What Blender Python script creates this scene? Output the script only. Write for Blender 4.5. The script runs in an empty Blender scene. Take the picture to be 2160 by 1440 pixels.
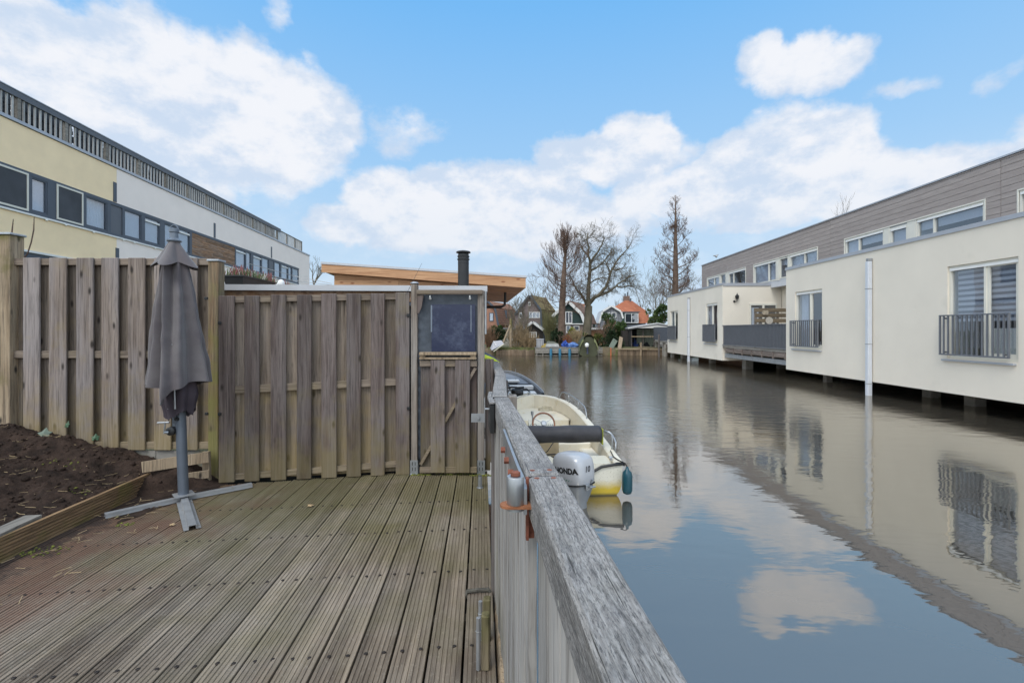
import bpy, math, random
from mathutils import Matrix, Vector, noise
R = random.Random(7)
sc = bpy.context.scene
COL = sc.collection
CAMZ, F, HZ = 1.35, 1000.0, 697.0
def P(px, py, Y):                       # a point seen at (px,py) of the 2160x1440 photo at distance Y
    return Vector(((px-1080)/F*Y, Y, CAMZ-(py-HZ)/F*Y))
def PG(px, py, z=0.0):                  # a point of height z seen at (px,py)
    Y = (CAMZ-z)*F/(py-HZ)
    return Vector(((px-1080)/F*Y, Y, z))
W = {}
def wm(o): return W.get(o.name, Matrix.Identity(4)) if o else Matrix.Identity(4)
def tag(o, label, cat, group=None):
    o['label'] = label; o['category'] = cat
    if group: o['group'] = group
    return o
def thing(name, label, cat, loc=(0,0,0), rz=0.0, group=None):
    o = bpy.data.objects.new(name, None); COL.objects.link(o)
    o.empty_display_size = .1
    o.location = loc; o.rotation_euler = (0,0,rz)
    W[o.name] = Matrix.Translation(Vector(loc)) @ Matrix.Rotation(rz,4,'Z')
    return tag(o, label, cat, group)
def dup(root, loc, rz, label, group=None):
    def cp(o, par):
        c = o.copy(); COL.objects.link(c)
        if par: c.parent = par
        for ch in list(o.children): cp(ch, c)
        return c
    r = cp(root, None); r.location = loc; r.rotation_euler = (0,0,rz)
    r['label'] = label
    if group: r['group'] = group
    return r

class MB:
    def __init__(s, M=None): s.v=[]; s.f=[]; s.r=[]; s.m=[]; s.M=M or Matrix.Identity(4); s.cr=0.5; s.cm=0
    def vert(s, p): s.v.append(s.M @ Vector(p)); return len(s.v)-1
    def face(s, idx): s.f.append(tuple(idx)); s.r.append(s.cr); s.m.append(s.cm)
    def rnd(s): s.cr = R.random(); return s
    def poly(s, pts): s.face([s.vert(p) for p in pts])
    def hexa(s, p):                     # 8 points: bottom loop 4, top loop 4
        i = [s.vert(q) for q in p]
        for a in ((3,2,1,0),(4,5,6,7),(0,1,5,4),(1,2,6,5),(2,3,7,6),(3,0,4,7)): s.face([i[k] for k in a])
    def box(s, x0,x1,y0,y1,z0,z1):
        s.hexa([(x0,y0,z0),(x1,y0,z0),(x1,y1,z0),(x0,y1,z0),(x0,y0,z1),(x1,y0,z1),(x1,y1,z1),(x0,y1,z1)])
    def bbox(s, x0,x1,y0,y1,z0,z1,b=.004):     # box with chamfered top/bottom and corners
        def ring(d,z): return [s.vert(q) for q in ((x0+d+b,y0+d,z),(x1-d-b,y0+d,z),(x1-d,y0+d+b,z),(x1-d,y1-d-b,z),(x1-d-b,y1-d,z),(x0+d+b,y1-d,z),(x0+d,y1-d-b,z),(x0+d,y0+d+b,z))]
        rs = [ring(b,z0),ring(0,z0+b),ring(0,z1-b),ring(b,z1)]
        s.face(rs[0][::-1]); s.face(rs[3])
        for a,c in zip(rs,rs[1:]):
            for k in range(8): s.face((a[k],a[(k+1)%8],c[(k+1)%8],c[k]))
    def beam(s, a, b, w, h, up=(0,0,1)):       # box from a to b, width w (sideways), height h (along up)
        a=Vector(a); b=Vector(b); d=(b-a).normalized(); up=Vector(up)
        sx=d.cross(up).normalized(); uz=sx.cross(d).normalized()
        q=[]
        for e in (a,b): q.append([e-sx*w/2-uz*h/2, e+sx*w/2-uz*h/2, e+sx*w/2+uz*h/2, e-sx*w/2+uz*h/2])
        s.hexa(q[0][::-1]+q[1][::-1])
    def tube(s, pts, rad, n=8, cap=True, closed=False):
        pts=[Vector(p) for p in pts]
        if not hasattr(rad,'__len__'): rad=[rad]*len(pts)
        rings=[]; prev=None
        for i,p in enumerate(pts):
            if closed: d=pts[(i+1)%len(pts)]-pts[i-1]
            else: d=pts[min(i+1,len(pts)-1)]-pts[max(i-1,0)]
            d.normalize()
            if prev is None:
                u=d.orthogonal().normalized()
            else:
                u=prev-d*prev.dot(d)
                u=u.normalized() if u.length>1e-6 else d.orthogonal().normalized()
            prev=u; w=d.cross(u)
            rings.append([s.vert(p+(u*math.cos(2*math.pi*k/n)+w*math.sin(2*math.pi*k/n))*rad[i]) for k in range(n)])
        L=len(rings)
        for i in range(L if closed else L-1):
            a=rings[i]; b=rings[(i+1)%L]
            for k in range(n): s.face((a[k],a[(k+1)%n],b[(k+1)%n],b[k]))
        if cap and not closed:
            s.face(rings[0][::-1]); s.face(rings[-1])
    def lathe(s, c, prof, n=20, axis='Z'):
        rings=[]
        for r,h in prof:
            ring=[]
            for k in range(n):
                a=2*math.pi*k/n
                v=(r*math.cos(a), r*math.sin(a), h)
                if axis=='X': v=(h, v[0], v[1])
                if axis=='Y': v=(v[0], h, v[1])
                ring.append(s.vert((c[0]+v[0],c[1]+v[1],c[2]+v[2])))
            rings.append(ring)
        for a,b in zip(rings,rings[1:]):
            for k in range(n): s.face((a[k],a[(k+1)%n],b[(k+1)%n],b[k]))
        s.face(rings[0][::-1]); s.face(rings[-1])
    def loft(s, rings, cap=True, closed=True):
        ids=[[s.vert(p) for p in r] for r in rings]; n=len(ids[0])
        for a,b in zip(ids,ids[1:]):
            for k in range(n if closed else n-1): s.face((a[k],a[(k+1)%n],b[(k+1)%n],b[k]))
        if cap: s.face(ids[0][::-1]); s.face(ids[-1])
    def prism(s, pts, d):               # extrude a polygon by vector d
        d=Vector(d); a=[s.vert(p) for p in pts]; b=[s.vert(Vector(p)+d) for p in pts]; n=len(a)
        s.face(a[::-1]); s.face(b)
        for k in range(n): s.face((a[k],a[(k+1)%n],b[(k+1)%n],b[k]))
    def wall(s, fr, us, zs, holes, t):  # fr(u,n,z)->point ; sheet of thickness t with rectangular holes
        us=sorted(set([round(u,4) for u in us+[h[0] for h in holes]+[h[1] for h in holes]])); zs=sorted(set([round(z,4) for z in zs+[h[2] for h in holes]+[h[3] for h in holes]]))
        def full(i,j):
            if i<0 or j<0 or i>=len(us)-1 or j>=len(zs)-1: return False
            u=(us[i]+us[i+1])/2; z=(zs[j]+zs[j+1])/2
            return not any(h[0]<u<h[1] and h[2]<z<h[3] for h in holes)
        for i in range(len(us)-1):
            for j in range(len(zs)-1):
                if not full(i,j): continue
                a,b,c,d=us[i],us[i+1],zs[j],zs[j+1]
                s.poly([fr(a,0,c),fr(b,0,c),fr(b,0,d),fr(a,0,d)]); s.poly([fr(a,t,d),fr(b,t,d),fr(b,t,c),fr(a,t,c)])
                if not full(i-1,j): s.poly([fr(a,0,c),fr(a,0,d),fr(a,t,d),fr(a,t,c)])
                if not full(i+1,j): s.poly([fr(b,0,d),fr(b,0,c),fr(b,t,c),fr(b,t,d)])
                if not full(i,j-1): s.poly([fr(a,0,c),fr(a,t,c),fr(b,t,c),fr(b,0,c)])
                if not full(i,j+1): s.poly([fr(a,0,d),fr(b,0,d),fr(b,t,d),fr(a,t,d)])
    def build(s, name, mats, parent=None, smooth=False, kind=None, loc=None):
        if not isinstance(mats,(list,tuple)): mats=[mats]
        me=bpy.data.meshes.new(name)
        o=bpy.data.objects.new(name, me); COL.objects.link(o)
        if parent is not None:
            o.parent=parent; Mw=wm(parent)
        else:
            if loc is None:
                xs=[v.x for v in s.v]; ys=[v.y for v in s.v]; zs=[v.z for v in s.v]
                loc=((min(xs)+max(xs))/2,(min(ys)+max(ys))/2,min(zs))
            o.location=loc; Mw=Matrix.Translation(Vector(loc))
        W[o.name]=Mw; Mi=Mw.inverted()
        me.from_pydata([Mi@v for v in s.v],[],s.f)
        for m in mats: me.materials.append(m)
        me.polygons.foreach_set('material_index', s.m)
        at=me.attributes.new('rnd','FLOAT','FACE'); at.data.foreach_set('value', s.r)
        me.polygons.foreach_set('use_smooth',[smooth]*len(s.f))
        me.update(); me.validate()
        if kind: o['kind']=kind
        return o
def recalc(o, ang=None):
    import bmesh
    bm=bmesh.new(); bm.from_mesh(o.data); bmesh.ops.recalc_face_normals(bm, faces=bm.faces)
    if ang:
        for e in bm.edges: e.smooth = (len(e.link_faces)==2 and e.calc_face_angle(0)<math.radians(ang))
        for f in bm.faces: f.smooth=True
    bm.to_mesh(o.data); bm.free(); return o

# ------------------------------------------------------------------ materials
class NT:
    def __init__(s, nt): s.nt=nt
    def n(s, t, **k):
        nd=s.nt.nodes.new(t); ins=k.pop('i',{})
        for a,b in k.items(): setattr(nd,a,b)
        for a,b in ins.items(): s.set(nd.inputs[a], b)
        return nd
    def set(s, sock, val):
        if isinstance(val, bpy.types.NodeSocket): s.nt.links.new(val, sock)
        else:
            if sock.type=='RGBA' and len(val)==3: val=(*val,1)
            sock.default_value=val
    def math(s, op, a, b=None, c=None, clamp=False):
        nd=s.nt.nodes.new('ShaderNodeMath'); nd.operation=op; nd.use_clamp=clamp
        s.set(nd.inputs[0],a)
        if b is not None: s.set(nd.inputs[1],b)
        if c is not None: s.set(nd.inputs[2],c)
        return nd.outputs[0]
    def vmath(s, op, a, b=None, scale=None):
        nd=s.nt.nodes.new('ShaderNodeVectorMath'); nd.operation=op
        s.set(nd.inputs[0],a)
        if b is not None: s.set(nd.inputs[1],b)
        if scale is not None: s.set(nd.inputs['Scale'],scale)
        return nd.outputs[0]
    def mix(s, f, a, b, mode='MIX'):
        nd=s.nt.nodes.new('ShaderNodeMix'); nd.data_type='RGBA'; nd.blend_type=mode
        s.set(nd.inputs[0],f); s.set(nd.inputs[6],a); s.set(nd.inputs[7],b)
        return nd.outputs[2]
    def noise(s, vec, scale, detail=4, rough=.55, dist=0):
        nd=s.nt.nodes.new('ShaderNodeTexNoise'); s.set(nd.inputs['Vector'],vec)
        nd.inputs['Scale'].default_value=scale; nd.inputs['Detail'].default_value=detail
        nd.inputs['Roughness'].default_value=rough; nd.inputs['Distortion'].default_value=dist
        return nd.outputs[0]
    def mr(s, v, a, b, c=0, d=1, smooth=False):
        nd=s.nt.nodes.new('ShaderNodeMapRange'); nd.clamp=True
        if smooth: nd.interpolation_type='SMOOTHSTEP'
        s.set(nd.inputs[0],v)
        for i,x in enumerate((a,b,c,d)): nd.inputs[i+1].default_value=x
        return nd.outputs[0]
    def scale(s, vec, sv):
        nd=s.nt.nodes.new('ShaderNodeMapping'); s.set(nd.inputs[0],vec); nd.inputs['Scale'].default_value=sv
        return nd.outputs[0]
def newmat(name):
    m=bpy.data.materials.new(name); m.use_nodes=True; m.node_tree.nodes.clear()
    t=NT(m.node_tree); out=t.n('ShaderNodeOutputMaterial'); bs=t.n('ShaderNodeBsdfPrincipled')
    m.node_tree.links.new(bs.outputs[0], out.inputs[0])
    return m,t,bs,out
def coords(t, offs=True):
    tc=t.n('ShaderNodeTexCoord').outputs['Object']
    if not offs: return tc, None
    at=t.n('ShaderNodeAttribute', attribute_name='rnd').outputs['Fac']
    return t.vmath('ADD', tc, t.vmath('SCALE', (17.3,9.1,23.7), scale=at)), at
def plain(name, col, rough=.7, metal=0, var=.12, nscale=6, bump=0, bscale=60, col2=None, stain=None, spec=.5):
    m,t,bs,_=newmat(name); v,at=coords(t)
    n=t.noise(v,nscale,5)
    f=t.mr(n,.3,.7)
    c=t.mix(f, [x*(1-var) for x in col], [min(1,x*(1+var)) for x in (col2 or col)])
    c=t.mix(1.0, c, t.n('ShaderNodeCombineColor', i={0:t.mr(at,0,1,1-var,1+var),1:t.mr(at,0,1,1-var,1+var),2:t.mr(at,0,1,1-var,1+var)}).outputs[0],'MULTIPLY')
    if stain:
        sn=t.noise(v, stain[1], 6,.65)
        c=t.mix(t.mr(sn, stain[2], stain[2]+.12), c, stain[0])
    t.set(bs.inputs['Base Color'],c); bs.inputs['Roughness'].default_value=rough; bs.inputs['Metallic'].default_value=metal
    bs.inputs['Specular IOR Level'].default_value=spec
    if bump:
        b=t.n('ShaderNodeBump', i={'Strength':bump,'Distance':.01,'Height':t.noise(v,bscale,4)})
        t.set(bs.inputs['Normal'],b.outputs[0])
    return m
def wood(name, c1, c2, axis=2, tone=.25, green=None, greenz=(0,.4), greenamt=.7, knots=True, rough=.85, fine=90, dark=(.035,.028,.024), grey=None, blotch=0.0, bump=.35, warm=None, greenk=.25):
    m,t,bs,_=newmat(name); v,at=coords(t)
    tc=t.n('ShaderNodeTexCoord').outputs['Object']
    s1=[fine]*3; s1[axis]=2.2; s2=[16,16,16]; s2[axis]=1.1; s3=[5,5,5]; s3[axis]=.9
    wv=t.vmath('ADD', v, t.vmath('SCALE', t.n('ShaderNodeTexNoise', i={'Vector':t.scale(v,(3,3,3)),'Scale':1.0,'Detail':2.0}).outputs[1], scale=.025))
    g1=t.noise(t.scale(wv,s1),1,4,.65); g2=t.noise(t.scale(wv,s2),1,5,.6,.6); g3=t.noise(t.scale(v,s3),1,3)
    c=t.mix(t.mr(g2,.3,.7), c1, c2)
    if grey: c=t.mix(t.mr(g3,.42,.62,0,.8), c, grey)
    if warm: c=t.mix(t.mr(t.noise(t.scale(v,s3),1.7,3),.5,.7,0,.7), c, warm)
    c=t.mix(t.mr(g1,.52,.3,0,.7), c, dark)
    c=t.mix(t.mr(g1,.56,.75,0,.35), c, [min(1,x*1.5) for x in c2])
    if blotch:
        sb=[210]*3; sb[axis]=26; bn=t.noise(t.scale(v,sb),1,5,.7); c=t.mix(t.mr(bn,.42,.62,0,.75), c, (.40,.39,.375))
        sb=[420]*3; sb[axis]=70; bn3=t.noise(t.scale(v,sb),1,4,.75); c=t.mix(t.mr(bn3,.5,.62,0,.8), c, (.055,.055,.058))
        sb=[380]*3; sb[axis]=5; ck_=t.noise(t.scale(v,sb),1,2,.5); c=t.mix(t.mr(ck_,.64,.70,0,.9), c, (.02,.02,.02))
        bn2=t.noise(v,11,6,.7); c=t.mix(t.mr(bn2,.48,.66,0,blotch), c, (.10,.10,.102))
        vl=t.n('ShaderNodeTexVoronoi',i={'Vector':t.scale(wv,(13,6,13)),'Scale':1.0}); c=t.mix(t.mr(t.math('ADD',vl.outputs['Distance'],t.math('MULTIPLY',bn2,.12)),.13,.10,0,.85),c,(.46,.46,.40))
    if knots:
        ks=[8,8,8]; ks[axis]=3.2
        vo=t.n('ShaderNodeTexVoronoi', i={'Vector':t.scale(wv,ks),'Scale':1.0,'Randomness':1.0})
        c=t.mix(t.mr(vo.outputs['Distance'],.06,.15,.95,0), c, dark)
        g2=t.math('ADD', g2, t.mr(vo.outputs['Distance'],.05,.3,.25,0))
    if green:
        z=t.n('ShaderNodeSeparateXYZ', i={0:tc}).outputs[2]
        gm=t.mr(z,greenz[0],greenz[1],1,0)
        gn=t.math('ADD', t.noise(tc,3.5,5,.6), t.math('MULTIPLY',gm,greenk))
        c=t.mix(t.math('MULTIPLY', t.mr(gn,.56,.85 if greenk>.3 else .76), greenamt), c, green)
    k=t.mr(at,0,1,1-tone,1+tone)
    c=t.mix(1.0,c,t.n('ShaderNodeCombineColor',i={0:k,1:k,2:k}).outputs[0],'MULTIPLY')
    t.set(bs.inputs['Base Color'],c); bs.inputs['Roughness'].default_value=rough; bs.inputs['Specular IOR Level'].default_value=.3
    b=t.n('ShaderNodeBump', i={'Strength':bump,'Distance':.004,'Height':g1}); t.set(bs.inputs['Normal'],b.outputs[0])
    return m
def glassy(name, tint=(.7,.75,.8), refl=.12, rough=.02):
    m,t,bs,out=newmat(name); m.node_tree.nodes.remove(bs)
    fr=t.n('ShaderNodeFresnel', i={'IOR':1.5}).outputs[0]
    bf=t.n('ShaderNodeNewGeometry').outputs['Backfacing']
    fac=t.math('MULTIPLY',t.math('ADD', fr, refl, clamp=True),t.math('SUBTRACT',1.0,bf))
    tr=t.n('ShaderNodeBsdfTransparent', i={'Color':tint}); gl=t.n('ShaderNodeBsdfGlossy', i={'Roughness':rough,'Color':(.95,.97,1)})
    nz=t.n('ShaderNodeBump', i={'Strength':.06,'Distance':.01,'Height':t.noise(t.n('ShaderNodeTexCoord').outputs['Object'],2.5,2)})
    t.set(gl.inputs['Normal'],nz.outputs[0])
    mx=t.n('ShaderNodeMixShader', i={0:fac}); t.set(mx.inputs[1],tr.outputs[0]); t.set(mx.inputs[2],gl.outputs[0])
    t.set(out.inputs[0],mx.outputs[0]); return m

M={}
GRN=(.14,.135,.035)
M['fence']=wood('weathered fence wood',(.15,.114,.092),(.31,.255,.22),2,.2,green=(.27,.205,.085),greenz=(-.15,.75),greenamt=.6,grey=(.285,.255,.25),greenk=.5)
M['fence_back']=wood('browner back board wood',(.125,.095,.072),(.265,.215,.17),2,.22,green=(.28,.21,.09),greenz=(-.15,1.0),greenamt=.6,grey=(.25,.21,.18),greenk=.4)
M['fence_dark']=wood('dark weathered fence wood',(.066,.047,.042),(.20,.162,.148),2,.3,green=(.21,.17,.075),greenz=(-.1,.7),greenamt=.55,grey=(.19,.165,.158),warm=(.10,.066,.055),greenk=.45)
M['fence_rail']=wood('weathered rail wood',(.15,.115,.09),(.29,.235,.185),0,.15,green=(.24,.19,.09),greenz=(.2,1.2),greenamt=.4)
M['post_old']=wood('old pale post wood',(.26,.19,.12),(.42,.33,.23),2,.1,green=(.13,.12,.03),greenz=(2.2,1.6),greenamt=.8)
M['cleat']=wood('mossy block wood',(.10,.08,.05),(.24,.2,.13),2,.2,green=(.12,.12,.03),greenz=(.25,-.05),greenamt=.6)
M['post_green']=wood('algae covered post wood',(.17,.125,.08),(.27,.22,.14),2,.1,green=(.21,.2,.06),greenz=(-1,3.5),greenamt=.7,warm=(.24,.12,.06))
M['post_grey']=wood('grey post wood',(.14,.11,.09),(.29,.25,.21),2,.12,grey=(.3,.28,.26))
M['deck']=None
M['rail_top']=wood('weathered rail top',(.165,.155,.147),(.35,.33,.31),1,.08,knots=False,fine=230,blotch=.62,bump=.8,green=(.2,.19,.1),greenamt=.12,dark=(.045,.045,.05))
M['rail_side']=wood('pale rail board',(.25,.235,.215),(.43,.405,.375),2,.16,knots=False,fine=60,grey=(.35,.34,.325),green=(.2,.18,.08),greenamt=.25)
M['rail_dark']=wood('dark rail board',(.09,.08,.075),(.17,.15,.14),2,.1,knots=False,fine=120)
M['larch']=wood('fresh larch cladding',(.44,.235,.12),(.6,.36,.2),0,.12,dark=(.25,.1,.05),rough=.7,bump=.15)
M['cedar']=wood('brown cladding',(.2,.11,.06),(.33,.2,.12),1,.3,dark=(.1,.05,.03),rough=.8,knots=False,fine=20,grey=(.25,.19,.15))
M['old_grey']=wood('silvered timber',(.16,.15,.13),(.32,.3,.27),1,.2,knots=False)
M['edge_board']=wood('ribbed edging wood',(.22,.135,.07),(.35,.23,.125),1,.1,knots=False,green=(.15,.16,.03),greenz=(-.2,.2),greenamt=.5)
M['galv']=plain('galvanised steel',(.42,.44,.46),.42,.85,.1,20)
M['galv_dull']=plain('dull galvanised steel',(.36,.37,.38),.55,.6,.15,12,stain=((.28,.2,.1),14,.62))
M['rust']=plain('rusty steel',(.22,.075,.045),.8,.1,.25,40,.4,120)
M['rust_orange']=plain('orange rust',(.30,.12,.055),.85,.1,.25,30,.4,120)
M['black']=plain('black plastic',(.018,.019,.02),.45,0,.2,10)
M['screw']=plain('dark screw head',(.05,.04,.035),.5,.6,.3,40)
M['umb_pole']=plain('blue grey painted steel',(.14,.165,.2),.4,.4,.08,10)
M['cream']=plain('cream render',(.75,.695,.60),.9,0,.045,.7,.3,180,spec=.2,stain=((.69,.64,.55),.9,.6))
M['yellow']=plain('yellow render',(.96,.755,.49),.9,0,.05,1.5,.3,120,spec=.2)
M['white_render']=plain('off white render',(.92,.82,.75),.9,0,.03,1.2,.25,120,spec=.2)
M['anth']=plain('anthracite frame',(.07,.085,.11),.5,0,.06,4)
M['anth_panel']=plain('slate grey panel',(.11,.12,.14),.55,0,.05,4)
M['frame_cream']=plain('cream window frame',(.7,.68,.6),.5,0,.03,3)
M['frame_white']=plain('white paint',(.78,.78,.76),.5,0,.04,6)
M['alu']=plain('grey aluminium trim',(.42,.44,.48),.4,.35,.05,3)
M['zinc']=plain('zinc roof edge',(.5,.51,.53),.4,.3,.06,5)
M['railing']=plain('grey metal railing',(.16,.17,.19),.5,.3,.08,5)
M['pipe']=plain('pale grey drainpipe',(.6,.63,.68),.4,.1,.04,5)
M['concrete']=plain('concrete',(.28,.26,.23),.9,0,.15,6,.3,60,stain=((.12,.12,.06),3,.55))
M['dark_wall']=plain('dark interior',(.02,.02,.02),.9,0,.1)
M['interior']=plain('dim room',(.06,.055,.05),.9,0,.2,1)
M['curtain']=plain('white net curtain',(.62,.64,.66),.9,0,.06,9)
M['blind']=plain('grey sun screen',(.2,.2,.22),.9,0,.05,3)
M['screen_dark']=plain('dark insect screen',(.06,.065,.075),.8,0,.2,1.5)
M['blind_light']=plain('pale roller blind',(.55,.56,.58),.9,0,.04,3)
M['glass']=glassy('window glass',(.85,.88,.92),.14)
M['roofing']=plain('grey roofing felt',(.2,.2,.21),.95,0,.1,3)
M['terrace_dark']=plain('dark terrace screen',(.028,.03,.034),.6,0,.3,2)
M['baluster']=plain('pale timber baluster',(.4,.4,.39),.8,0,.12,5)
M['tarp']=None

# deck material: worn ribbed timber, green in patches and brown with earth on its far left side
def deck_mat():
    m,t,bs,_=newmat('ribbed deck timber'); v,at=coords(t)
    tc=t.n('ShaderNodeTexCoord').outputs['Object']
    g1=t.noise(t.scale(v,(190,3,190)),1,4,.7); g2=t.noise(t.scale(v,(18,1.2,18)),1,5,.65,.4); g3=t.noise(tc,1.1,4,.6); g4=t.noise(tc,38,5,.75)
    c=t.mix(t.mr(g2,.32,.68),(.09,.068,.05),(.305,.245,.182))
    c=t.mix(t.mr(g3,.4,.65,0,.5),c,(.34,.30,.25))
    c=t.mix(t.mr(g1,.5,.3,0,.7),c,(.045,.035,.028))
    c=t.mix(t.mr(g4,.56,.72,0,.4),c,(.45,.41,.34))
    sx=t.n('ShaderNodeSeparateXYZ',i={0:tc})
    far=t.mr(sx.outputs[1],1.9,4.3,0,.34)
    gn=t.math('ADD',t.noise(tc,1.7,5,.62),far)
    c=t.mix(t.mr(gn,.50,.82,0,.66),c,(.125,.11,.04))
    left=t.mr(sx.outputs[0],-1.35,-2.75,0,.42)
    dn=t.math('ADD',t.noise(tc,1.9,6,.65),left)
    c=t.mix(t.mr(dn,.63,.86,0,.8),c,(.155,.083,.055))
    dn2=t.math('ADD',t.noise(tc,5.5,6,.7),t.mr(sx.outputs[0],-2.2,-2.8,0,.45))
    c=t.mix(t.mr(dn2,.74,.9,0,.95),c,(.05,.034,.027))
    k=t.mr(at,0,1,.84,1.12); c=t.mix(1.0,c,t.n('ShaderNodeCombineColor',i={0:k,1:k,2:k}).outputs[0],'MULTIPLY')
    t.set(bs.inputs['Base Color'],c); bs.inputs['Roughness'].default_value=.8; bs.inputs['Specular IOR Level'].default_value=.35
    b=t.n('ShaderNodeBump',i={'Strength':.5,'Distance':.003,'Height':g1}); t.set(bs.inputs['Normal'],b.outputs[0])
    return m
M['deck']=deck_mat()
def soil_mat():
    m,t,bs,_=newmat('dark garden earth'); tc=t.n('ShaderNodeTexCoord').outputs['Object']
    n1=t.noise(tc,7,8,.7); n2=t.noise(tc,45,6,.75); n3=t.noise(tc,130,3,.7)
    c=t.mix(t.mr(n1,.35,.65),(.018,.012,.0095),(.062,.04,.03))
    c=t.mix(t.mr(n2,.58,.75,0,.6),c,(.11,.078,.055))
    c=t.mix(t.mr(n3,.7,.76,0,.8),c,(.3,.25,.18))
    t.set(bs.inputs['Base Color'],c); bs.inputs['Roughness'].default_value=.95; bs.inputs['Specular IOR Level'].default_value=.2
    h=t.math('ADD',t.math('MULTIPLY',n1,.5),t.math('MULTIPLY',n2,.5))
    b=t.n('ShaderNodeBump',i={'Strength':1.0,'Distance':.03,'Height':h}); t.set(bs.inputs['Normal'],b.outputs[0])
    return m
M['soil']=soil_mat()
M['bank']=plain('muddy bank earth',(.13,.1,.06),.95,0,.3,3,.6,20,stain=((.09,.12,.03),1.2,.5))
M['grass_land']=plain('rough garden ground',(.1,.105,.05),.95,0,.35,1.5,.6,20)
M['foliage']=plain('evergreen leaves',(.05,.085,.022),.7,0,.45,1.4,spec=.25)
M['foliage_dark']=plain('dark evergreen leaves',(.022,.04,.016),.7,0,.4,1.4,spec=.25)
M['foliage_yellow']=plain('yellow green leaves',(.26,.28,.04),.7,0,.3,1.4,spec=.25)
M['bark']=plain('brown bark',(.15,.105,.08),.95,0,.25,4,.4,30,spec=.2)
M['bark_grey']=plain('grey green bark',(.16,.14,.10),.95,0,.25,3,.4,30,spec=.2)
M['twig']=plain('bare twigs',(.13,.085,.065),.95,0,.2,2,spec=.2)
M['twig_grey']=plain('greyish twigs',(.14,.12,.09),.95,0,.2,2,spec=.2)
M['reed']=plain('dry reed stems',(.26,.19,.11),.95,0,.3,3,spec=.2)

# ------------------------------------------------------------------ camera, sky, light
cam=bpy.data.cameras.new('camera'); co=bpy.data.objects.new('camera',cam); COL.objects.link(co)
co.location=(0,0,CAMZ); co.rotation_euler=(math.radians(90),0,0)
cam.sensor_width=36; cam.lens=36*F/2160; cam.shift_y=-(720-HZ)/2160; cam.clip_start=.05; cam.clip_end=3000
sc.camera=co
SUN_EL, SUN_AZ = math.radians(52), math.radians(205)   # compass bearing of the sun, clockwise from +Y
w=bpy.data.worlds.new('World'); sc.world=w; w.use_nodes=True; w.node_tree.nodes.clear(); t=NT(w.node_tree)
sky=t.n('ShaderNodeTexSky'); sky.sky_type='NISHITA'; sky.sun_disc=False; sky.sun_elevation=SUN_EL; sky.sun_rotation=SUN_AZ
sky.air_density=1.0; sky.dust_density=1.2; sky.ozone_density=1.0
d=t.n('ShaderNodeTexCoord').outputs['Generated']
sp=t.n('ShaderNodeSeparateXYZ',i={0:d}); dx,dy,dz=sp.outputs
az=t.math('ARCTAN2',dx,dy); el=t.math('ARCSINE',dz)
warp=t.n('ShaderNodeTexNoise',i={'Vector':d,'Scale':7.0,'Detail':5.0,'Roughness':.6})
ws=t.n('ShaderNodeSeparateXYZ',i={0:warp.outputs[1]})
azw=t.math('ADD',az,t.math('MULTIPLY',t.math('SUBTRACT',ws.outputs[0],.5),.10)); elw=t.math('ADD',el,t.math('MULTIPLY',t.math('SUBTRACT',ws.outputs[1],.5),.09))
BL=[(20,150,190,125,1),(150,190,140,110,1),(280,150,110,95,1),(400,190,90,95,1),(510,210,110,90,1),(620,250,90,80,.95),(700,265,60,55,.8),(600,320,120,60,.75),(330,290,260,120,.75),(120,320,240,110,.6),
(470,350,280,60,.35),(845,275,70,45,.42),(730,470,75,38,.85),(820,440,90,60,1),(930,430,90,55,1),(1040,440,110,75,1),(1140,450,110,75,1),(1010,475,270,50,.9),(1250,470,130,50,.8),
(1190,335,60,42,.8),(1270,340,95,45,.9),(1340,315,70,52,1),(1410,335,60,35,.5),(1380,415,80,40,.9),(1480,400,90,45,1),(1560,370,80,62,1),(1660,340,110,85,1),(1760,325,85,70,1),(1820,300,30,38,.9),(1850,370,110,50,.85),(1970,370,120,58,.85),(2090,370,130,62,.8),(1700,420,320,55,.75),
(1605,125,46,34,.85),(1655,150,80,38,.85),(1715,138,72,44,.85),(1785,130,58,36,.85),(1755,158,90,24,.62),(1915,170,72,18,.5),(2115,150,42,22,.45),(590,22,30,32,.42),(505,55,12,18,.3),(2300,300,160,80,.9),(-160,150,190,140,1)]
field=None
azel=t.n('ShaderNodeCombineXYZ',i={0:azw,1:elw,2:0.0}).outputs[0]
for bx,by,rx,ry,a in BL:
    A=math.atan((bx-1080)/F); hyp=math.hypot(F,bx-1080); E=math.atan((HZ-by)/hyp)
    ra=rx*F/(hyp*hyp)*1.15; re=ry/hyp*1.15
    nd=t.n('ShaderNodeVectorMath',operation='MULTIPLY_ADD'); t.set(nd.inputs[0],azel); nd.inputs[1].default_value=(1/ra,1/re,0); nd.inputs[2].default_value=(-A/ra,-E/re,0)
    dd_=t.n('ShaderNodeVectorMath',operation='DOT_PRODUCT'); t.set(dd_.inputs[0],nd.outputs[0]); t.set(dd_.inputs[1],nd.outputs[0])
    g=t.math('MULTIPLY_ADD',dd_.outputs['Value'],-.5*a,a)      # falls to nothing at the blob's rim
    field=g if field is None else t.math('MAXIMUM',field,g)
field=t.math('MAXIMUM',field,0.0)
puff=t.noise(t.scale(d,(1,1,1.5)),13,10,.63)
puff2=t.noise(t.scale(t.vmath('ADD',d,(0,0,.022)),(1,1,1.5)),13,7,.6)
relief=t.math('SUBTRACT',puff,puff2)
fld=t.math('ADD',field,t.math('MULTIPLY',t.math('SUBTRACT',puff,.5),.95))
cl=t.mr(fld,.17,.58,0,1,True)
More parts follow.
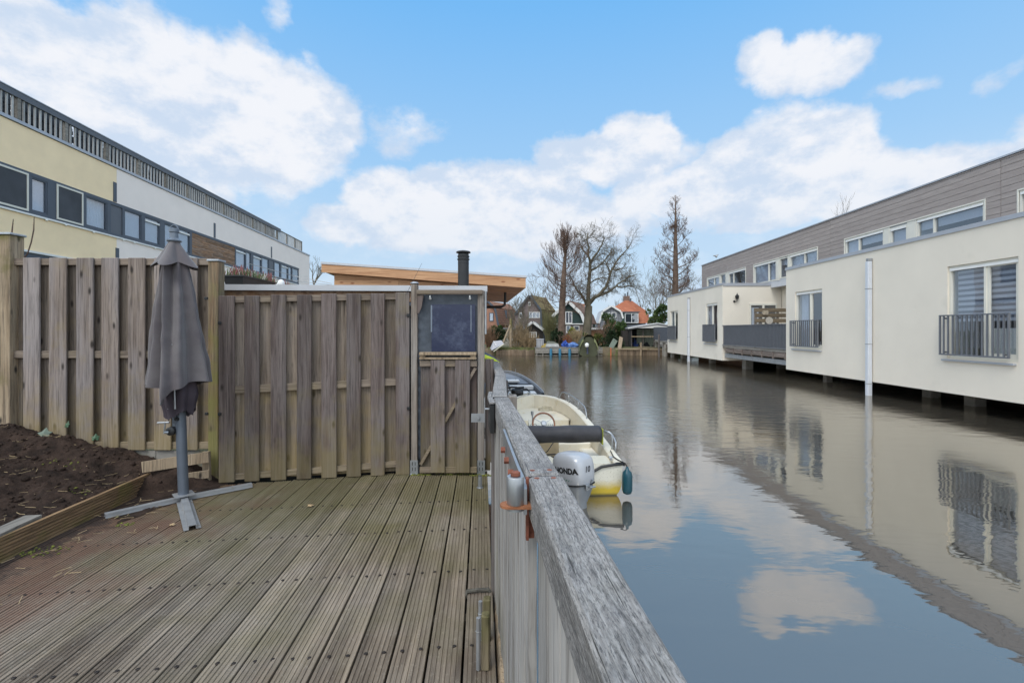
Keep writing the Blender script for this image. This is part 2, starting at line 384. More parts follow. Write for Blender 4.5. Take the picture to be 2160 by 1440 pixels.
# general cloud veil: low down everywhere, and broken cloud outside the view to the front
lowv=t.math('MULTIPLY',t.mr(el,.34,.06,0,.8,True),t.mr(t.noise(t.scale(d,(1,1,3.2)),3.2,5,.5),.33,.6,.55,1))
gen=t.mr(t.noise(t.scale(d,(1,1,1.6)),2.6,7,.55),.4,.56,0,1,True)
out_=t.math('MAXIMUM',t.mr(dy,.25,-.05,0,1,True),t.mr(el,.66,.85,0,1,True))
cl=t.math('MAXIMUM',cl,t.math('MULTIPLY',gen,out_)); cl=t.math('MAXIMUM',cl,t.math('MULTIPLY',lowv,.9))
clw=t.math('MINIMUM',cl,.97)
shade=t.noise(t.scale(d,(1,1,2.0)),6,5,.5)
ccol=t.mix(t.mr(t.math('ADD',t.math('ADD',shade,t.math('MULTIPLY',fld,.22)),t.math('MULTIPLY',relief,-1.0)),.42,.82,0,1,True),(.62,.73,.89),(.91,.925,.97))
ccol=t.mix(t.math('MULTIPLY',t.mr(el,.30,.03,0,1),.55),ccol,(.62,.73,.86))
bright=t.math('ADD',1.0,t.math('MULTIPLY',out_,1.35))  # cloud overhead and behind the camera boosted, then warmed, as added unseen light
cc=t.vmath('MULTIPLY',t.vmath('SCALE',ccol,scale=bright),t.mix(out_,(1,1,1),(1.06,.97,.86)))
blue=t.vmath('MULTIPLY',sky.outputs[0],(.10,.13,.14))
blue=t.mix(.86,blue,t.mix(t.mr(el,0,.60),(.60,.80,.96),(.20,.54,1.0)))
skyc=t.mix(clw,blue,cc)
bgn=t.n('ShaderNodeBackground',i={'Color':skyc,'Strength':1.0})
bg_out=t.n('ShaderNodeOutputWorld'); w.node_tree.links.new(bgn.outputs[0],bg_out.inputs[0])
sl=bpy.data.lights.new('sun','SUN'); sl.energy=1.7; sl.angle=math.radians(25); sl.color=(1,.96,.9)
so=bpy.data.objects.new('sun',sl); COL.objects.link(so)
sd=Vector((math.sin(SUN_AZ)*math.cos(SUN_EL),math.cos(SUN_AZ)*math.cos(SUN_EL),math.sin(SUN_EL)))
so.rotation_euler=sd.to_track_quat('Z','Y').to_euler(); so.location=sd*40
sc.view_settings.view_transform='Standard'; sc.view_settings.look='None'; sc.view_settings.exposure=0; sc.view_settings.gamma=1
sc.render.engine='CYCLES'; sc.cycles.use_denoising=True; sc.cycles.max_bounces=8; sc.cycles.transparent_max_bounces=12

# ------------------------------------------------------------------ water and land
WZ=-.53
def water_mat():
    m,t,bs,out=newmat('canal water'); m.node_tree.nodes.remove(bs)
    tc=t.n('ShaderNodeTexCoord').outputs['Object']
    geo=t.n('ShaderNodeSeparateXYZ',i={0:t.n('ShaderNodeNewGeometry').outputs['Position']})
    n1=t.noise(t.scale(tc,(1.0,2.1,1)),1.6,3,.5,.3); n2=t.noise(t.scale(tc,(1.0,1.7,1)),2.6,5,.62,.4); n3=t.noise(t.scale(tc,(1,2,1)),.5,2)
    rough_zone=t.mr(t.math('ADD',t.math('MULTIPLY',n3,6),geo.outputs[1]),7.0,16,.02,1.0,True)   # a light breeze farther out
    h=t.math('ADD',t.math('MULTIPLY',n1,.30),t.math('MULTIPLY',t.math('MULTIPLY',n2,rough_zone),1.1))
    b=t.n('ShaderNodeBump',i={'Strength':.30,'Distance':.028,'Height':h})
    fr=t.n('ShaderNodeFresnel',i={'IOR':1.33}); t.set(fr.inputs['Normal'],b.outputs[0])
    fac=t.mr(fr.outputs[0],.02,.42,.44,.66)
    df=t.n('ShaderNodeBsdfDiffuse',i={'Color':(.040,.036,.027)})
    gl1=t.n('ShaderNodeBsdfGlossy',i={'Roughness':.012,'Color':(.97,.92,.84)}); gl2=t.n('ShaderNodeBsdfGlossy',i={'Roughness':.62,'Color':(.50,.45,.42)})
    t.set(gl1.inputs['Normal'],b.outputs[0]); gl=t.n('ShaderNodeMixShader',i={0:t.mr(fr.outputs[0],.02,.17,.62,.03)}); t.set(gl.inputs[1],gl1.outputs[0]); t.set(gl.inputs[2],gl2.outputs[0])
    mx=t.n('ShaderNodeMixShader',i={0:fac}); t.set(mx.inputs[1],df.outputs[0]); t.set(mx.inputs[2],gl.outputs[0]); t.set(out.inputs[0],mx.outputs[0])
    return m
mb=MB(); mb.poly([(-3,-40,WZ),(30,-40,WZ),(30,37.5,WZ),(-3,37.5,WZ)]); mb.build('water',water_mat(),kind='structure')
mb=MB()
mb.prism([(-400,-300,-2),(-.9,-300,-2),(-.9,-8,-2),(-3.3,37.05,-2),(-400,37.05,-2)],(0,0,1.78)); mb.box(-400,400,37.05,600,-2,-.12); mb.box(15.2,400,-300,37.05,-2,.15)
recalc(mb.build('ground',M['grass_land'],kind='structure'))
mb=MB(); mb.poly([(-2500,-2500,-1.9),(2500,-2500,-1.9),(2500,2500,-1.9),(-2500,2500,-1.9)]); mb.build('terrain',M['grass_land'],kind='structure')

# ------------------------------------------------------------------ deck
TH=math.atan(.065)
DM=Matrix.Rotation(TH,4,'Z')
dk=MB(DM)
def board(mb,u0,u1,v0,v1,z):
    wd=u1-u0; g=6; rib=.0128; gr=(wd-.004-rib*(g+1))/g; prof=[(u0,z-.028),(u0,z-.002),(u0+.002,z)]; x=u0+.002+rib
    for k in range(g):
        prof+=[(x-.0008,z),(x+.0015,z-.0042),(x+gr-.0015,z-.0042),(x+gr+.0008,z)]; x+=gr+rib
    prof+=[(u1-.002,z),(u1,z-.002),(u1,z-.028)]
    jit=[0]*2
    a=[mb.vert((p,v0,q)) for p,q in prof]; b=[mb.vert((p,v1,q)) for p,q in prof]
    for k in range(len(prof)-1): mb.face((a[k],a[k+1],b[k+1],b[k]))
    mb.face((a[-1],a[0],b[0],b[-1])); mb.face(a); mb.face(b[::-1])
u=-.07+.1445; first=True
bu=[]
for k in range(20):
    u1=-.07+.148*(1-k)-.0095+R.uniform(-.001,.001); u0=-.07-.148*k
    if k==0: u1=-.07+.148-.02
    X=(u0+u1)/2-.065*4.4
    ye=4.55 if X>-.965 else 4.57+.18*(X+.965)
    dk.rnd(); board(dk,u0,u1,-1.4,ye+.02,R.uniform(-.0015,.0015)); bu.append((u0,u1))
for r_ in range(12):        # joists
    v=-1.2+r_*.5; dk.cr=.1; dk.box(-2.95,.06,v-.03,v+.03,-.17,-.033)
dk.cm=1
rows=[1351/351.7-.05, 1351/412-.03, 1351/503, 1351/661.6, 1.45,.86,.27,-.35]
for vr in rows:
    for u0,u1 in bu:
        for q in (.25,.77):
            x=u0+(u1-u0)*q+R.uniform(-.004,.004); y=vr+.045*x+R.uniform(-.006,.006)
            dk.lathe((x,y,.0),[(.0088,-.002),(.0088,.0008),(.0062,.0026)],8)
dk_o=dk.build('deck',[M['deck'],M['screw']],kind='structure',loc=(0,0,0))
# the mesh is stored in a frame that follows the boards, so that the grain does too
dk_o.data.transform(DM.inverted()); dk_o.rotation_euler=(0,0,TH)
mb=MB(DM); mb.box(-2.95,.03,-1.5,4.4,-.5,-.20); mb.build('ground',M['dark_wall'],kind='structure')

# ribbed board on edge that keeps the earth off the deck
g_=MB()
def edging(mb,A,B,zb,h,thk=.028):
    A=Vector(A);B=Vector(B); d=(B-A).normalized(); n=Vector((d.y,-d.x,0))
    prof=[(-thk,zb),(0,zb)]; k=7; 
    for i in range(k):
        z0=zb+h*i/k; z1=zb+h*(i+1)/k
        prof+=[(0,z0+.001),(0,z1-.0085),(-.011,z1-.0065),(-.011,z1-.0015)]
    prof+=[(0,zb+h),(-thk,zb+h)]
    a=[mb.vert(A+n*p+Vector((0,0,q))) for p,q in prof]; b=[mb.vert(B+n*p+Vector((0,0,q+B.z*0))) for p,q in prof]
    m=len(prof)
    for i in range(m): mb.face((a[i],a[(i+1)%m],b[(i+1)%m],b[i]))
    mb.face(a[::-1]); mb.face(b)
edging(g_,(-2.83,.6,0),(-3.06,4.02,0),.0,.145)
e=g_.build('edging_board',M['edge_board']); recalc(e)
tag(e,'ribbed brown board set on edge between dark soil and deck','board')

# ------------------------------------------------------------------ garden bed, straw, leaves
def sm(a,b,x):
    k=max(0,min(1,(x-a)/(b-a))); return k*k*(3-2*k)
def soil_h(x,y):
    xe=-3.05-.065*(y-2.9)+.028
    if y>3.85: xe+= .42*sm(3.85,4.12,y)
    k=xe-x
    h=.105+.40*sm(-.1,2.0,k)-.0*y
    n=noise.fractal(Vector((x*2.6,y*2.6,1.3)),.9,2.0,6)*.05+abs(noise.noise(Vector((x*11,y*11,3))))*.028+abs(noise.noise(Vector((x*29,y*29,7))))*.022
    if k<.12: h=-.02+(h+.02)*sm(-.06 if y<3.85 else -.16,.12,k)
    cl=.11*math.exp(-(((x+2.84)/.08)**2+((y-4.12)/.09)**2))
    hh=h+n*(1 if k>.1 else max(.0,min(1,(k+.05)*6)))+cl
    if y<3.9: hh=min(hh, .135+max(0,k-.03)*.6+n*.3) if k<.4 else hh
    return hh
mb=MB(); nx,ny=230,190; x0,x1,y0,y1=-5.6,-2.55,.9,4.27
for j in range(ny+1):
    for i in range(nx+1):
        x=x0+(x1-x0)*i/nx; y=y0+(y1-y0)*j/ny; mb.v.append(Vector((x,y,soil_h(x,y))))
for j in range(ny):
    for i in range(nx):
        a=j*(nx+1)+i; q=(a,a+1,a+nx+2,a+nx+1)
        if max(mb.v[k].z for k in q)>-.012: mb.face(q)
for k in range(1500):     # loose clods
    x=R.uniform(-4.8,-2.75); y=R.uniform(2.3,4.22); h=soil_h(x,y)
    if h<.08: continue
    s=R.uniform(.004,.015)*(1 if R.random()<.94 else 2.2); ph=R.uniform(0,6)
    mb.lathe((x,y,h),[(s*.6,-s*.5),(s*1.05,0),(s*.8,s*.55),(s*.3,s*.8)],6)
mb.build('soil',M['soil'],smooth=True,kind='structure',loc=(-4,3,0))
# thin film of trodden earth on the deck around the parasol foot
def dirt_patch(pts,seed,z=.0045):
    mb=MB(); c=sum((Vector(p) for p in pts),Vector((0,0,0)))/len(pts); n=len(pts)*10; ring=[]
    for i in range(n):
        a=pts[i//10]; b=pts[(i//10+1)%len(pts)]; k=(i%10)/10; p=Vector(a).lerp(Vector(b),k)
        p+= (p-c)*noise.noise(Vector((i*.35,seed,0)))*.35; ring.append(p)
    ids=[]
    for q in (0,.35,.65,.85,1): ids.append([mb.vert((c.lerp(p,q).x,c.lerp(p,q).y,z+(1-q)*.012+abs(noise.noise(Vector((p.x*9*q,p.y*9,seed))))*.012*(1-q))) for p in ring])
    for a,b in zip(ids,ids[1:]):
        for k in range(n): mb.face((a[k],a[(k+1)%n],b[(k+1)%n],b[k]))
    return mb
mb=dirt_patch([(-3.0,3.5,0),(-2.75,3.35,0),(-2.62,3.75,0),(-2.48,4.02,0),(-2.56,4.24,0),(-3.0,4.2,0)],3)
mb.build('soil',M['soil'],smooth=True,kind='structure')
mb=MB()
for k in range(420):
    if R.random()<.85: x=R.uniform(-4.9,-2.85); y=R.uniform(2.2,4.2); z=soil_h(x,y)
    else: x=R.uniform(-2.98,-2.4); y=R.uniform(1.9,4.1); z=.006
    if z<0: continue
    a=R.uniform(0,6.28); L=R.uniform(.015,.09); c_=R.uniform(-.3,.3)
    pts=[(x+math.cos(a+c_*s)*L*s,y+math.sin(a+c_*s)*L*s,max(z+.006+s*R.uniform(0,.012),0)) for s in (0,.5,1)]
    mb.rnd(); mb.tube(pts,R.uniform(.0008,.002),4)
mb.build('straw',plain('straw',(.4,.3,.17),.9,0,.3,4),kind='stuff')
mb=MB()
for (cx,cy,rr,n) in [(-2.86,2.9,.09,40),(-2.7,3.3,.05,22),(-2.8,3.42,.04,14),(-3.3,3.6,.06,20),(-3.9,3.3,.1,30),(-3.4,2.9,.06,20),(-3.7,3.9,.1,20),(-.85,4.44,.07,80),(-.27,4.42,.08,90),(-.55,4.46,.12,60)]:
    for k in range(n):
        a=R.uniform(0,6.28); q=rr*math.sqrt(R.random()); x=cx+math.cos(a)*q*1.5*(1 if cy<4.4 else 1); y=cy+math.sin(a)*q*(.8 if cy<4.4 else .35)
        z=soil_h(x,y) if x<-3.05-.065*(y-2.9) else 0; s=R.uniform(.003,.008); mb.rnd(); mb.lathe((x,y,z),[(s,-.001),(s*1.2,s*.5),(s*.5,s)],6)
mb.build('moss',plain('moss',(.13,.14,.025),.95,0,.4,20),kind='stuff')
def leaf(name,p,size,tilt,mat,label,cat='leaf',rz=0):
    mb=MB(Matrix.Translation(Vector(p))@Matrix.Rotation(rz,4,'Z')@Matrix.Rotation(tilt,4,'X'))
    out=[(0,-.1),(.35,-.35),(.75,-.2),(.62,.15),(.95,.45),(.45,.55),(0,1.1),(-.45,.55),(-.95,.45),(-.62,.15),(-.75,-.2),(-.35,-.35)]
    c=mb.vert((0,.1*size,.12*size)); ids=[mb.vert((a*size*.6,b*size*.8,-.05*size*abs(a))) for a,b in out]
    for k in range(12): mb.face((c,ids[k],ids[(k+1)%12]))
    c2=mb.vert((0,.1*size,.10*size)); i2=[mb.vert((a*size*.6,b*size*.8,-.05*size*abs(a)-.0012)) for a,b in out]
    for k in range(12): mb.face((c2,i2[(k+1)%12],i2[k])); mb.face((ids[k],i2[k],i2[(k+1)%12],ids[(k+1)%12]))
    return tag(mb.build(name,mat),label,cat)
ivy=plain('ivy leaf',(.03,.085,.035),.5,0,.25,30); greyleaf=plain('grey green leaf',(.13,.17,.13),.6,0,.2,30)
leaf('leaf',P(92,918,4.16),.09,.9,greyleaf,'large grey green leaf lying on the soil against the left fence',rz=.4)
leaf('leaf',P(140,898,4.2),.055,1.2,ivy,'small dark green ivy leaf between fence boards, above the large grey leaf',rz=-.3)
leaf('leaf',P(201,925,4.18),.055,1.1,ivy,'small dark green ivy leaf on the soil, nearest the parasol',rz=.5)
fl=plain('fallen leaf',(.38,.27,.15),.8,0,.15,30)
leaf('leaf',PG(657,1065,.012),.045,.05,fl,'dry tan fallen leaf lying alone on the deck boards',rz=1.2)
leaf('leaf',PG(363,1106,.012),.035,.1,fl,'dry pinkish leaf lying on the deck left of the parasol foot',rz=.3)

mb=MB(); mb.rnd(); mb.beam((-2.93,1.9,.135),(-3.08,3.05,.15),.10,.03); tag(mb.build('plank',M['old_grey']),'grey plank lying flat on the soil just behind the ribbed edging board','plank')
# ------------------------------------------------------------------ fences
def slat_panel(mb,frames,z0,z1,off0,off1,fn):
    for a,b in frames:
        mb.rnd(); p=[fn(a,off0,z0),fn(b,off0,z0),fn(b,off1,z0),fn(a,off1,z0)]
        dz0=R.uniform(-.004,.004); dz1=R.uniform(-.005,.005)
        c=.003
        ring0=[Vector(fn(a+c,off0,z0(a) if callable(z0) else z0)),Vector(fn(b-c,off0,z0(a) if callable(z0) else z0))]
def bboard(mb,M0,a,b,n0,n1,z0,z1,lean=0):
    old=mb.M; mb.M=M0@Matrix.Translation(Vector(((a+b)/2,0,0)))@Matrix.Rotation(lean,4,'Y'); mb.rnd()
    w=(b-a)/2; mb.bbox(-w,w,n0,n1,z0,z1,.004); mb.M=old
# left fence, parallel to the picture at Y = 4.3
YF=4.3; xf=lambda px:(px-1080)/F*YF; zf=lambda py:CAMZ-(py-HZ)/F*YF
lf=thing('wooden_fence','tall weathered wood slat fence with capped posts behind the soil bed','fence',((xf(22)+xf(445))/2,YF,.2),0)
LM=Matrix.Translation(Vector((0,YF,0)))
mb=MB()
for a,b in ((47.6,82.6),(102,138.5),(159.5,195.4),(213,249),(269,305),(324,360),(381,416)): bboard(mb,LM,xf(a)*.99,xf(b)*.99,-.042,-.023,zf(947),zf(545),R.uniform(-.001,.001))
mb.build('slat_panel',M['fence'],lf)
mb=MB()
for k in range(8):
    c=(28,92.5,149,204.5,259,314.5,370.5,431)[k]; wd=40; bboard(mb,LM,max(xf(20),xf(c-wd/2)*1.005),min(xf(445),xf(c+wd/2)*1.005),.018,.036,zf(945),zf(553),R.uniform(-.002,.002))
mb.build('back_panel',M['fence_back'],lf)
for (a,b) in ((545,560),(739,755),(930,946)):
    mb=MB(LM); mb.rnd(); mb.bbox(xf(23),xf(446),-.0225,.0175,zf(b),zf(a)-.003); mb.build('rail',M['fence_rail'],lf)
mb=MB(LM); mb.rnd(); mb.bbox(xf(5),xf(35),-.06,.07,.3,zf(498)); pl=mb.build('post',M['post_old'],lf)
mb=MB(LM); mb.bbox(xf(2),xf(38),-.072,.082,zf(498)+.001,zf(493)); mb.build('post_cap',M['galv'],pl)
mb=MB(LM); mb.rnd(); mb.bbox(xf(446),xf(467),-.05,.05,-.06,zf(553)); pr=mb.build('post',M['post_green'],lf)
mb=MB(LM); mb.bbox(xf(444),xf(469),-.06,.06,zf(553)+.001,zf(548.5)); mb.build('post_cap',M['galv'],pr)
mb=MB(LM); mb.box(xf(-400),xf(3),-.04,.0,.4,zf(560)); mb.box(xf(-400),xf(4),-.06,-.041,zf(690),zf(675)); mb.box(xf(-400),xf(4),-.06,-.041,zf(880),zf(865)); mb.build('slat_panel',M['fence'],lf)
for px,py in ((31,588),(31,853),(0.5,588),(0.5,854)):
    mb=MB(LM); mb.bbox(xf(px-4),xf(px+4),-.055,-.043,zf(py+3.5),zf(py-3.5)); mb.build('bracket',M['black'],lf)
for px,py in ((444,870),(443,630)):
    mb=MB(LM); mb.bbox(xf(px-4),xf(px+3),-.06,-.043,zf(py+3),zf(py-3)); mb.build('bracket',M['black'],lf)
mb=MB(LM); mb.bbox(xf(250),xf(330),-.01,.03,.0,zf(950)); mb.rnd(); mb.bbox(xf(331),xf(446),-.012,.028,-.05,zf(950)); mb.build('gravel_board',M['concrete'],lf)
mb=MB(); mb.tube([P(1,500,4.45),P(1,488,4.45)],.02,6)
# bramble canes growing up behind the fence
for pts,lab in ((((38,560),(58,535),(66,510),(71,485),(72,458)),'tall thin bare thorny stem curving up behind the left fence'),(((18,520),(24,500),(26,480),(28,462)),'short thin bare stem beside the left fence post')):
    mb=MB(); q=[P(x,y,4.7) for x,y in pts]; q=[Vector((q[0].x-.03,4.7,.1))]+q
    mb.tube(q,[.006]*(len(q)-1)+[.003],5)
    for k in range(1,len(q)-1):
        for s in (.3,.7):
            p=q[k].lerp(q[k+1],s); mb.tube([p,p+Vector((R.choice((-1,1))*.012,0,.012))],[.002,.0006],3)
    tag(mb.build('bramble',M['twig']),lab,'bramble')
# right fence runs from A to B, a little turned
A=Vector((-2.58,4.2,0)); B=Vector((-.965,4.49,0)); RZ=math.atan2(B.y-A.y,B.x-A.x); LEN=(B-A).length
rf=thing('wooden_fence','lower dark weathered wood slat fence in front of the flat-roofed shed','fence',A,RZ)
RM=Matrix.Translation(A)@Matrix.Rotation(RZ,4,'Z')
bx=[(465,498),(519,550),(574,606),(628,658.5),(680,711.6),(732.5,762.5),(783,812),(835.5,864.3)]
def uof(px):                                  # parameter along AB seen at px
    k=(px-1080)/F; return max(-.02,min(LEN+.02,((k*A.y-A.x)/((B.x-A.x)-k*(B.y-A.y)))*LEN))
zt=lambda u:1.655+(1.707-1.655)*u/LEN
mb=MB(); mk=MB()
for i,(a,b) in enumerate(bx):
    a,b=uof(a),uof(b); bboard(mb,RM,a,b,-.04,-.021,.012-.012*a/LEN,zt(a)+R.uniform(-.004,.004),R.uniform(-.002,.002))
    if i<7:
        c=uof(bx[i][1]); d_=uof(bx[i+1][0]); bboard(mk,RM,c-.025,d_+.025,.018,.035,.02,zt(c)-.03,R.uniform(-.002,.002))
mb.build('slat_panel',M['fence_dark'],rf); mk.build('back_panel',M['fence_back'],rf)
for h0,h1 in ((-.06,-.005),(-.865,-.80),(-1.63,-1.58)):
    mb=MB(RM); mb.rnd(); u0,u1=.005,LEN-.005
    mb.hexa([(u0,-.0205,zt(0)+h0),(u1,-.0205,zt(LEN)+h0),(u1,.0175,zt(LEN)+h0),(u0,.0175,zt(0)+h0),(u0,-.0205,zt(0)+h1),(u1,-.0205,zt(LEN)+h1),(u1,.0175,zt(LEN)+h1),(u0,.0175,zt(0)+h1)])
    mb.build('rail',M['fence_rail'],rf)
for px,py in ((468,681),(468,873),(861,665),(862,861)):
    u=uof(px); p=RM@Vector((u,-.047,0)); z=CAMZ-(py-HZ)/F*p.y
    mb=MB(RM); mb.bbox(u-.014,u+.014,-.052,-.041,z-.014,z+.014); mb.build('bracket',M['black'],rf)

# ------------------------------------------------------------------ storage screen with tarpaulin beside the fence
YS=4.49; xs=lambda px,Y=YS:(px-1080)/F*Y; zs=lambda py,Y=YS:CAMZ-(py-HZ)/F*Y
st=thing('storage_screen','narrow timber post frame with blue tarpaulin above a short slatted gate','storage frame',(xs(945),YS,0))
SM=Matrix.Translation(Vector((0,YS,0)))
mb=MB(SM); mb.rnd(); mb.bbox(xs(868.5),xs(881.5),-.035,.035,.06,zs(599),.004); a=mb.build('post',M['post_grey'],st)
mb=MB(SM); mb.bbox(xs(866.5),xs(883.5),-.043,.043,zs(599)+.001,zs(597)); mb.lathe((xs(875),0,zs(597)),[(.036,0),(.03,.008),(.012,.012)],12); mb.build('post_cap',M['galv'],a)
mb=MB(SM); mb.rnd(); mb.bbox(xs(1008),xs(1022),-.035,.035,.06,zs(613),.004); b=mb.build('post',M['post_grey'],st)
for c,par in ((875,a),(1015.5,b)):
    mb=MB(SM); hw=.036
    mb.box(xs(c)-hw,xs(c)+hw,-.041,-.0365,.0,zs(968)); mb.box(xs(c)-hw,xs(c)+hw,.0365,.041,.0,zs(968)); mb.box(xs(c)-.04,xs(c)+.04,-.05,.05,-.002,.003)
    sh=mb.build('post_shoe',M['galv'],par)
    for dx_ in (-.014,.012):
        for z in (.035,.085): mb=MB(SM); mb.bbox(xs(c)+dx_-.003,xs(c)+dx_+.003,-.0425,-.0412,z,z+.032,.0003); mb.build('slot',M['black'],sh)
mb=MB(SM); mb.rnd(); mb.bbox(xs(882),xs(1019),-.075,-.036,zs(622),zs(612.5)); mb.build('top_beam',M['fence_rail'],st)
mb=MB(SM); mb.rnd(); mb.prism([(xs(882),-.06,zs(623)),(xs(896),-.06,zs(623)),(xs(891),-.06,zs(650)),(xs(886),-.06,zs(661)),(xs(882),-.06,zs(661))],(0,.02,0)); recalc(mb.build('corner_brace',M['fence_dark'],st))
def tarp_mat():
    m,t,bs,_=newmat('blue grey tarpaulin'); v,_a=coords(t)
    n=t.noise(v,9,5,.65); c=t.mix(t.mr(n,.35,.7),(.04,.05,.065),(.07,.085,.11)); t.set(bs.inputs['Base Color'],c); bs.inputs['Roughness'].default_value=.42
    t.set(bs.inputs['Normal'],t.n('ShaderNodeBump',i={'Strength':.3,'Distance':.01,'Height':t.noise(v,18,4)}).outputs[0]); return m
M['tarp']=tarp_mat()
mb=MB(SM); nx_,nz_=26,40; ids={}
X0,X1,Z0,Z1=xs(882),xs(1008),.12,zs(619)
for j in range(nz_+1):
    for i in range(nx_+1):
        x=X0+(X1-X0)*i/nx_; z=Z0+(Z1-Z0)*j/nz_; k=math.exp(-i/3.2)
        y=.0+.012*k*math.sin(z*62+i*.9)+.006*noise.noise(Vector((x*5,z*5,2)))
        ids[i,j]=mb.vert((x,y,z))
for j in range(nz_):
    for i in range(nx_): mb.face((ids[i,j],ids[i+1,j],ids[i+1,j+1],ids[i,j+1]))
for k in list(ids): ids[k,1]=mb.vert(SM.inverted()@mb.v[ids[k]]+Vector((0,.004,0)))
for j in range(nz_):
    for i in range(nx_): mb.face((ids[(i,j),1],ids[(i,j+1),1],ids[(i+1,j+1),1],ids[(i+1,j),1]))
tp=mb.build('tarpaulin',M['tarp'],st,smooth=True)
pm,t,bs,_=newmat('clear plastic over dark'); v,_a=coords(t)
n=t.noise(v,6,8,.75); t.set(bs.inputs['Base Color'],t.mix(t.mr(n,.5,.8),(.018,.024,.06),(.09,.11,.17))); bs.inputs['Roughness'].default_value=.25
t.set(bs.inputs['Normal'],t.n('ShaderNodeBump',i={'Strength':.25,'Distance':.01,'Height':t.noise(v,7,3)}).outputs[0])
mb=MB(SM); mb.box(xs(911),xs(1003),-.022,-.012,zs(741),zs(642)); mb.build('plastic_window',pm,tp)
mb=MB(SM); mb.box(xs(909.5),xs(912.5),-.026,-.0225,zs(700),zs(644)); mb.build('fold_line',plain('pale crease',(.16,.19,.24),.5),tp); mb=MB(SM); mb.box(xs(993),xs(995),-.025,-.0225,zs(700),zs(644)); mb.build('fold_line',plain('pale fold',(.16,.19,.24),.5),tp)
for c in (909,992):
    mb=MB(SM); mb.tube([(xs(c),-.05,zs(624)),(xs(c),-.055,zs(628)),(xs(c)+.006,-.04,zs(631))],.006,8); mb.lathe((xs(c),-.03,zs(630)),[(.004,-.012),(.011,-.006),(.011,.0),(.004,.001)],10,'Y'); mb.build('hook',M['frame_white'],st)
mb=MB(SM); mb.rnd(); mb.bbox(xs(888),xs(1006),-.10,-.0,zs(748),zs(742),.003); mb.rnd(); mb.bbox(xs(888),xs(1006),-.09,-.05,zs(757),zs(752.5),.003); mb.bbox(xs(889),xs(900),-.088,-.04,zs(752.4),zs(748.2),.001); mb.bbox(xs(994),xs(1005),-.088,-.04,zs(752.4),zs(748.2),.001); mb.build('shelf',M['post_old'],st)
mb=MB()
for a_,b_ in ((911.5,941),(962,992.5)): bboard(mb,SM,xs(a_),xs(b_),-.085,-.066,.028,zs(758),R.uniform(-.002,.002))
for a_,b_ in ((888.5,914),(938,965),(990,1006.5)): bboard(mb,SM,xs(a_),xs(b_),-.036,-.02,.05,zs(768),R.uniform(-.002,.002))
gt=mb.build('gate_panel',M['fence_dark'],st)
for z0,z1 in ((zs(772),zs(759)),(.02,.075)): mb=MB(SM); mb.rnd(); mb.bbox(xs(888),xs(1007),-.064,-.038,z0,z1,.003); mb.build('gate_rail',M['fence_rail'],gt)
mb=MB(SM); mb.rnd(); mb.beam((xs(890),-.051,zs(975)),(xs(1004),-.051,zs(775)),.026,.04,(0,1,0)); mb.build('gate_brace',M['fence_rail'],gt)
mb=MB(SM); bboard(mb,SM,xs(1023),xs(1034),.02,.04,.02,zs(757)); mb.M=SM; mb.rnd(); mb.bbox(xs(1034.5),xs(1041),.0,.04,.1,zs(757)); mb.build('side_board',M['fence_dark'],st)
mb=MB(SM); mb.rnd(); mb.bbox(xs(1022.5),xs(1026),-.03,.05,zs(705),zs(613)); mb.build('side_strip',M['galv_dull'],st)

# clear cup-shaped base on the deck
p=PG(1012.5,1028); mb=MB(); mb.lathe(p,[(.030,0),(.030,.003),(.019,.008),(.017,.10),(.019,.104),(.016,.104),(.014,.01)],20)
tag(mb.build('drain_tube',M['galv'],smooth=False),'short silver tube with a round flange standing on the last deck board','tube')

# ------------------------------------------------------------------ flat-roofed shed behind the fence
sh=thing('flat_roofed_shed','low dark shed with flat roof and pale metal roof edge behind the slat fence','shed',(-1.6,5.6,0))
ShM=Matrix.Translation(Vector((-.262,4.80,0)))@Matrix.Rotation(TH,4,'Z')      # local y back, local x to the right (0 = right edge)
mb=MB(ShM); mb.box(-2.62,-.06,.07,3.2,-.2,1.70); mb.build('wall',M['terrace_dark'],sh)
mb=MB(ShM); mb.rnd(); mb.bbox(-2.64,-.005,.045,.069,1.64,1.745,.002); mb.build('fascia_board',M['cedar'],sh)
mb=MB(ShM); mb.box(-2.66,0,.02,3.3,1.748,1.79); mb.build('roof',M['roofing'],sh)
mb=MB(ShM); mb.box(-2.66,.012,.0,.019,1.745,1.802); mb.box(.0005,.012,.0195,3.3,1.745,1.80); mb.build('roof_edge',M['zinc'],sh)
mb=MB(ShM); mb.box(-2.62,-.5,.02,.044,1.60,1.632); mb.build('strip',M['anth'],sh)
# stove pipe
YC=7.0; c=P(977.5,600,YC)
fp=thing('stove_pipe','black metal stove pipe with a flat cowl rising from the shed roof','chimney',(c.x,YC,1.79))
mb=MB(); mb.lathe((c.x,YC,0),[(.081,1.79),(.081,P(0,556,YC).z),(.084,P(0,556,YC).z+.004),(.081,P(0,556,YC).z+.008),(.081,P(0,549,YC).z)],24); mb.build('flue',M['black'],fp,smooth=False)
z=P(0,549,YC).z; mb=MB(); mb.lathe((c.x,YC,z),[(.083,0),(.092,.008),(.092,.02),(.081,.026),(.081,.045),(.09,.05),(.09,.062),(.079,.066),(.079,.09)],24); mb.build('collar',M['black'],fp)
mb=MB(); mb.lathe((c.x,YC,z+.091),[(.06,0),(.107,.018),(.108,.028),(.095,.04),(.04,.052)],24); mb.build('cowl',M['black'],fp)
mb=MB(); mb.tube([P(856,622,4.42),P(866,603,4.5),P(890,555,4.6)],[.0022,.002,.0012],5); tag(mb.build('antenna',M['black']),'thin leaning aerial rod beside the grey post cap','antenna')
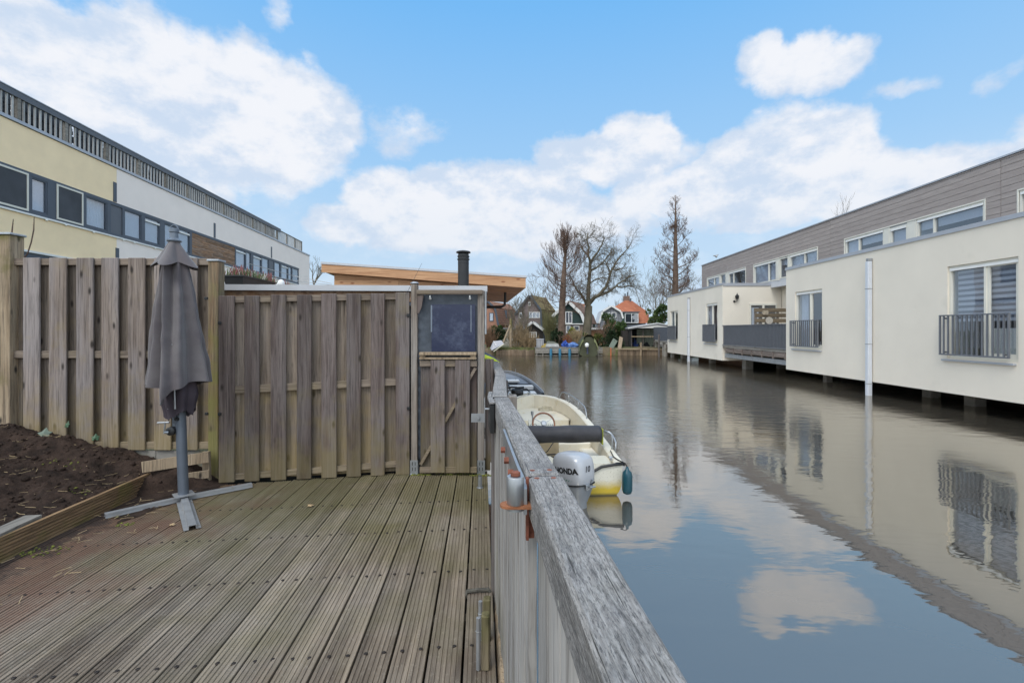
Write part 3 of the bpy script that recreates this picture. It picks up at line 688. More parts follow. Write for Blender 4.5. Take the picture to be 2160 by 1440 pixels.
# flower boxes on the shed roof
hm=plain('heather leaves',(.12,.15,.06),.9,0,.4,20); hp=plain('heather flowers',(.3,.12,.11),.9,0,.35,20); wf=plain('white blossom',(.6,.6,.5),.9,0,.2,30)
def planter(px,Y,L,w,label,seed,figure=False,zz=1.79):
    R2=random.Random(seed); x=(px-1080)/F*Y
    tt=thing('flower_box',label,'planter',(x,Y+L/2,zz),TH,'flower boxes on the shed roof')
    PM=Matrix.Translation(Vector((x,Y,zz)))@Matrix.Rotation(TH,4,'Z')
    mb=MB(PM); b=.03; h=.17
    mb.loft([[(-w/2+b,b,0),(w/2-b,b,0),(w/2-b,L-b,0),(-w/2+b,L-b,0)],[(-w/2,0,h),(w/2,0,h),(w/2,L,h),(-w/2,L,h)]])
    mb.box(-w/2-.012,w/2+.012,-.012,L+.012,h+.0005,h+.016); mb.build('box',M['black'],tt)
    for nm,mat,n in (('leaves',hm,260),('flowers',hp,230),('blossom',wf,50)):
        mb=MB(PM)
        for k in range(n):
            yy=R2.uniform(0,L); xx=R2.uniform(-w/2,w/2); hh=R2.uniform(.02,.11) if nm!='flowers' else R2.uniform(.06,.15)
            if nm=='flowers' and math.sin(yy*9+seed)<-.2: continue
            mb.rnd(); mb.tube([(xx,yy,h+.0),(xx+R2.uniform(-.03,.03),yy+R2.uniform(-.03,.03),h+hh)],[.006,.003],3)
        mb.build(nm,mat,tt)
planter(492,5.35,.85,.22,'black flower box of pink heather on the shed roof, the nearest one',1)
planter(545,6.35,.9,.22,'black flower box of heather farther back on the shed roof, beside the white ornament',2)
p=P(593,581,6.5)
mb=MB(); mb.lathe((p.x,p.y,1.79),[(.05,0),(.06,.05),(.035,.14),(.05,.19),(.04,.24),(.01,.26)],12); mb.lathe((p.x-.05,p.y-.02,1.93),[(.01,0),(.04,.03),(.03,.07)],10)
tag(mb.build('garden_ornament',M['frame_white'],smooth=True),'small white bird-like ornament standing beside the flower boxes','ornament')
# wire strung from the shed roof
for k in range(2):
    mb=MB(); q=[P(x,y,7.5) for x,y in ((560,565+k*14),(620,582+k*10),(700,598+k*3))]; q[0].y=7; mb.tube(q,.006,4)
    tag(mb.build('wire',M['galv_dull']),('upper' if k==0 else 'lower')+' of two thin slack wires above the shed roof edge, left of the larch shed','wire','wires above the shed roof')

# ------------------------------------------------------------------ larch shed behind
ls=thing('larch_shed','orange larch shed with sloping overhanging roof above the water','shed',(-1.5,10,0))
Y0=8.0; zz=lambda py,Y=Y0:CAMZ-(py-HZ)/F*Y; xx=lambda px,Y=Y0:(px-1080)/F*Y
dv=Vector((-.36,4.2,0)); 
def sl_(px,py): return P(px,py,Y0)
# roof slab: fascia front with thickness, extruded back
mb=MB(); mb.cr=.4
mb.prism([sl_(678,557),sl_(1109,586),sl_(1109,607),sl_(678,574)],(0,.028,0)); fb=mb.build('fascia_board',M['larch'],ls)
a1,a2,a3,a4=sl_(1109,586),sl_(1109,607),sl_(678,557),sl_(678,574)
mb=MB(); mb.prism([a1+Vector((.0,.0285,0)),a2+Vector((.0,.0285,0)),a2+Vector((-.028,.0285,.0)),a1+Vector((-.028,.0285,0))],dv); mb.build('fascia_board',M['larch'],ls)
mb=MB(); u3=Vector((0,.029,0)); mb.prism([a1+u3+Vector((-.03,0,-.01)),a2+u3+Vector((-.03,0,.02)),a4+u3+Vector((.0,0,.02)),a3+u3+Vector((0,0,-.01))],dv); mb.build('roof',M['roofing'],ls)
mb=MB(); e1=Vector((0,-.01,0)); mb.prism([sl_(677,552)+e1,sl_(1110.5,581)+e1,sl_(1110.5,585.7)+e1,sl_(677,556.7)+e1],(0,.055,0)); mb.prism([a1+Vector((-.03,.046,.0025)),a1+Vector((.018,.046,.0025)),a1+Vector((.018,.046,.038)),a1+Vector((-.03,.046,.038))],dv); mb.build('roof_edge',M['zinc'],ls)
mb=MB(); ns=9    # soffit boards under the overhang, running along the fascia
for k in range(ns):
    k0=k/ns+.006; k1=(k+1)/ns-.006; off0=u3+dv*k0; off1=u3+dv*k1; dn=Vector((0,0,-.003))
    l=sl_(690,575.5); r=a2+Vector((-.03,0,-.0))
    mb.rnd(); q0=[l+off0,r+off0,r+off1,l+off1]; th=Vector((0,0,-.0)); 
    mb.hexa([p_+Vector((0,0,.002)) for p_ in q0]+[p_+Vector((0,0,.018)) for p_ in q0])
mb.build('soffit',wood('soffit boards',(.35,.16,.07),(.5,.25,.12),0,.18,dark=(.18,.07,.03),rough=.7,bump=.15),ls)
mb=MB(); H=.145; zb=-.1; YW=8.12
top=lambda x: zz(574)+(zz(607)-zz(574))*(x-xx(678))/(xx(1109)-xx(678))
z=zb
xl=(705-1080)/F*YW; xr=(1018-1080)/F*YW
while z<zz(574):
    for (s0,s1) in ((xl,xl+1.1),(xl+1.103,xr)):
        zt0=min(z+H-.004,top(s0)-.006); zt1=min(z+H-.004,top(s1)-.006)
        if zt0>z+.01:
            zt1=max(zt1,z+.002)
            mb.rnd(); mb.hexa([(s0,YW,z),(s1,YW,z),(s1,YW+.02,z),(s0,YW+.02,z),(s0,YW,zt0),(s1,YW,zt1),(s1,YW+.02,zt1),(s0,YW+.02,zt0)])
    z+=H
mb.build('wall',M['larch'],ls)
mb=MB(); mb.hexa([(xl+.005,YW+.021,zb),(xr-.02,YW+.021,zb),(xr-.35,YW+4,zb),(xl-.35,YW+4,zb),(xl+.005,YW+.021,top(xl)-.012),(xr-.02,YW+.021,top(xr)-.012),(xr-.35,YW+4,top(xr)-.012),(xl-.35,YW+4,top(xl)-.012)]); mb.build('inner_wall',M['cedar'],ls)
mb=MB(); g0=P(1010,648,9.2); g1=P(1058,647,9.2); mb.tube([g0,g1,P(1064.5,643,9.2),P(1065.5,630,9.2),P(1065.5,612,9.2)],.027,8); mb.build('drainpipe',M['black'],ls)

# ------------------------------------------------------------------ umbrella
UY=3.77; ub=Vector((-2.61,UY,0)); ut=Vector((-2.69,UY,2.17)); 
um=thing('garden_parasol','closed grey garden parasol on a blue grey pole with steel cross foot','parasol',(ub.x,ub.y,0))
ax=lambda z: ub.lerp(ut,z/2.17)
mb=MB(); mb.tube([ax(.05),ax(.80)],.037,20); mb.tube([ax(.80),ax(2.06)],.022,12); pole=mb.build('pole',M['umb_pole'],um,smooth=False)
recalc(pole,40)
mb=MB(); c=ax(.0)+Vector((0,0,.045)); mb.lathe((c.x,c.y,c.z),[(.02,0),(.095,.001),(.095,.008),(.02,.009)],4); mb.build('base_plate',M['galv_dull'],um)
for tip,lab in ((PG(531,1027),0),(PG(221,1093),1),(PG(406,1118),2)):
    o_=Vector((ub.x,ub.y,0)); d_=(tip-o_); L_=d_.length; ang=math.atan2(d_.y,d_.x)
    LMx=Matrix.Translation(o_)@Matrix.Rotation(ang,4,'Z'); mb=MB(LMx)
    s0=.03 
    fw=.05 if lab==2 else .034; fh=.036
    prof=[(-fw,.010),(-fw,.006),(-.021,.006),(-.019,fh-.004),(.019,fh-.004),(.021,.006),(fw,.006),(fw,.010),(.024,.010),(.023,fh),(-.023,fh),(-.024,.010)]
    a_=[mb.vert((s0,p_,q_)) for p_,q_ in prof]; b_=[mb.vert((L_,p_,q_)) for p_,q_ in prof]
    for k in range(12): mb.face((a_[k],a_[(k+1)%12],b_[(k+1)%12],b_[k]))
    mb.face(a_[::-1]); mb.face(b_); recalc(mb.build('foot_arm',M['galv_dull'],um))
# crank
mb=MB(); h=ax(.56); mb.lathe((h.x-.055,h.y-.03,h.z),[(.02,-.03),(.034,-.02),(.034,.02),(.02,.03)],14,'Y'); cr=mb.build('crank_housing',M['black'],um)
mb=MB(); mb.tube([(h.x-.06,h.y-.065,h.z-.005),(h.x-.075,h.y-.085,h.z+.0)],.012,8); mb.tube([(h.x-.072,h.y-.085,h.z),(h.x-.062,h.y-.09,h.z+.075)],.006,6); mb.tube([(h.x-.03,h.y-.09,h.z+.078),(h.x-.12,h.y-.09,h.z+.075)],.008,8); mb.build('crank_handle',M['galv'],cr)
for zz_ in (.655,.70): 
    mb=MB(); h=ax(zz_); mb.lathe((h.x,h.y-.045,h.z),[(.013,-.012),(.015,0),(.015,.01)],10,'Y'); mb.build('knob',M['black'],um)
mb=MB(); h=ax(.74); mb.tube([h+Vector((-.045,-.0,-.16)),h+Vector((-.045,0,.1))],.016,8); mb.build('slide_arm',M['umb_pole'],um)
# canopy
def um_mat():
    m,t,bs,_=newmat('grey parasol cloth'); v,_a=coords(t); n=t.noise(v,5,4); f=t.noise(t.scale(v,(300,300,300)),1,2)
    t.set(bs.inputs['Base Color'],t.mix(t.mr(n,.35,.65),(.085,.073,.08),(.125,.113,.115))); bs.inputs['Roughness'].default_value=.8
    bs.inputs['Sheen Weight'].default_value=.3
    t.set(bs.inputs['Normal'],t.n('ShaderNodeBump',i={'Strength':.25,'Distance':.002,'Height':f}).outputs[0]); return m
cloth=um_mat()
def canopy(zt_,zbf,Rf,name,par,folds,nr=48,nt=160,thick=.004,mat=cloth):
    mb=MB(); rings=[]
    for j in range(nr+1):
        k=j/nr; ring=[]
        for i in range(nt):
            th=2*math.pi*i/nt; zb_=zbf(th); z=zt_+(zb_-zt_)*k
            r=Rf(th,k); cc_=ax(max(z,.3)); ring.append((cc_.x+r*math.cos(th),cc_.y+r*math.sin(th),z))
        rings.append(ring)
    inner=[[ (p[0]+(ax(1).x-p[0])*.02,p[1]+(UY-p[1])*.02,p[2]) for p in r] for r in rings[::-1]]
    mb.loft(rings+inner,cap=False)
    return recalc(mb.build(name,mat,par,smooth=True),60)
def fold(th,ph,w):                       # a rounded ridge at angle ph
    d=(th-ph+math.pi)%(2*math.pi)-math.pi; return math.exp(-(d/w)**2)
ridges=[(-2.75,.20,1.1),(-2.1,.22,1.0),(-1.55,.17,1.25),(-.85,.34,1.0),(-.1,.28,1.15),(.7,.3,1.0),(1.5,.3,1.0),(2.35,.3,1.0)]
def Rf(th,k):
    base=.062+.115*k**.75
    s=sum(a*fold(th,p_+.10*math.sin(k*3+p_*5),w) for p_,w,a in ridges)
    cre=.035+.035*k
    sw=.012*math.sin(3*th+k*7)*k
    return (base*.70+cre*s*1.6+sw)*.88+.012*k*abs(math.sin(th*5.5+k))+.008*noise.noise(Vector((th*2,k*9,0)))
def hem(th):
    z=.915+.02*math.sin(th*2+1)
    z-= .11*fold(th,-1.55,.2); z+=.03*fold(th,-.4,.5); return z
cn=canopy(1.90,hem,Rf,'canopy',um,8)
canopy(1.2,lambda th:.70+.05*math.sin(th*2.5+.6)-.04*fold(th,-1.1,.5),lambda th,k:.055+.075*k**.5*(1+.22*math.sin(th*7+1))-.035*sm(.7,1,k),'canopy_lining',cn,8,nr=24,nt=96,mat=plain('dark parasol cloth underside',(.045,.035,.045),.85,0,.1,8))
def Rfl(th,k):
    return .034+.112*k**1.2+.034*k*(math.sin(th*5+2.2)+.5*math.sin(th*3+.4))
canopy(2.065,lambda th:1.865+.02*math.sin(th*5-1),Rfl,'canopy_vent',cn,5,nr=20,nt=110)
mb=MB(); h=ax(2.06); mb.lathe((h.x,h.y,2.055),[(.05,0),(.052,.008),(.03,.03),(.028,.07),(.034,.075),(.034,.1),(.026,.105)],18); mb.tube([(h.x+.03*math.cos(a_*math.pi/8),h.y,2.15+.04*math.sin(a_*math.pi/8)) for a_ in range(9)],.006,6); mb.build('finial',M['umb_pole'],um)
for dx_ in (.035,-.02):
    mb=MB(); h=ax(.85); mb.tube([(h.x+dx_,h.y-.13,1.25),(h.x+dx_+.01,h.y-.115,.745)],.006,6); mb.build('rib',M['galv'],cn)

# wooden pallet edge leaning at the end of the fence
pa=thing('pallet','broken pale wooden pallet edge half buried beside the fence post','pallet',P(400,1010,4.05))
mb=MB(); mb.rnd(); mb.beam(P(300,985,3.98),P(441,963,4.13),.02,.09); mb.build('plank',M['post_old'],pa)
mb=MB(); mb.rnd(); mb.beam(P(385,1007,4.03),P(440,999,4.15),.02,.065); mb.build('plank',M['post_old'],pa)
mb=MB(); mb.rnd(); mb.beam(P(435,952,4.19),P(437,1016,4.17),.03,.06,(1,0,0)); mb.build('plank',M['post_old'],pa)

# ------------------------------------------------------------------ railing along the water
def rz_of(A,B): return math.atan2(B[1]-A[1],B[0]-A[0])-math.pi/2
def rail_bar(A,B,w,h,name,mat,par,b=.006):
    A=Vector(A);B=Vector(B); L=(B-A).length; Mx=Matrix.Translation(A)@Matrix.Rotation(rz_of(A,B),4,'Z'); mb=MB(Mx); mb.rnd(); mb.bbox(-w/2,w/2,0,L,-h,0,b); return mb.build(name,mat,par),Mx,L
# fixed near section
nA=(.172,0.02,1.0); nB=(.0815,1.145,1.004)
fr_=thing('wooden_railing','thick weathered grey timber railing nearest the camera, above the water','railing',(.12,.6,0),rz_of(nA,nB))
_,NM,NL=rail_bar(nA,nB,.085,.092,'top_rail',M['rail_top'],fr_)
# camera-side vertical boards and the hinge post
mb=MB(NM)
yy=NL-.02
k=0
while yy>-1.0:
    wd=.145; mb.rnd(); mb.bbox(-.022,.0,yy-wd,yy-.004,-1.25,-.093,.003); yy-=wd; k+=1
mb.build('slat_panel',M['rail_side'],fr_)
mb=MB(NM); mb.rnd(); mb.bbox(.002,.07,NL-.09,NL-.01,-1.6,-.093); mb.build('post',M['rail_dark'],fr_)
mb=MB(NM); mb.rnd(); mb.bbox(.002,.07,NL-1.05,NL-.97,-1.6,-.093); mb.build('post',M['rail_dark'],fr_)
mb=MB(NM); mb.rnd(); mb.bbox(.001,.04,-.9,NL-.1,-1.0,-.9); mb.build('lower_rail',M['rail_dark'],fr_)
mb=MB(NM); mb.box(-.0485,-.0425,NL-.012,NL+.005,-.15,-.003); mb.box(-.0425,-.028,NL+.0005,NL+.005,-.15,-.006); mb.build('hinge_angle',M['rust'],fr_)
for sx_ in (-.024,.016):
    mb=MB(NM); mb.lathe((sx_,NL-.018,0),[(.0065,-.004),(.0065,.0006),(.003,.0012)],12); mb.build('screw',M['rust'],fr_)
# hinge pin with its rusty plate
hp_=P(1091,1062,1.10); hx,hy=hp_.x,hp_.y
mb=MB(); zpl=P(1091,1062,1.10).z
mb.loft([[(hx-.02+.02*math.cos(a_),hy+.0+.02*math.sin(a_),zpl-.006) for a_ in [math.pi*.5+math.pi*i/10 for i in range(11)]]+[(hx+.045,hy-.02,zpl-.006),(hx+.045,hy+.02,zpl-.006)],
         [(hx-.02+.02*math.cos(a_),hy+.0+.02*math.sin(a_),zpl) for a_ in [math.pi*.5+math.pi*i/10 for i in range(11)]]+[(hx+.045,hy-.02,zpl),(hx+.045,hy+.02,zpl)]])
recalc(mb.build('hinge_plate',M['rust_orange'],fr_))
mb=MB(); mb.lathe((hx-.004,hy,zpl-.0135),[(.017,0),(.021,.001),(.021,.0065),(.017,.0072)],20); mb.build('washer',M['galv'],fr_)
# gate section
gA=(.078,1.167,.998); gB=(-.056,2.50,.998)
gt_=thing('railing_gate','hinged timber railing gate with grey slats and steel strap hinge','gate',(0,1.8,0),rz_of(gA,gB))
_,GM,GL=rail_bar(gA,gB,.084,.088,'top_rail',M['rail_top'],gt_)
mb=MB(GM); mb.bbox(-.038,.038,-.006,-.0005,-.085,-.005,.001); mb.build('joint_shade',M['black'],gt_)  # added black plate on the rail end, stands in for shade in the joint
for q in ((-.024,.03),(.02,.03)):
    mb=MB(GM); mb.lathe((q[0],q[1],0),[(.007,-.004),(.007,.0006),(.003,.0012)],12); mb.build('screw',M['rust'],gt_)
mb=MB(GM); yy=.012
k=0
while yy<GL-.05:
    mb.rnd(); e_=min(yy+.145,GL-.04)
    # profiled boards: three shallow steps each
    for s0,s1,n0 in ((0,.3,-.038),(.31,.62,-.041),(.63,1,-.038)): mb.box(n0,-.015,yy+(e_-yy)*s0+.0005,yy+(e_-yy)*s1-.0015,-1.22,-.0885)
    yy+=.149; k+=1
mb.build('slat_panel',M['rail_side'],gt_)
mb=MB(GM); mb.rnd(); mb.bbox(-.052,-.012,GL-.038,GL+.035,-1.16,-.0885,.003); mb.build('stile',M['rail_dark'],gt_)
mb=MB(GM); mb.rnd(); mb.bbox(-.013,.03,.03,GL-.1,-.95,-.85,.003); mb.build('lower_rail',M['rail_dark'],gt_)
# strap hinge
st0=P(1106,1010,1.10); st1=P(1073,917,1.60)
mb=MB(); mb.lathe((hx-.004,hy,zpl+.0005),[(.0195,0),(.0205,.002),(.0205,.062),(.0195,.064),(.012,.064),(.012,.06)],24); bar=mb.build('hinge_barrel',M['galv'],gt_); recalc(bar,50)
mb=MB(); mb.lathe((hx-.004,hy,zpl+.0645),[(.0105,0),(.0115,.002),(.0115,.009),(.009,.0105)],6); mb.build('bolt',M['rust'],gt_)
hz=.988
sp_=[Vector((hx+.0135,hy+.004,0)),Vector((hx+.0165,hy+.055,0)),Vector((-.0415+.078-.035,1.30,0))]
e0=GM@Vector((-.054,.12,0)); e1=GM@Vector((-.052,.60,0))
path=[(hx+.0145,hy-.006),(hx+.0155,hy+.03),(hx+.012,hy+.075),(e0.x,e0.y),(e1.x,e1.y)]
mb=MB()
up=[(x_,y_,.985) for x_,y_ in path]; th_=.008
a_=[]
for x_,y_ in path: a_.append([(x_,y_,.925),(x_+th_,y_,.925),(x_+th_,y_,.985),(x_,y_,.985)])
mb.loft(a_); recalc(mb.build('hinge_strap',M['galv'],gt_))
for q in (.18,.31,.44):
    c_=GM@Vector((-.056,q,-.05)); mb=MB(); mb.lathe((c_.x-.004,c_.y,c_.z),[(.010,-.012),(.0105,-.01),(.0105,.0),(.0105,.003)],6,'X'); mb.build('bolt',M['rust'],gt_)
# latch
mb=MB(GM); mb.bbox(-.068,-.045,GL-.16,GL+.02,-.155,-.012,.003); mb.build('lock_box',M['black'],gt_)
mb=MB(GM); mb.bbox(-.072,-.0445,GL-.165,GL+.03,-.01,.0,.002); mb.build('lock_block',M['rail_top'],gt_)
mb=MB(GM); mb.tube([(-.088,GL-.06,-.05),(-.044,GL-.06,-.05)],.005,8); mb.build('latch_pin',M['galv'],gt_)
lb=thing('latch_bracket','bent galvanised latch bracket reaching from the gate to the post','bracket',P(1010,882,2.7))
mb=MB(); p0=P(994,881,2.62); p1=P(1022,881,2.62); mb.beam(p0,p1,.004,.047); mb.beam(p1+Vector((0,0,-.023)),P(1022,840,2.62),.02,.004,(1,0,0)); mb.lathe((P(1009,881,2.61).x,2.612,p0.z),[(.008,-.003),(.009,0),(.009,.004)],10,'Y'); mb.build('bracket_plate',M['galv_dull'],lb)
# far fixed section
fA=(-.0665,2.535,1.0); fB=(-.0965,3.98,1.0)
fs=thing('wooden_railing','weathered timber railing beyond the gate, beside the storage frame','railing',(-.08,3.2,0),rz_of(fA,fB))
_,FM,FL=rail_bar(fA,fB,.084,.05,'top_rail',M['rail_top'],fs)
mb=MB(FM); mb.bbox(-.038,.038,-.012,-.0005,-.046,-.004,.001); mb.build('joint_shade',M['black'],fs)  # same black plate, painting the shade of the joint near the latch
mb=MB(FM); mb.rnd(); mb.bbox(-.064,-.0435,.0,.2,-.02,-.001,.002); mb.build('block',M['rail_top'],fs)
for yv in (.07,1.3): mb=MB(FM); mb.rnd(); mb.bbox(.0,.06,yv-.04,yv+.04,-1.7,-.051); mb.build('post',M['rail_dark'],fs)
mb=MB(FM); mb.rnd(); mb.bbox(.046,.10,.2,.3,-1.55,-.03,.004); mb.build('mooring_block',M['post_grey'],fs)
mb=MB(FM); yy=.12
while yy<FL-.1: mb.rnd(); mb.bbox(-.02,-.002,yy,yy+.14,-1.2,-.0515,.003); yy+=.146
mb.build('slat_panel',M['rail_side'],fs)
f2A=(-.098,4.02,.99); f2B=(-.20,5.55,1.0)
f2=thing('wooden_railing','short last stretch of weathered railing running behind the storage frame','railing',(-.15,4.8,0),rz_of(f2A,f2B))
_,F2M,F2L=rail_bar(f2A,f2B,.08,.045,'top_rail',M['rail_top'],f2)
mb=MB(F2M); yy=.05
while yy<F2L-.1: mb.rnd(); mb.bbox(-.02,-.002,yy,yy+.14,-1.2,-.0515,.003); yy+=.146
mb.build('slat_panel',M['rail_dark'],f2)
mb=MB(F2M); mb.bbox(.0,.06,F2L-.1,F2L-.02,-1.7,-.047); mb.build('post',M['rail_dark'],f2)
# deck edge: bleached kerb timber, rope, latch blocks with steel pins
mb=MB(DM); mb.rnd()
rings=[]
for j in range(26):
    y=-.6+2.95*j/25; w_=.004*noise.noise(Vector((y*6,1,0))); rings.append([(.068+w_,y,-.2),(.11+w_,y,-.2),(.112+w_,y,-.03+.01*noise.noise(Vector((y*5,4,0)))),(.10+w_,y,.0),(.076+w_,y,.002+.008*noise.noise(Vector((y*7,9,0)))),(.066+w_,y,-.03)])
mb.loft(rings); tag(recalc(mb.build('edge_timber',M['post_old'])),'pale worn timber along the deck edge below the railing','timber')
q0=PG(985,1247,.012); q1=PG(1031,1243,.012)
mb=MB()
mb.tube([q0+Vector((-.004,0,-.03)),q0,q0.lerp(q1,.5)+Vector((0,0,.004)),q1,q1+Vector((.01,0,-.02))],.0095,8)
n_=len(mb.v)
for k in range(14):
    p=q0.lerp(q1,(k+.5)/14)+Vector((0,0,.006)); mb.tube([p+Vector((-.004,-.008,0)),p+Vector((.0,0,.005)),p+Vector((.004,.008,0))],.0025,4)
tag(mb.build('rope',plain('old rope',(.1,.095,.08),.95,0,.3,60)),'short grey rope looped over the last deck board','rope')
for i,(px,pt,pb,Yv,lab) in enumerate(((1027,1262,1330,2.07,'pale wooden cleat block at the deck edge, behind the nearer one'),(1024,1296,1408,1.89,'mossy wooden cleat block with steel pin, nearest the camera'))):
    base=PG(px,pb,0) if False else Vector(((px-1080)/F*Yv,Yv,0)); topz=CAMZ-(pt-HZ)/F*Yv
    tt=thing('cleat_block',lab,'cleat',base,0,'cleats at the deck edge')
    mb=MB(Matrix.Translation(base)); mb.rnd(); mb.bbox(-.016,.016,-.012,.03,.001,topz,.004); mb.build('block',M['cleat'],tt)
    mb=MB(Matrix.Translation(base)); mb.tube([(-.028,-.005,.004),(-.028,-.005,topz-.008)],.0085,10); mb.tube([(-.028+.0105*math.cos(k),-.005+.0105*math.sin(k),topz-.06) for k in [i_*.7 for i_ in range(10)]],.0015,4); mb.build('pin',M['galv_dull'],tt)

# yellow kayak behind the storage frame
ky=thing('kayak','bright yellow green kayak hull with dark deck lying behind the storage frame','kayak',P(1018,770,6.4))
prof=[(1000,732),(1013,735),(1026,739),(1037,745),(1046,754),(1051.5,764)]
mb=MB(); rings=[]; rings2=[]
for i in range(15):
    k=i/14; s=math.sin(min(1,(1-k)*1.4+.02)*math.pi/2)
    x_=-1.0+.84*k; zt_=1.125-.175*k**5; zb_=.965-.02*k; hh=max(.004,(zt_-zb_)/2); hw=.28*s+.004
    rings.append([(x_,6.25-.2*k+hw*math.cos(a_),(zt_+zb_)/2+hh*math.sin(a_)) for a_ in [2*math.pi*j/20 for j in range(20)]])
ko=MB(); ko.loft(rings)
for fi,f_ in enumerate(ko.f):
    ko.m[fi]=1 if (fi<14*20 and math.sin(2*math.pi*((fi%20)+.5)/20)>.55) else 0
recalc(ko.build('hull',[plain('yellow green plastic',(.62,.72,.03),.35,0,.06,3),plain('slate plastic',(.06,.065,.08),.5)],ky,smooth=True))
mb=MB(); mb.rnd(); mb.box(-1.0,-.36,6.12,6.19,-.3,.975); mb.build('cradle',M['post_grey'],ky)

# ------------------------------------------------------------------ white motor boat
gel=plain('cream gelcoat',(.70,.67,.55),.35,0,.05,3,stain=((.62,.55,.28),5,.6))
gel_in=plain('cream boat interior',(.72,.67,.55),.5,0,.06,4,stain=((.6,.5,.26),6,.58))
def hull_mat():
    m,t,bs,_=newmat('stained gelcoat hull'); tc=t.n('ShaderNodeTexCoord').outputs['Object']
    z=t.n('ShaderNodeSeparateXYZ',i={0:tc}).outputs[2]; n=t.noise(tc,7,6,.7); n2=t.noise(tc,60,4,.7)
    lo=t.math('ADD',t.mr(z,.02,.24,1,0),t.math('MULTIPLY',n,.6))
    c=t.mix(t.mr(lo,.55,1.1),(.70,.68,.58),(.55,.40,.03))
    c=t.mix(t.mr(n2,.56,.68,0,.75),c,(.24,.21,.12)); c=t.mix(t.mr(z,.035,.0),c,(.04,.045,.03))
    t.set(bs.inputs['Base Color'],c); bs.inputs['Roughness'].default_value=.35; return m
bo=thing('motor_boat','cream white open motor boat with steering wheel, moored along the railing','boat',(.72,5.39,WZ),math.atan(.06))
BM=Matrix.Translation(Vector((.72,5.39,0)))@Matrix.Rotation(math.atan(.06),4,'Z')
Lb=4.55
def hb(s):                               # half beam along the length
    if s<.6: return .545+.115*math.sin(s/.6*math.pi/2)
    k=(s-.6)/.4; return .66*math.sqrt(max(0,1-k**2.6))
def sheer(s): return -.165+.17*s**1.3
def ring(s,dx=0,dz=0,n=24):
    h=max(.02,hb(s)-dx); zt_=sheer(s)+dz; y=s*Lb; r=[]
    kz=-.62+.1*s
    for i in range(n+1):
        a_=math.pi*i/n; cx_=math.cos(a_); sx_=math.sin(a_)
        r.append((h*(abs(cx_)**.6)*(1 if cx_>0 else -1), y - (.0 if s<.9 else 0), zt_-(zt_-kz)*sx_**.45*1.0))
    return r
ss=[0,.02,.08,.16,.24,.32,.4,.48,.56,.64,.72,.79,.85,.9,.94,.97,.99,1.0]
mb=MB(BM); outer=[ring(s) for s in ss]
mb.loft(outer,cap=False,closed=False)
mb.poly(outer[0]); h_=recalc(mb.build('hull',hull_mat(),bo,smooth=False),50)
h_.data.transform(Matrix.Translation((0,0,0)))
# gunwale rim and inner moulding
mb=MB(BM); 
def edge(s,dx,dz,side): return (side*max(.0,hb(s)-dx), s*Lb-(dx*1.0 if s>.9 else 0)*(s-.9)*10, sheer(s)+dz)
rr=[]
for side in (1,-1):
    rs_=[]
    for s in ss: rs_.append([edge(s,-.012,-.03,side),edge(s,-.012,.004,side),edge(s,.0,.012,side),edge(s,.075,.012,side),edge(s,.095,-.0,side),edge(s,.12,-.36,side)])
    mb.loft(rs_,cap=False,closed=False)
mb.build('inner_liner',gel_in,bo,smooth=False)
mb=MB(BM)
mb.loft([[(-(hb(s)-.1),s*Lb,-.50),((hb(s)-.1),s*Lb,-.50)] for s in ss[1:13]],cap=False,closed=False)
mb.build('cockpit_floor',gel_in,bo)
fd=MB(BM)                                  # raised foredeck step
fd.loft([[(-(max(.02,hb(s)-.125)),min(s*Lb,Lb-.14),-.27+.1*(s-.7)),((max(.02,hb(s)-.125)),min(s*Lb,Lb-.14),-.27+.1*(s-.7))] for s in (.70,.76,.82,.88,.92,.96,.985)],cap=False,closed=False)
fd.poly([(-.5,.70*Lb,-.5),(.5,.70*Lb,-.5),(.5,.70*Lb,-.27),(-.5,.70*Lb,-.27)]); fd.build('bow_seat',gel_in,bo)
# stern: well, side boxes, transom lip
for s_ in (1,-1): mb=MB(BM); mb.bbox(*((.17,.49) if s_>0 else (-.49,-.17)),.03,.50,-.48,-.20,.02); mb.build('stern_locker',gel,bo)
mb=MB(BM); mb.bbox(-.47,.47,1.25,1.65,-.49,-.22,.02); mb.build('bench',gel_in,bo)
mb=MB(BM); mb.bbox(.30,.50,.52,2.9,-.49,-.30,.02); mb.build('side_bench',gel_in,bo)
mb=MB(BM); pts=[(-.56,-.004,-.175),(-.45,-.008,-.178),(-.30,-.01,-.20),(-.2,-.01,-.255),(0,-.01,-.275),(.2,-.01,-.255),(.30,-.01,-.20),(.45,-.008,-.178),(.56,-.004,-.170)]
mb.tube(pts,.017,8); mb.tube([edge(s,-.018,-.02,1) for s in ss[:-2]],.015,6); mb.tube([edge(s,-.018,-.02,-1) for s in ss[:-2]],.015,6); mb.build('rubber_trim',M['black'],bo,smooth=True)
mb=MB(BM); mb.poly([(-.2,.012,-.27),(-.2,.012,-.5),(.2,.012,-.5),(.2,.012,-.27)]); mb.build('transom_liner',gel_in,bo)
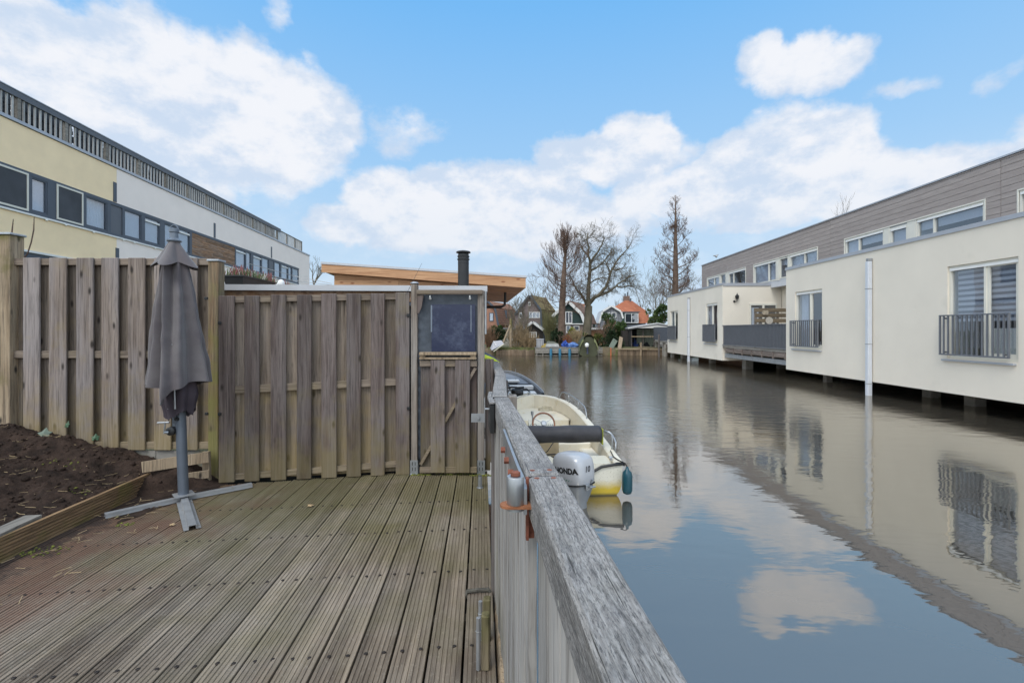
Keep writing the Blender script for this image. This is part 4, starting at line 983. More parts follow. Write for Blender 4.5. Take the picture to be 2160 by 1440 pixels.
# console and wheel
mb=MB(BM); mb.hexa([(-.34,1.82,-.5),(.06,1.82,-.5),(.06,2.15,-.5),(-.34,2.15,-.5),(-.34,1.9,-.12),(.06,1.9,-.12),(.06,2.1,-.05),(-.34,2.1,-.05)]); cs=mb.build('console',gel,bo)
mb=MB(BM)
for k in range(5): mb.bbox(-.10+k*.028,-.09+k*.028,1.905,1.915,-.105,-.09,.001)
mb.tube([(-.28+.05*math.cos(a_*.4),1.90,-.10+.02*math.sin(a_*.4)) for a_ in range(9)],.004,5); mb.build('switch_row',M['black'],cs)
wc=BM@Vector((-.135,1.79,-.055))
WMx=Matrix.Translation(wc)@BM.to_3x3().to_4x4()@Matrix.Rotation(math.radians(-28),4,'X')
mb=MB(WMx); mb.tube([(.165*math.cos(a_),0,.165*math.sin(a_)) for a_ in [2*math.pi*i/36 for i in range(36)]],.0135,10,closed=True); wh=mb.build('steering_wheel',plain('varnished wood rim',(.22,.09,.04),.35,0,.25,14),bo,smooth=True)
mb=MB(WMx)
mb.lathe((0,.0,0),[(.035,.0),(.045,-.012),(.03,-.02)],18,'Y')
for a_ in (.5,2.6,4.7): mb.beam((0,-.004,0),(.16*math.cos(a_),0,.16*math.sin(a_)),.02,.005)
mb.tube([(0,0,0),(0,.1,-.01)],.015,8); mb.build('wheel_hub',M['galv'],wh)
mb=MB(BM); mb.tube([(-.27,2.02,-.1),(-.28,2.04,.04)],.012,8); mb.tube([(-.28,2.04,.03),(-.283,2.045,.09)],.02,8); mb.build('lever',M['galv'],cs)
# roller backrest across
rl=MB(BM); prof=[(.02,-.01),(.085,-.004),(.105,.015),(.108,.05)]+[(.108+.004*math.sin(k*.7),.05+k*.054) for k in range(18)]+[(.105,1.0),(.08,1.02),(.02,1.025)]
rl.lathe((-.56,.66,.03),prof,24,'X'); rl.build('roller_cushion',plain('black vinyl roll',(.028,.027,.032),.5,0,.35,8,.3,14),bo,smooth=True)
mb=MB(BM); mb.bbox(.462,.478,.60,.72,-.10,.10,.003); mb.build('cushion_bracket',M['foliage_yellow'],bo)
mb=MB(BM)
mb.tube([(.50,.60,.06),(.545,.585,.065),(.57,.56,.04),(.575,.55,-.02),(.575,.54,-.22)],.0135,10)
mb.tube([(.50,1.0,-.14),(.60,.98,.0),(.62,.7,.0),(.61,.5,-.05),(.59,.46,-.15)],.011,8); mb.build('grab_rail',M['galv'],bo,smooth=True)
mb=MB(BM)
for s_ in (1,-1):
    pr_=[]
    for k in range(16):
        s=.50+.40*k/15; e_=edge(s,.02,.0,s_); up_=.17*min(1,k/1.2)*min(1,(15-k)/1.2); pr_.append((e_[0],e_[1],e_[2]+up_))
    mb.tube(pr_,.010,8)
    for s in (.66,.8): e_=edge(s,.02,0,s_); mb.tube([e_,(e_[0],e_[1],e_[2]+.17)],.008,6)
mb.build('bow_rail',M['galv'],bo,smooth=True)
mb=MB(BM); mb.lathe((-.10,Lb-.07,sheer(1)+.01),[(.02,0),(.012,.02),(.03,.035),(.03,.05),(.01,.06)],12); mb.lathe((.44,.12,-.16),[(.015,0),(.012,.02),(.028,.03),(.02,.04)],10); mb.build('cleat',M['galv'],bo)
mb=MB(BM); mb.tube([(-.35,.9,-.25),(-.28,.7,-.27),(-.2,.45,-.2),(-.12,.2,-.18),(-.05,.05,-.12)],.011,8); mb.tube([(-.33,.95,-.3),(-.24,.74,-.25),(-.16,.45,-.17),(-.08,.2,-.14),(-.03,.05,-.12)],.009,8); mb.tube([(-.1,1.0,-.15),(-.2,.9,-.25),(-.3,.95,-.32),(-.35,1.1,-.2)],.006,6); mb.build('cable',M['black'],bo,smooth=True)
mb=MB(BM); mb.bbox(-.42,-.02,1.05,1.09,-.48,-.16,.01); mb.build('panel',plain('tan plywood',(.42,.34,.22),.7),bo)
mr_=[(-.10,Lb-.07,sheer(1)+.05),(-.25,Lb-.3,sheer(1)+.03),(-.42,Lb-.9,.05),(-.62,Lb-1.4,.0)]
mb=MB(BM); mb.tube(mr_,.009,6); mb.tube([(.12+.13*math.cos(a_*.5),Lb-1.0+.13*math.sin(a_*.5),-.16+.002*a_) for a_ in range(30)],.009,6); mb.build('mooring_line',plain('pale rope',(.42,.38,.28),.9,0,.2,30),bo)
# fender
fe=thing('boat_fender','dark teal fender hanging at the stern corner of the white boat','fender',(1.29,5.35,-.45))
mb=MB(); mb.lathe((1.295,5.33,-.49),[(.012,0),(.045,.015),(.057,.05),(.058,.2),(.05,.25),(.02,.28),(.012,.31)],20); mb.build('body',plain('teal vinyl',(.01,.065,.09),.35,0,.1,5),fe,smooth=True)
mb=MB(); mb.tube([(1.295,5.33,-.18),(1.28,5.36,-.15),(1.22,5.48,-.14),(1.2,5.6,-.14),(1.215,5.85,-.13)],.007,6); mb.build('cord',M['screw'],fe)
# ---- outboard engine
import math as _m
mo=thing('outboard_engine','silver grey tilted outboard engine on the stern of the white boat','outboard engine',(.745,5.13,-.3),math.radians(40))
MM=Matrix.Translation(Vector((.655,5.15,-.04)))@Matrix.Rotation(math.radians(40),4,'Z')@Matrix.Rotation(math.radians(-7),4,'X')
silver=plain('silver grey cowl paint',(.45,.47,.50),.3,.15,.03,3); silver_d=plain('silver leg paint',(.26,.28,.30),.35,.2,.05,3)
def sup(a,b,n,z,cy=0,N=48,cx=0):
    r=[]
    for i in range(N):
        t_=2*math.pi*i/N; c_=math.cos(t_); s_=math.sin(t_)
        r.append((cx+a*abs(c_)**(2/n)*(1 if c_>0 else -1), cy+b*abs(s_)**(2/n)*(1 if s_>0 else -1), z))
    return r
secs=[(-.245,.150,.205,3.2,0),(-.235,.156,.212,3.4,0),(-.15,.160,.216,3.6,0),(-.06,.160,.214,3.8,0),(.0,.155,.205,3.6,.0),(.035,.142,.188,3.2,.003),(.058,.118,.155,2.8,.01),(.070,.075,.10,2.4,.015),(.073,.02,.03,2.2,.02)]
mb=MB(MM); mb.loft([sup(a,b,n,z,cy) for z,a,b,n,cy in secs]); cw=recalc(mb.build('cowl',silver,mo,smooth=True),50)
mb=MB(MM); mb.loft([sup(.159,.214,3.4,-.255),sup(.160,.216,3.4,-.2455)]); mb.build('seam',M['black'],mo)
mb=MB(MM); mb.loft([sup(.150,.20,3.2,-.256),sup(.145,.19,3.0,-.30),sup(.12,.16,2.8,-.38),sup(.085,.12,2.5,-.46),sup(.07,.11,2.4,-.8)]); recalc(mb.build('midsection',silver_d,mo,smooth=True),50)
mb=MB(MM); mb.bbox(-.06,-.0,-.225,-.205,-.30,-.24,.004); mb.tube([(-.03,-.24,-.27),(.05,-.245,-.275)],.01,8); mb.tube([(.02,-.2,-.24),(.03,-.235,-.20)],.008,6); mb.build('latch',M['galv'],mo)
# air scoop crease on the cowl top
mb=MB(MM); mb.loft([[(-.02,-.215,.0),(.13,-.205,.0),(.12,-.20,.018),(-.02,-.21,.012)],[(-.02,-.10,.052),(.12,-.09,.05),(.11,-.09,.066),(-.02,-.10,.066)]]); 
def text_on(txt,size,face,u0,z0,mat,name,par,bold=.006,shear=0):
    cu=bpy.data.curves.new('t','FONT'); cu.body=txt; cu.size=size; cu.offset=bold*.35; cu.extrude=0; cu.shear=shear; cu.resolution_u=3; cu.align_x='CENTER'
    to=bpy.data.objects.new('t',cu); COL.objects.link(to); dg=bpy.context.evaluated_depsgraph_get(); me=bpy.data.meshes.new_from_object(to.evaluated_get(dg)); bpy.data.objects.remove(to)
    import bmesh
    bm=bmesh.new(); bm.from_mesh(me)
    bmesh.ops.triangulate(bm,faces=bm.faces); bmesh.ops.subdivide_edges(bm,edges=[e for e in bm.edges if e.calc_length()>size*.2],cuts=2); bmesh.ops.triangulate(bm,faces=bm.faces)
    mb=MB(MM)
    a,b,n=.161,.2175,3.7
    ix={}
    for v in bm.verts:
        u=v.co.x+u0; z=z0+v.co.y
        if face=='rear': q=(u, -b*(1-min(.98,abs(u/a))**n)**(1/n)-.001, z)
        else: q=(-a*(1-min(.98,abs(u/b))**n)**(1/n)-.001, -u, z)
        ix[v.index]=mb.vert(q)
    for f in bm.faces: mb.face([ix[v.index] for v in f.verts])
    bm.free(); return mb.build(name,mat,par)
ink=plain('black lettering',(.015,.015,.015),.4)
text_on('HONDA',.080,'side',.035,-.125,ink,'lettering',cw,.012)
text_on('10',.082,'rear',-.015,-.115,plain('dark grey numerals',(.05,.05,.055),.4),'numerals',cw,.006,.2)
mb=MB(MM)
for k in range(5): 
    y_=.05-.035*k; mb.poly([(-.1615,y_,-.19-.006*k),(-.1615,y_-.03,-.175-.004*k),(-.1615,y_-.034,-.185),(-.1615,y_-.02,-.20)])
mb.build('green_flash',plain('green graphic',(.02,.16,.09),.4),cw)

# ------------------------------------------------------------------ second boat, beyond the first
b2=thing('aluminium_boat','grey metal boat with black engine, moored beyond the white boat','boat',(.2,10.5,WZ))
grey_al=plain('dull grey boat paint',(.22,.235,.26),.5,.3,.08,3)
B2=Matrix.Translation(Vector((.06,10.45,0)))@Matrix.Rotation(math.atan(.075),4,'Z')
def hb2(s): return .62*math.sqrt(max(0,1-(s)**2.4))+.02
mb=MB(B2); S2=[0,.15,.3,.45,.6,.72,.82,.9,.96,1]
L2=4.6
def sh2(s): return -.03+.08*s
for side in (1,-1):
    mb.loft([[(side*hb2(s)*.75,s*L2,-.6),(side*hb2(s),s*L2,sh2(s)-.1),(side*(hb2(s)+.02),s*L2,sh2(s)),(side*(hb2(s)-.04),s*L2,sh2(s)+.005),(side*(hb2(s)-.08),s*L2,-.4)] for s in S2],cap=False,closed=False)
mb.box(-.62,.62,-.03,.0,-.6,-.1); mb.build('hull',grey_al,b2)
mb=MB(B2); mb.loft([[(-hb2(s)+.06,s*L2,sh2(s)-.05),(hb2(s)-.06,s*L2,sh2(s)-.05)] for s in (.42,.5,.6,.72,.82,.9,.97)],cap=False,closed=False); mb.loft([[(-hb2(s)+.06,s*L2,-.38),(hb2(s)-.06,s*L2,-.38)] for s in (0,.1,.2,.3,.42)],cap=False,closed=False); mb.build('deck_cover',plain('mid grey cover',(.17,.185,.21),.7,0,.1,3),b2)
mb=MB(B2); mb.bbox(-.50,.52,.25,.60,-.3,-.06,.01); mb.bbox(-.2,.55,1.1,1.32,-.1,-.0,.01); mb.bbox(-.52,.3,2.1,2.4,-.02,.03,.01); mb.build('thwart',M['frame_white'],b2)
mb=MB(B2); mb.tube([(hb2(s)+.0,s*L2,sh2(s)+.03) for s in S2],.012,6); mb.tube([(.2,2.2,0),(.2,2.2,.33)],.006,5); mb.build('gunwale_rail',M['galv'],b2)
mb=MB(B2); mb.loft([sup(.13,.17,3,-.12,-.02,20,.05),sup(.14,.18,3,.0,-.02,20,.05),sup(.12,.15,2.6,.06,-.02,20,.05),sup(.04,.05,2.2,.075,-.02,20,.05)]); mb.tube([(-.1,.1,.06),(-.12,.4,.12),(.1,.55,.13)],.022,8); mb.tube([(.1,.1,.04),(.28,.12,.05),(.34,.08,-.02),(.33,.0,-.1)],.016,8); mb.tube([(-.14,.0,-.02),(-.2,.02,.06),(-.1,.06,.1),(.05,.1,.09)],.02,8); mb.tube([(.0,-.05,.09),(.2,-.02,.1)],.025,8); mb.build('outboard',M['black'],b2)

# ------------------------------------------------------------------ building on the right, standing over the water
RBM=Matrix.Translation(Vector((10.16,0,0)))@Matrix.Rotation(-math.atan(.02),4,'Z')
rb=thing('canal_apartment_building','cream rendered building on concrete piles over the water, clad in taupe boards above','building',(13,20,WZ))
Yb=lambda px:10160/(px-1100)         # distance of a point of the front wall seen at px
def frb(off): return lambda u,n,z: (off+n,u,z)
def rwin(y0,y1,z0,z1,off,lights,door=False,blind=None,band=False,curt=True,dark=.0):
    """window in a wall facing the canal; lights = list of split fractions"""
    w_=.055; mb=MB(RBM)
    ys=[y0]+[y0+(y1-y0)*k for k in lights]+[y1]
    x0,x1=off-.02,off+.07
    mb.bbox(x0,x1,y0-.0,y1,z1-w_,z1,.004); mb.bbox(x0,x1,y0,y1,z0,z0+w_,.004)
    for k in range(len(ys)):
        c=ys[k]; a=max(y0,c-w_/2 if 0<k<len(ys)-1 else (c if k==0 else c-w_)); b=min(y1,a+w_)
        mb.bbox(x0+.002,x1-.002,a,b,z0+w_+.001,z1-w_-.001,.003)
    if door:                          # inner sash of the leaf
        for k in range(len(ys)-1):
            if k==0: 
                a,b=ys[k]+w_*.8,ys[k+1]-w_*.4
                mb.box(off+.0,off+.05,a,a+.06,z0+w_+.001,z1-w_-.001); mb.box(off+.0,off+.05,b-.06,b,z0+w_+.001,z1-w_-.001); mb.box(off+.001,off+.049,a+.061,b-.061,z1-w_-.08,z1-w_-.002); mb.box(off+.001,off+.049,a+.061,b-.061,z0+w_+.002,z0+w_+.1)
    wn=mb.build('window',M['frame_cream'],rb)
    mb=MB(RBM); mb.box(off+.03,off+.038,y0+w_*.5,y1-w_*.5,z0+w_*.5,z1-w_*.5); mb.build('pane',M['glass'],wn)
    mb=MB(RBM); mb.box(off+.62,off+.64,y0-.3,y1+.3,z0-.2,z1+.2); mb.build('room',M['interior'],wn)
    mb=MB(RBM); mb.box(off+.07,off+.62,y0-.02,y0-.0,z0,z1); mb.box(off+.07,off+.62,y1,y1+.02,z0,z1); mb.box(off+.07,off+.62,y0,y1,z1,z1+.02); mb.build('reveal',M['blind_light'],wn)
    if blind=='stripe':
        mb=MB(RBM)
        zz_=z1-.12; k=0
        while zz_>z1-1.25: mb.box(off+.10,off+.104,y0+.1,y1-.1,zz_-.065,zz_); zz_-=.125
        mb.build('blind',M['blind_light'],wn)
        mb=MB(RBM); mb.box(off+.112,off+.116,y0+.1,y1-.1,z1-1.27,z1-.1); mb.build('blind',M['blind'],wn)
        mb=MB(RBM); mb.box(off+.09,off+.12,y0+.1,y0+(y1-y0)*.5-.1,z0+.1,z0+1.0-.3); 
        mb.build('radiator_panel',M['frame_cream'],wn)
    elif blind=='roller':
        for k in range(len(ys)-1):
            dr=R.choice((.35,.6,1,1,1)) if not dark else dark
            mb=MB(RBM); mb.rnd(); mb.box(off+.10,off+.104,ys[k]+.03,ys[k+1]-.03,z1-(z1-z0)*dr,z1-.03); mb.build('blind',R.choice((M['curtain'],M['blind_light'],M['curtain'])),wn)
    elif blind=='curtain':
        for (a,b) in ((y0+.03,y0+(y1-y0)*.22),(y1-(y1-y0)*.30,y1-.03)):
            mb=MB(RBM); n_=14; rg=[]
            for k in range(n_+1): yy_=a+(b-a)*k/n_; rg.append([(off+.16+.02*math.sin(k*1.9),yy_,z0+.05),(off+.16+.02*math.sin(k*1.9),yy_,z1-.05)])
            mb.loft(rg,cap=False,closed=False); mb.build('curtain',M['curtain'],wn)
    if band: mb=MB(RBM); mb.bbox(off-.035,off-.021,y0+.03,y1-.03,z1-.115,z1-.055,.003); mb.build('screen_cassette',M['frame_white'],wn)
    return wn
bays=[]
# front walls of the two bays
ZB,ZT=-.135,3.66
w1=[(Yb(2148),Yb(1998),.70,2.87),(Yb(1734),Yb(1677),.70,2.77),(7.2-.9,7.9-.9,.70,2.87)]
w2=[(Yb(1513),Yb(1489),.70,2.80),(Yb(1429.5),Yb(1414),.68,2.66)]
for (y0,y1,ws_,zb_) in ((3.0,Yb(1658),w1,ZB),(Yb(1524),Yb(1408),w2,ZB-.03)):
    mb=MB(RBM); mb.wall(lambda u,n,z:(n,u,z),[y0,y1],[zb_,ZT],ws_,.30)
    mb.box(.301,2.95,y0,y0+.3,zb_,ZT); mb.box(.301,2.95,y1-.3,y1,zb_,ZT)
    mb.build('bay_wall',M['cream'],rb)
    mb=MB(RBM); mb.box(.32,5.2,y0+.31,y1-.31,zb_+.05,zb_+.4); mb.build('bay_floor',M['concrete'],rb)
    mb=MB(RBM); mb.box(.02,2.97,y0+.02,y1-.02,ZT+.001,ZT+.05); mb.build('bay_roof',M['roofing'],rb)
    mb=MB(RBM)
    mb.box(-.03,.12,y0-.03,y1+.03,ZT+.052,ZT+.09); mb.box(-.03,-.002,y0-.03,y1+.03,ZT-.01,ZT+.051); mb.box(.121,2.97,y0-.03,y0+.1,ZT+.052,ZT+.09); mb.box(.0,2.97,y0-.03,y0-.002,ZT-.01,ZT+.051); mb.box(.121,2.97,y1-.1,y1+.03,ZT+.052,ZT+.09)
    mb.build('roof_edge',M['alu'],rb)
rwin(*w1[0],.06,[.46],True,'stripe',band=True); rwin(*w1[1],.06,[.46],True,'curtain',band=True); rwin(*w1[2],.06,[.5],True,'curtain')
rwin(*w2[0],.06,[.5],True,'curtain',band=True); rwin(*w2[1],.06,[.5],True,'curtain')
def balcony(y0,y1,z0,z1,screen=None):
    mb=MB(RBM); x=-.12; 
    mb.bbox(x-.02,x+.02,y0,y1,z1-.03,z1,.003); mb.bbox(x-.02,x+.02,y0,y1,z0,z0+.035,.003)
    for yy_ in (y0,y1-.035): mb.bbox(x-.018,x+.018,yy_,yy_+.035,z0+.036,z1-.031,.003)
    for yy_ in (y0+.1,y1-.12):
        for zz_ in (z0+.05,z1-.1): mb.box(x+.019,-.001,yy_,yy_+.03,zz_,zz_+.04)
    br_=mb.build('balcony_railing',M['railing'],rb)
    n_=max(6,int((y1-y0)/.115)); mb=MB(RBM)
    for k in range(1,n_): yy_=y0+(y1-y0)*k/n_; mb.box(x-.012,x+.012,yy_-.016,yy_+.016,z0+.036,z1-.031)
    mb.build('bars',M['railing'],br_)
    if screen: mb=MB(RBM); mb.box(x+.014,x+.019,y0+.05,y1-.05,z0+.04,z1-.035); mb.build('mesh_screen',plain('slate mesh',(.12,.135,.16),.8,0,.05,3),br_)
    mb=MB(RBM); mb.bbox(-.07,.06,y0-.02,y1+.02,z0-.14,z0-.10,.004); mb.build('sill',M['alu'],rb)
balcony(Yb(2142),Yb(1992),.77,1.72); balcony(Yb(1733),Yb(1673),.77,1.72); balcony(Yb(1513),Yb(1486.5),.75,1.68,1); balcony(Yb(1429),Yb(1412),.74,1.66,1); balcony(7.2-1,7.9-.8,.77,1.72)
def rpipe(px,zt_):
    y=Yb(px); mb=MB(RBM); q=.062; x=-.085
    mb.bbox(x-q,x+q,y-q,y+q,WZ-.3,zt_,.012); pp=mb.build('drainpipe',M['pipe'],rb)
    mb=MB(RBM)
    for z in (2.55,.95,-.2): mb.bbox(x-q-.006,x+q+.006,y-q-.006,y+q+.006,z,z+.02,.003); mb.box(x+q,-.001,y-.02,y+.02,z,z+.03)
    mb.bbox(x-q*.8,x+q*1.3,y-q*.8,y+q*.8,zt_+.001,zt_+.09,.008); mb.build('bracket',M['galv_dull'],pp)
rpipe(1838.5,3.35); rpipe(1455.5,3.25)
# upper storey
XO=2.38; Yu=lambda px:12540/(px-1100)
ZU=5.87
uw=[(Yu(1571),Yu(1556)+0,3.9,4.88)]
groups=[(1491,1571,[1510,1516,1518]),(1589,1723,None),(1780,2073,None),(2146,2300,None)]
holes=[]; 
defs=[(1491.5,1516.5,[.42],3.95,4.86),(1519,1530,[],3.98,4.86),(1536.5,1572,[.72],3.9,4.86),(1589.5,1636,[.33],3.82,4.86),(1643,1661,[],3.86,4.84),(1665,1723,[.45],3.82,4.86),(1781,1862,[.62],3.8,4.87),(1875,1911,[],3.88,4.82),(1931,2073,[.72],3.8,4.87),(2146,2330,[.7],3.8,4.87)]
for a,b,l,z0,z1 in defs: holes.append((Yu(b),Yu(a),z0,z1))
Ys0,Ys1=1.5,Yu(1480)
mb=MB(RBM); mb.wall(lambda u,n,z:(XO+.02+n,u,z),[Ys0,Ys1],[3.5,ZU-.03],holes,.25); mb.box(XO+.271,XO+7,Ys1-.2,Ys1,3.5,ZU-.03); mb.build('upper_wall',M['blind_light'],rb)
# taupe cladding boards, cut round the windows
clad=wood('taupe cladding boards',(.33,.285,.265),(.38,.335,.31),1,.05,knots=False,fine=20,dark=(.28,.24,.22),rough=.7,bump=.1)
mb=MB(RBM); z=3.72; H=.176
joints=[Ys0,Yu(2108),Yu(1750),24.5,29,Ys1]
wing=[(min(h[0] for h in hs),max(h[1] for h in hs)) for hs in (holes[0:3],holes[3:6],holes[6:9],holes[9:10])]
while z<ZU-.05:
    z1=min(z+H-.010,ZU-.035)
    segs=[(joints[i]+.006,joints[i+1]-.006) for i in range(len(joints)-1)]
    if z<4.90:
        out2=[]
        for s0,s1 in segs:
            cur=[(s0,s1)]
            for g0,g1 in wing:
                nx2=[]
                for c0,c1 in cur:
                    if g1<=c0 or g0>=c1: nx2.append((c0,c1)); continue
                    if g0-.05>c0: nx2.append((c0,g0-.05))
                    if g1+.05<c1: nx2.append((g1+.05,c1))
                cur=nx2
            out2+=cur
        segs=out2
        if z1>4.90: z1=4.90
    for s0,s1 in segs:
        if s1-s0<.02: continue
        mb.rnd(); mb.box(XO-.012,XO+.012,s0,s1,z,z1)
    if z1==4.90: z=4.91
    else: z+=H
mb.box(XO+.0125,XO+7,Ys1+.001,Ys1+.02,3.5,ZU-.03)
mb.build('cladding',clad,rb)
for (a,b,l,z0,z1) in defs: rwin(Yu(b),Yu(a),z0,z1,XO+.02,l,False,'roller' if a>1560 else ('roller' if a<1500 else None),band=(b-a)>20)
for (a,b) in ((holes[0][0],holes[1][1]),(holes[1][0],holes[2][1]),(holes[3][0],holes[4][1]),(holes[4][0],holes[5][1]),(holes[6][0],holes[7][1]),(holes[7][0],holes[8][1])):
    mb=MB(RBM); mb.bbox(XO-.01,XO+.018,b+.005,a-.005,3.8,4.86,.004) if b<a else None
    if a-b>.16: mb.bbox(XO-.018,XO-.011,b+.06,a-.06,3.9,4.78,.003)
    mb.build('cream_panel',M['frame_cream'],rb)
mb=MB(RBM)
for g0,g1 in wing: 
    mb.bbox(XO-.025,XO+.0,g0-.045,g1+.045,4.865,4.905,.004); mb.bbox(XO-.025,XO+.0,g0-.045,g0-.002,3.7,4.864,.004); mb.bbox(XO-.025,XO+.0,g1+.002,g1+.045,3.7,4.864,.004)
mb.build('window_surround',M['frame_cream'],rb)
mb=MB(RBM); mb.box(XO-.05,XO+7,Ys0-.05,Ys1+.05,ZU-.028,ZU+.015); mb.build('upper_roof',M['alu'],rb)
# main lower wall behind the terrace, facing walls of the recess
mb=MB(RBM)
Yr0,Yr1=Yb(1658),Yb(1524)
mb.box(2.96,3.2,Yr0,Yr1,ZB,3.65)
mb.build('bay_wall',M['cream'],rb)
mb=MB(RBM); mb.box(.02,2.97,Yr1-.04,Yr1-.002,3.6,3.75); mb.build('roof_edge',M['alu'],rb)
mb=MB(RBM); mb.box(3.0,8,1.6,Ys1-.2,-.2,3.45); mb.build('core',M['dark_wall'],rb)
# French door on the bay wall facing us
mb=MB(RBM); yv=Yr1
dx0,dx1=(1580-1080)/F*yv-10.16-.02*yv,(1637-1080)/F*yv-10.16-.02*yv
for a,b in ((dx0,dx0+.07),((dx0+dx1)/2-.05,(dx0+dx1)/2+.05),(dx1-.07,dx1)): mb.bbox(a,b,yv-.05,yv-.001,.6,2.70,.004)
mb.bbox(dx0,dx1,yv-.055,yv-.002,2.62,2.72,.004); dr_=mb.build('french_door',M['frame_cream'],rb)
mb=MB(RBM); mb.box(dx0+.07,dx1-.07,yv-.03,yv-.02,.6,2.62); mb.build('pane',M['glass'],dr_); mb=MB(RBM); mb.box(dx0+.07,dx1-.07,yv-.015,yv-.003,.6,2.62); mb.build('room',M['interior'],dr_)
mb=MB(RBM); mb.box(dx0+.1,dx0+.45,yv-.02,yv-.016,.6,2.5); mb.build('curtain',M['curtain'],dr_)
# terrace deck, railing
mb=MB(RBM)
mb.box(.0,2.95,Yr0+.002,Yr1-.002,.50,.58); k=0
tw=mb.build('terrace',M['old_grey'],rb)
mb=MB(RBM); yy_=Yr0+.1
while yy_<Yr1-.3: mb.rnd(); mb.bbox(.02,.05,yy_+.03,yy_+.85,.28,.49,.01); mb.bbox(.0,.08,yy_-.03,yy_+.02,.22,.499,.004); yy_+=.9
mb.build('terrace_joists',wood('worn joist wood',(.13,.1,.085),(.3,.25,.22),1,.3,knots=False),tw)
mb=MB(RBM); mb.bbox(.10,.5,Yr0+.01,Yr1-.01,.0,.20,.01); mb.build('terrace_beam',M['galv_dull'],tw)
mb=MB(RBM); x=.0
mb.bbox(x-.02,x+.02,Yr0+.01,Yr1-.0,1.585,1.615,.003); mb.bbox(x-.02,x+.02,Yr0+.01,Yr1-.0,.62,.655,.003); tr=mb.build('terrace_railing',M['railing'],rb)
mb=MB(RBM); yy_=Yr0+.06
while yy_<Yr1-.03: mb.box(x-.012,x+.012,yy_-.012,yy_+.012,.656,1.584); yy_+=.105
mb.build('bars',M['railing'],tr)
mb=MB(RBM); mb.box(x+.03,x+.036,Yr0+.02,Yr1-.02,.66,1.58); mb.build('mesh_screen',plain('slate mesh screen',(.13,.145,.17),.8,0,.08,6),tr)
# underside: piles and dark quay wall
def pile(x,y,w_=.28): mb=MB(RBM); mb.rnd(); mb.bbox(x-w_/2,x+w_/2,y-w_/2,y+w_/2,-1.6,ZB-.002 if not (Yr0<y<Yr1) else .0,.015); mb.build('pile',M['concrete'],rb)
for x_,y_,w_ in ((1.0,17.3,.22),(1.4,13.4,.3),(1.2,11.9,.3),(1.2,9.2,.3),(.9,23.2,.38),(2.6,23.4,.3),(.6,31.5,.3),(.9,27.5,.3),(1.2,6.5,.3)): pile(x_,y_,w_)
mb=MB(RBM); mb.box(4.6,4.9,1.5,34.5,-1.8,.3); mb.box(3.2,4.6,1.5,34,-.12,.0); mb.build('quay_wall',M['concrete'],rb)
mb=MB(RBM); mb.rnd(); mb.box(1.4,1.5,24.3,31.0,-1.2,-.2); mb.build('brick_screen',plain('brown brick screen',(.14,.08,.05),.9,0,.2,6),rb)
# far neighbour terrace edge
nb=thing('side_terrace','low terrace with slate screened railing beyond the far corner of the cream building','terrace',(11,35,WZ))
mb=MB(RBM); mb.box(.3,3,33.3,37.5,.45,.55); mb.build('deck_board',M['old_grey'],nb)
mb=MB(RBM); mb.box(.28,.31,33.3,37.5,.63,1.6); mb.build('screen_railing',plain('slate screen',(.09,.1,.12),.8,0,.1,5),nb)
for y_ in (33.5,35.5,37.3): mb=MB(RBM); mb.bbox(.4,.6,y_-.1,y_+.1,-1.5,.449,.01); mb.build('pile',M['concrete'],nb)
# wall lantern, wooden privacy screen with plaques
c=P(1555,630,Yr1-.13); wl=thing('wall_lantern','black coach lantern on the cream wall above the terrace','wall lamp',c)
mb=MB(); mb.lathe((c.x,c.y,c.z-.0),[(.05,-.02),(.075,-.01),(.10,.13),(.115,.135),(.05,.20),(.02,.24),(.008,.30)],6); mb.build('lantern',M['black'],wl)
mb=MB(); mb.lathe((c.x-.1,c.y+.09,c.z-.13),[(.05,-.03),(.06,0),(.05,.03)],10,'Y'); mb.tube([(c.x-.1,c.y+.07,c.z-.13),(c.x-.06,c.y-.02,c.z-.16),(c.x,c.y,c.z-.08),(c.x,c.y,c.z-.02)],.015,6); mb.build('bracket_arm',M['black'],wl)
Yp=21.3; ps=thing('privacy_screen','brown horizontal board privacy screen on the terrace behind the railing','screen',(P(1624,690,Yp).x,Yp,.58))
mb=MB()
for k in range(6):
    z1=P(0,650,Yp).z-k*.235; mb.rnd(); x0_=P(1591+(2 if k>0 else 0),0,Yp).x; mb.bbox(x0_,13.1,Yp,Yp+.03,z1-.17,z1,.004)
mb.build('slats',wood('brown screen boards',(.13,.1,.065),(.24,.19,.13),0,.15),ps)
for x_ in (P(1593,0,Yp).x,P(1640,0,Yp).x): mb=MB(); mb.bbox(x_,x_+.09,Yp+.031,Yp+.11,.58,P(0,651,Yp).z,.004); mb.build('post',M['post_grey'],ps)
c=P(1623,676,Yp-.05); mb=MB(); mb.lathe(c,[(.16,0),(.165,.015),(.15,.02)],28,'Y'); tag(mb.build('round_plaque',plain('pale stone',(.5,.46,.4),.8,0,.15,14)),'round pale wall plaque hanging on the brown terrace screen','plaque')
c=P(1615,659,Yp-.05); mb=MB(); mb.bbox(c.x-.13,c.x+.13,c.y,c.y+.025,c.z-.11,c.z+.1,.02); tag(mb.build('square_plaque',plain('tan stone',(.38,.32,.24),.8,0,.3,14)),'small square pale plaque above the round plaque on the screen','plaque')

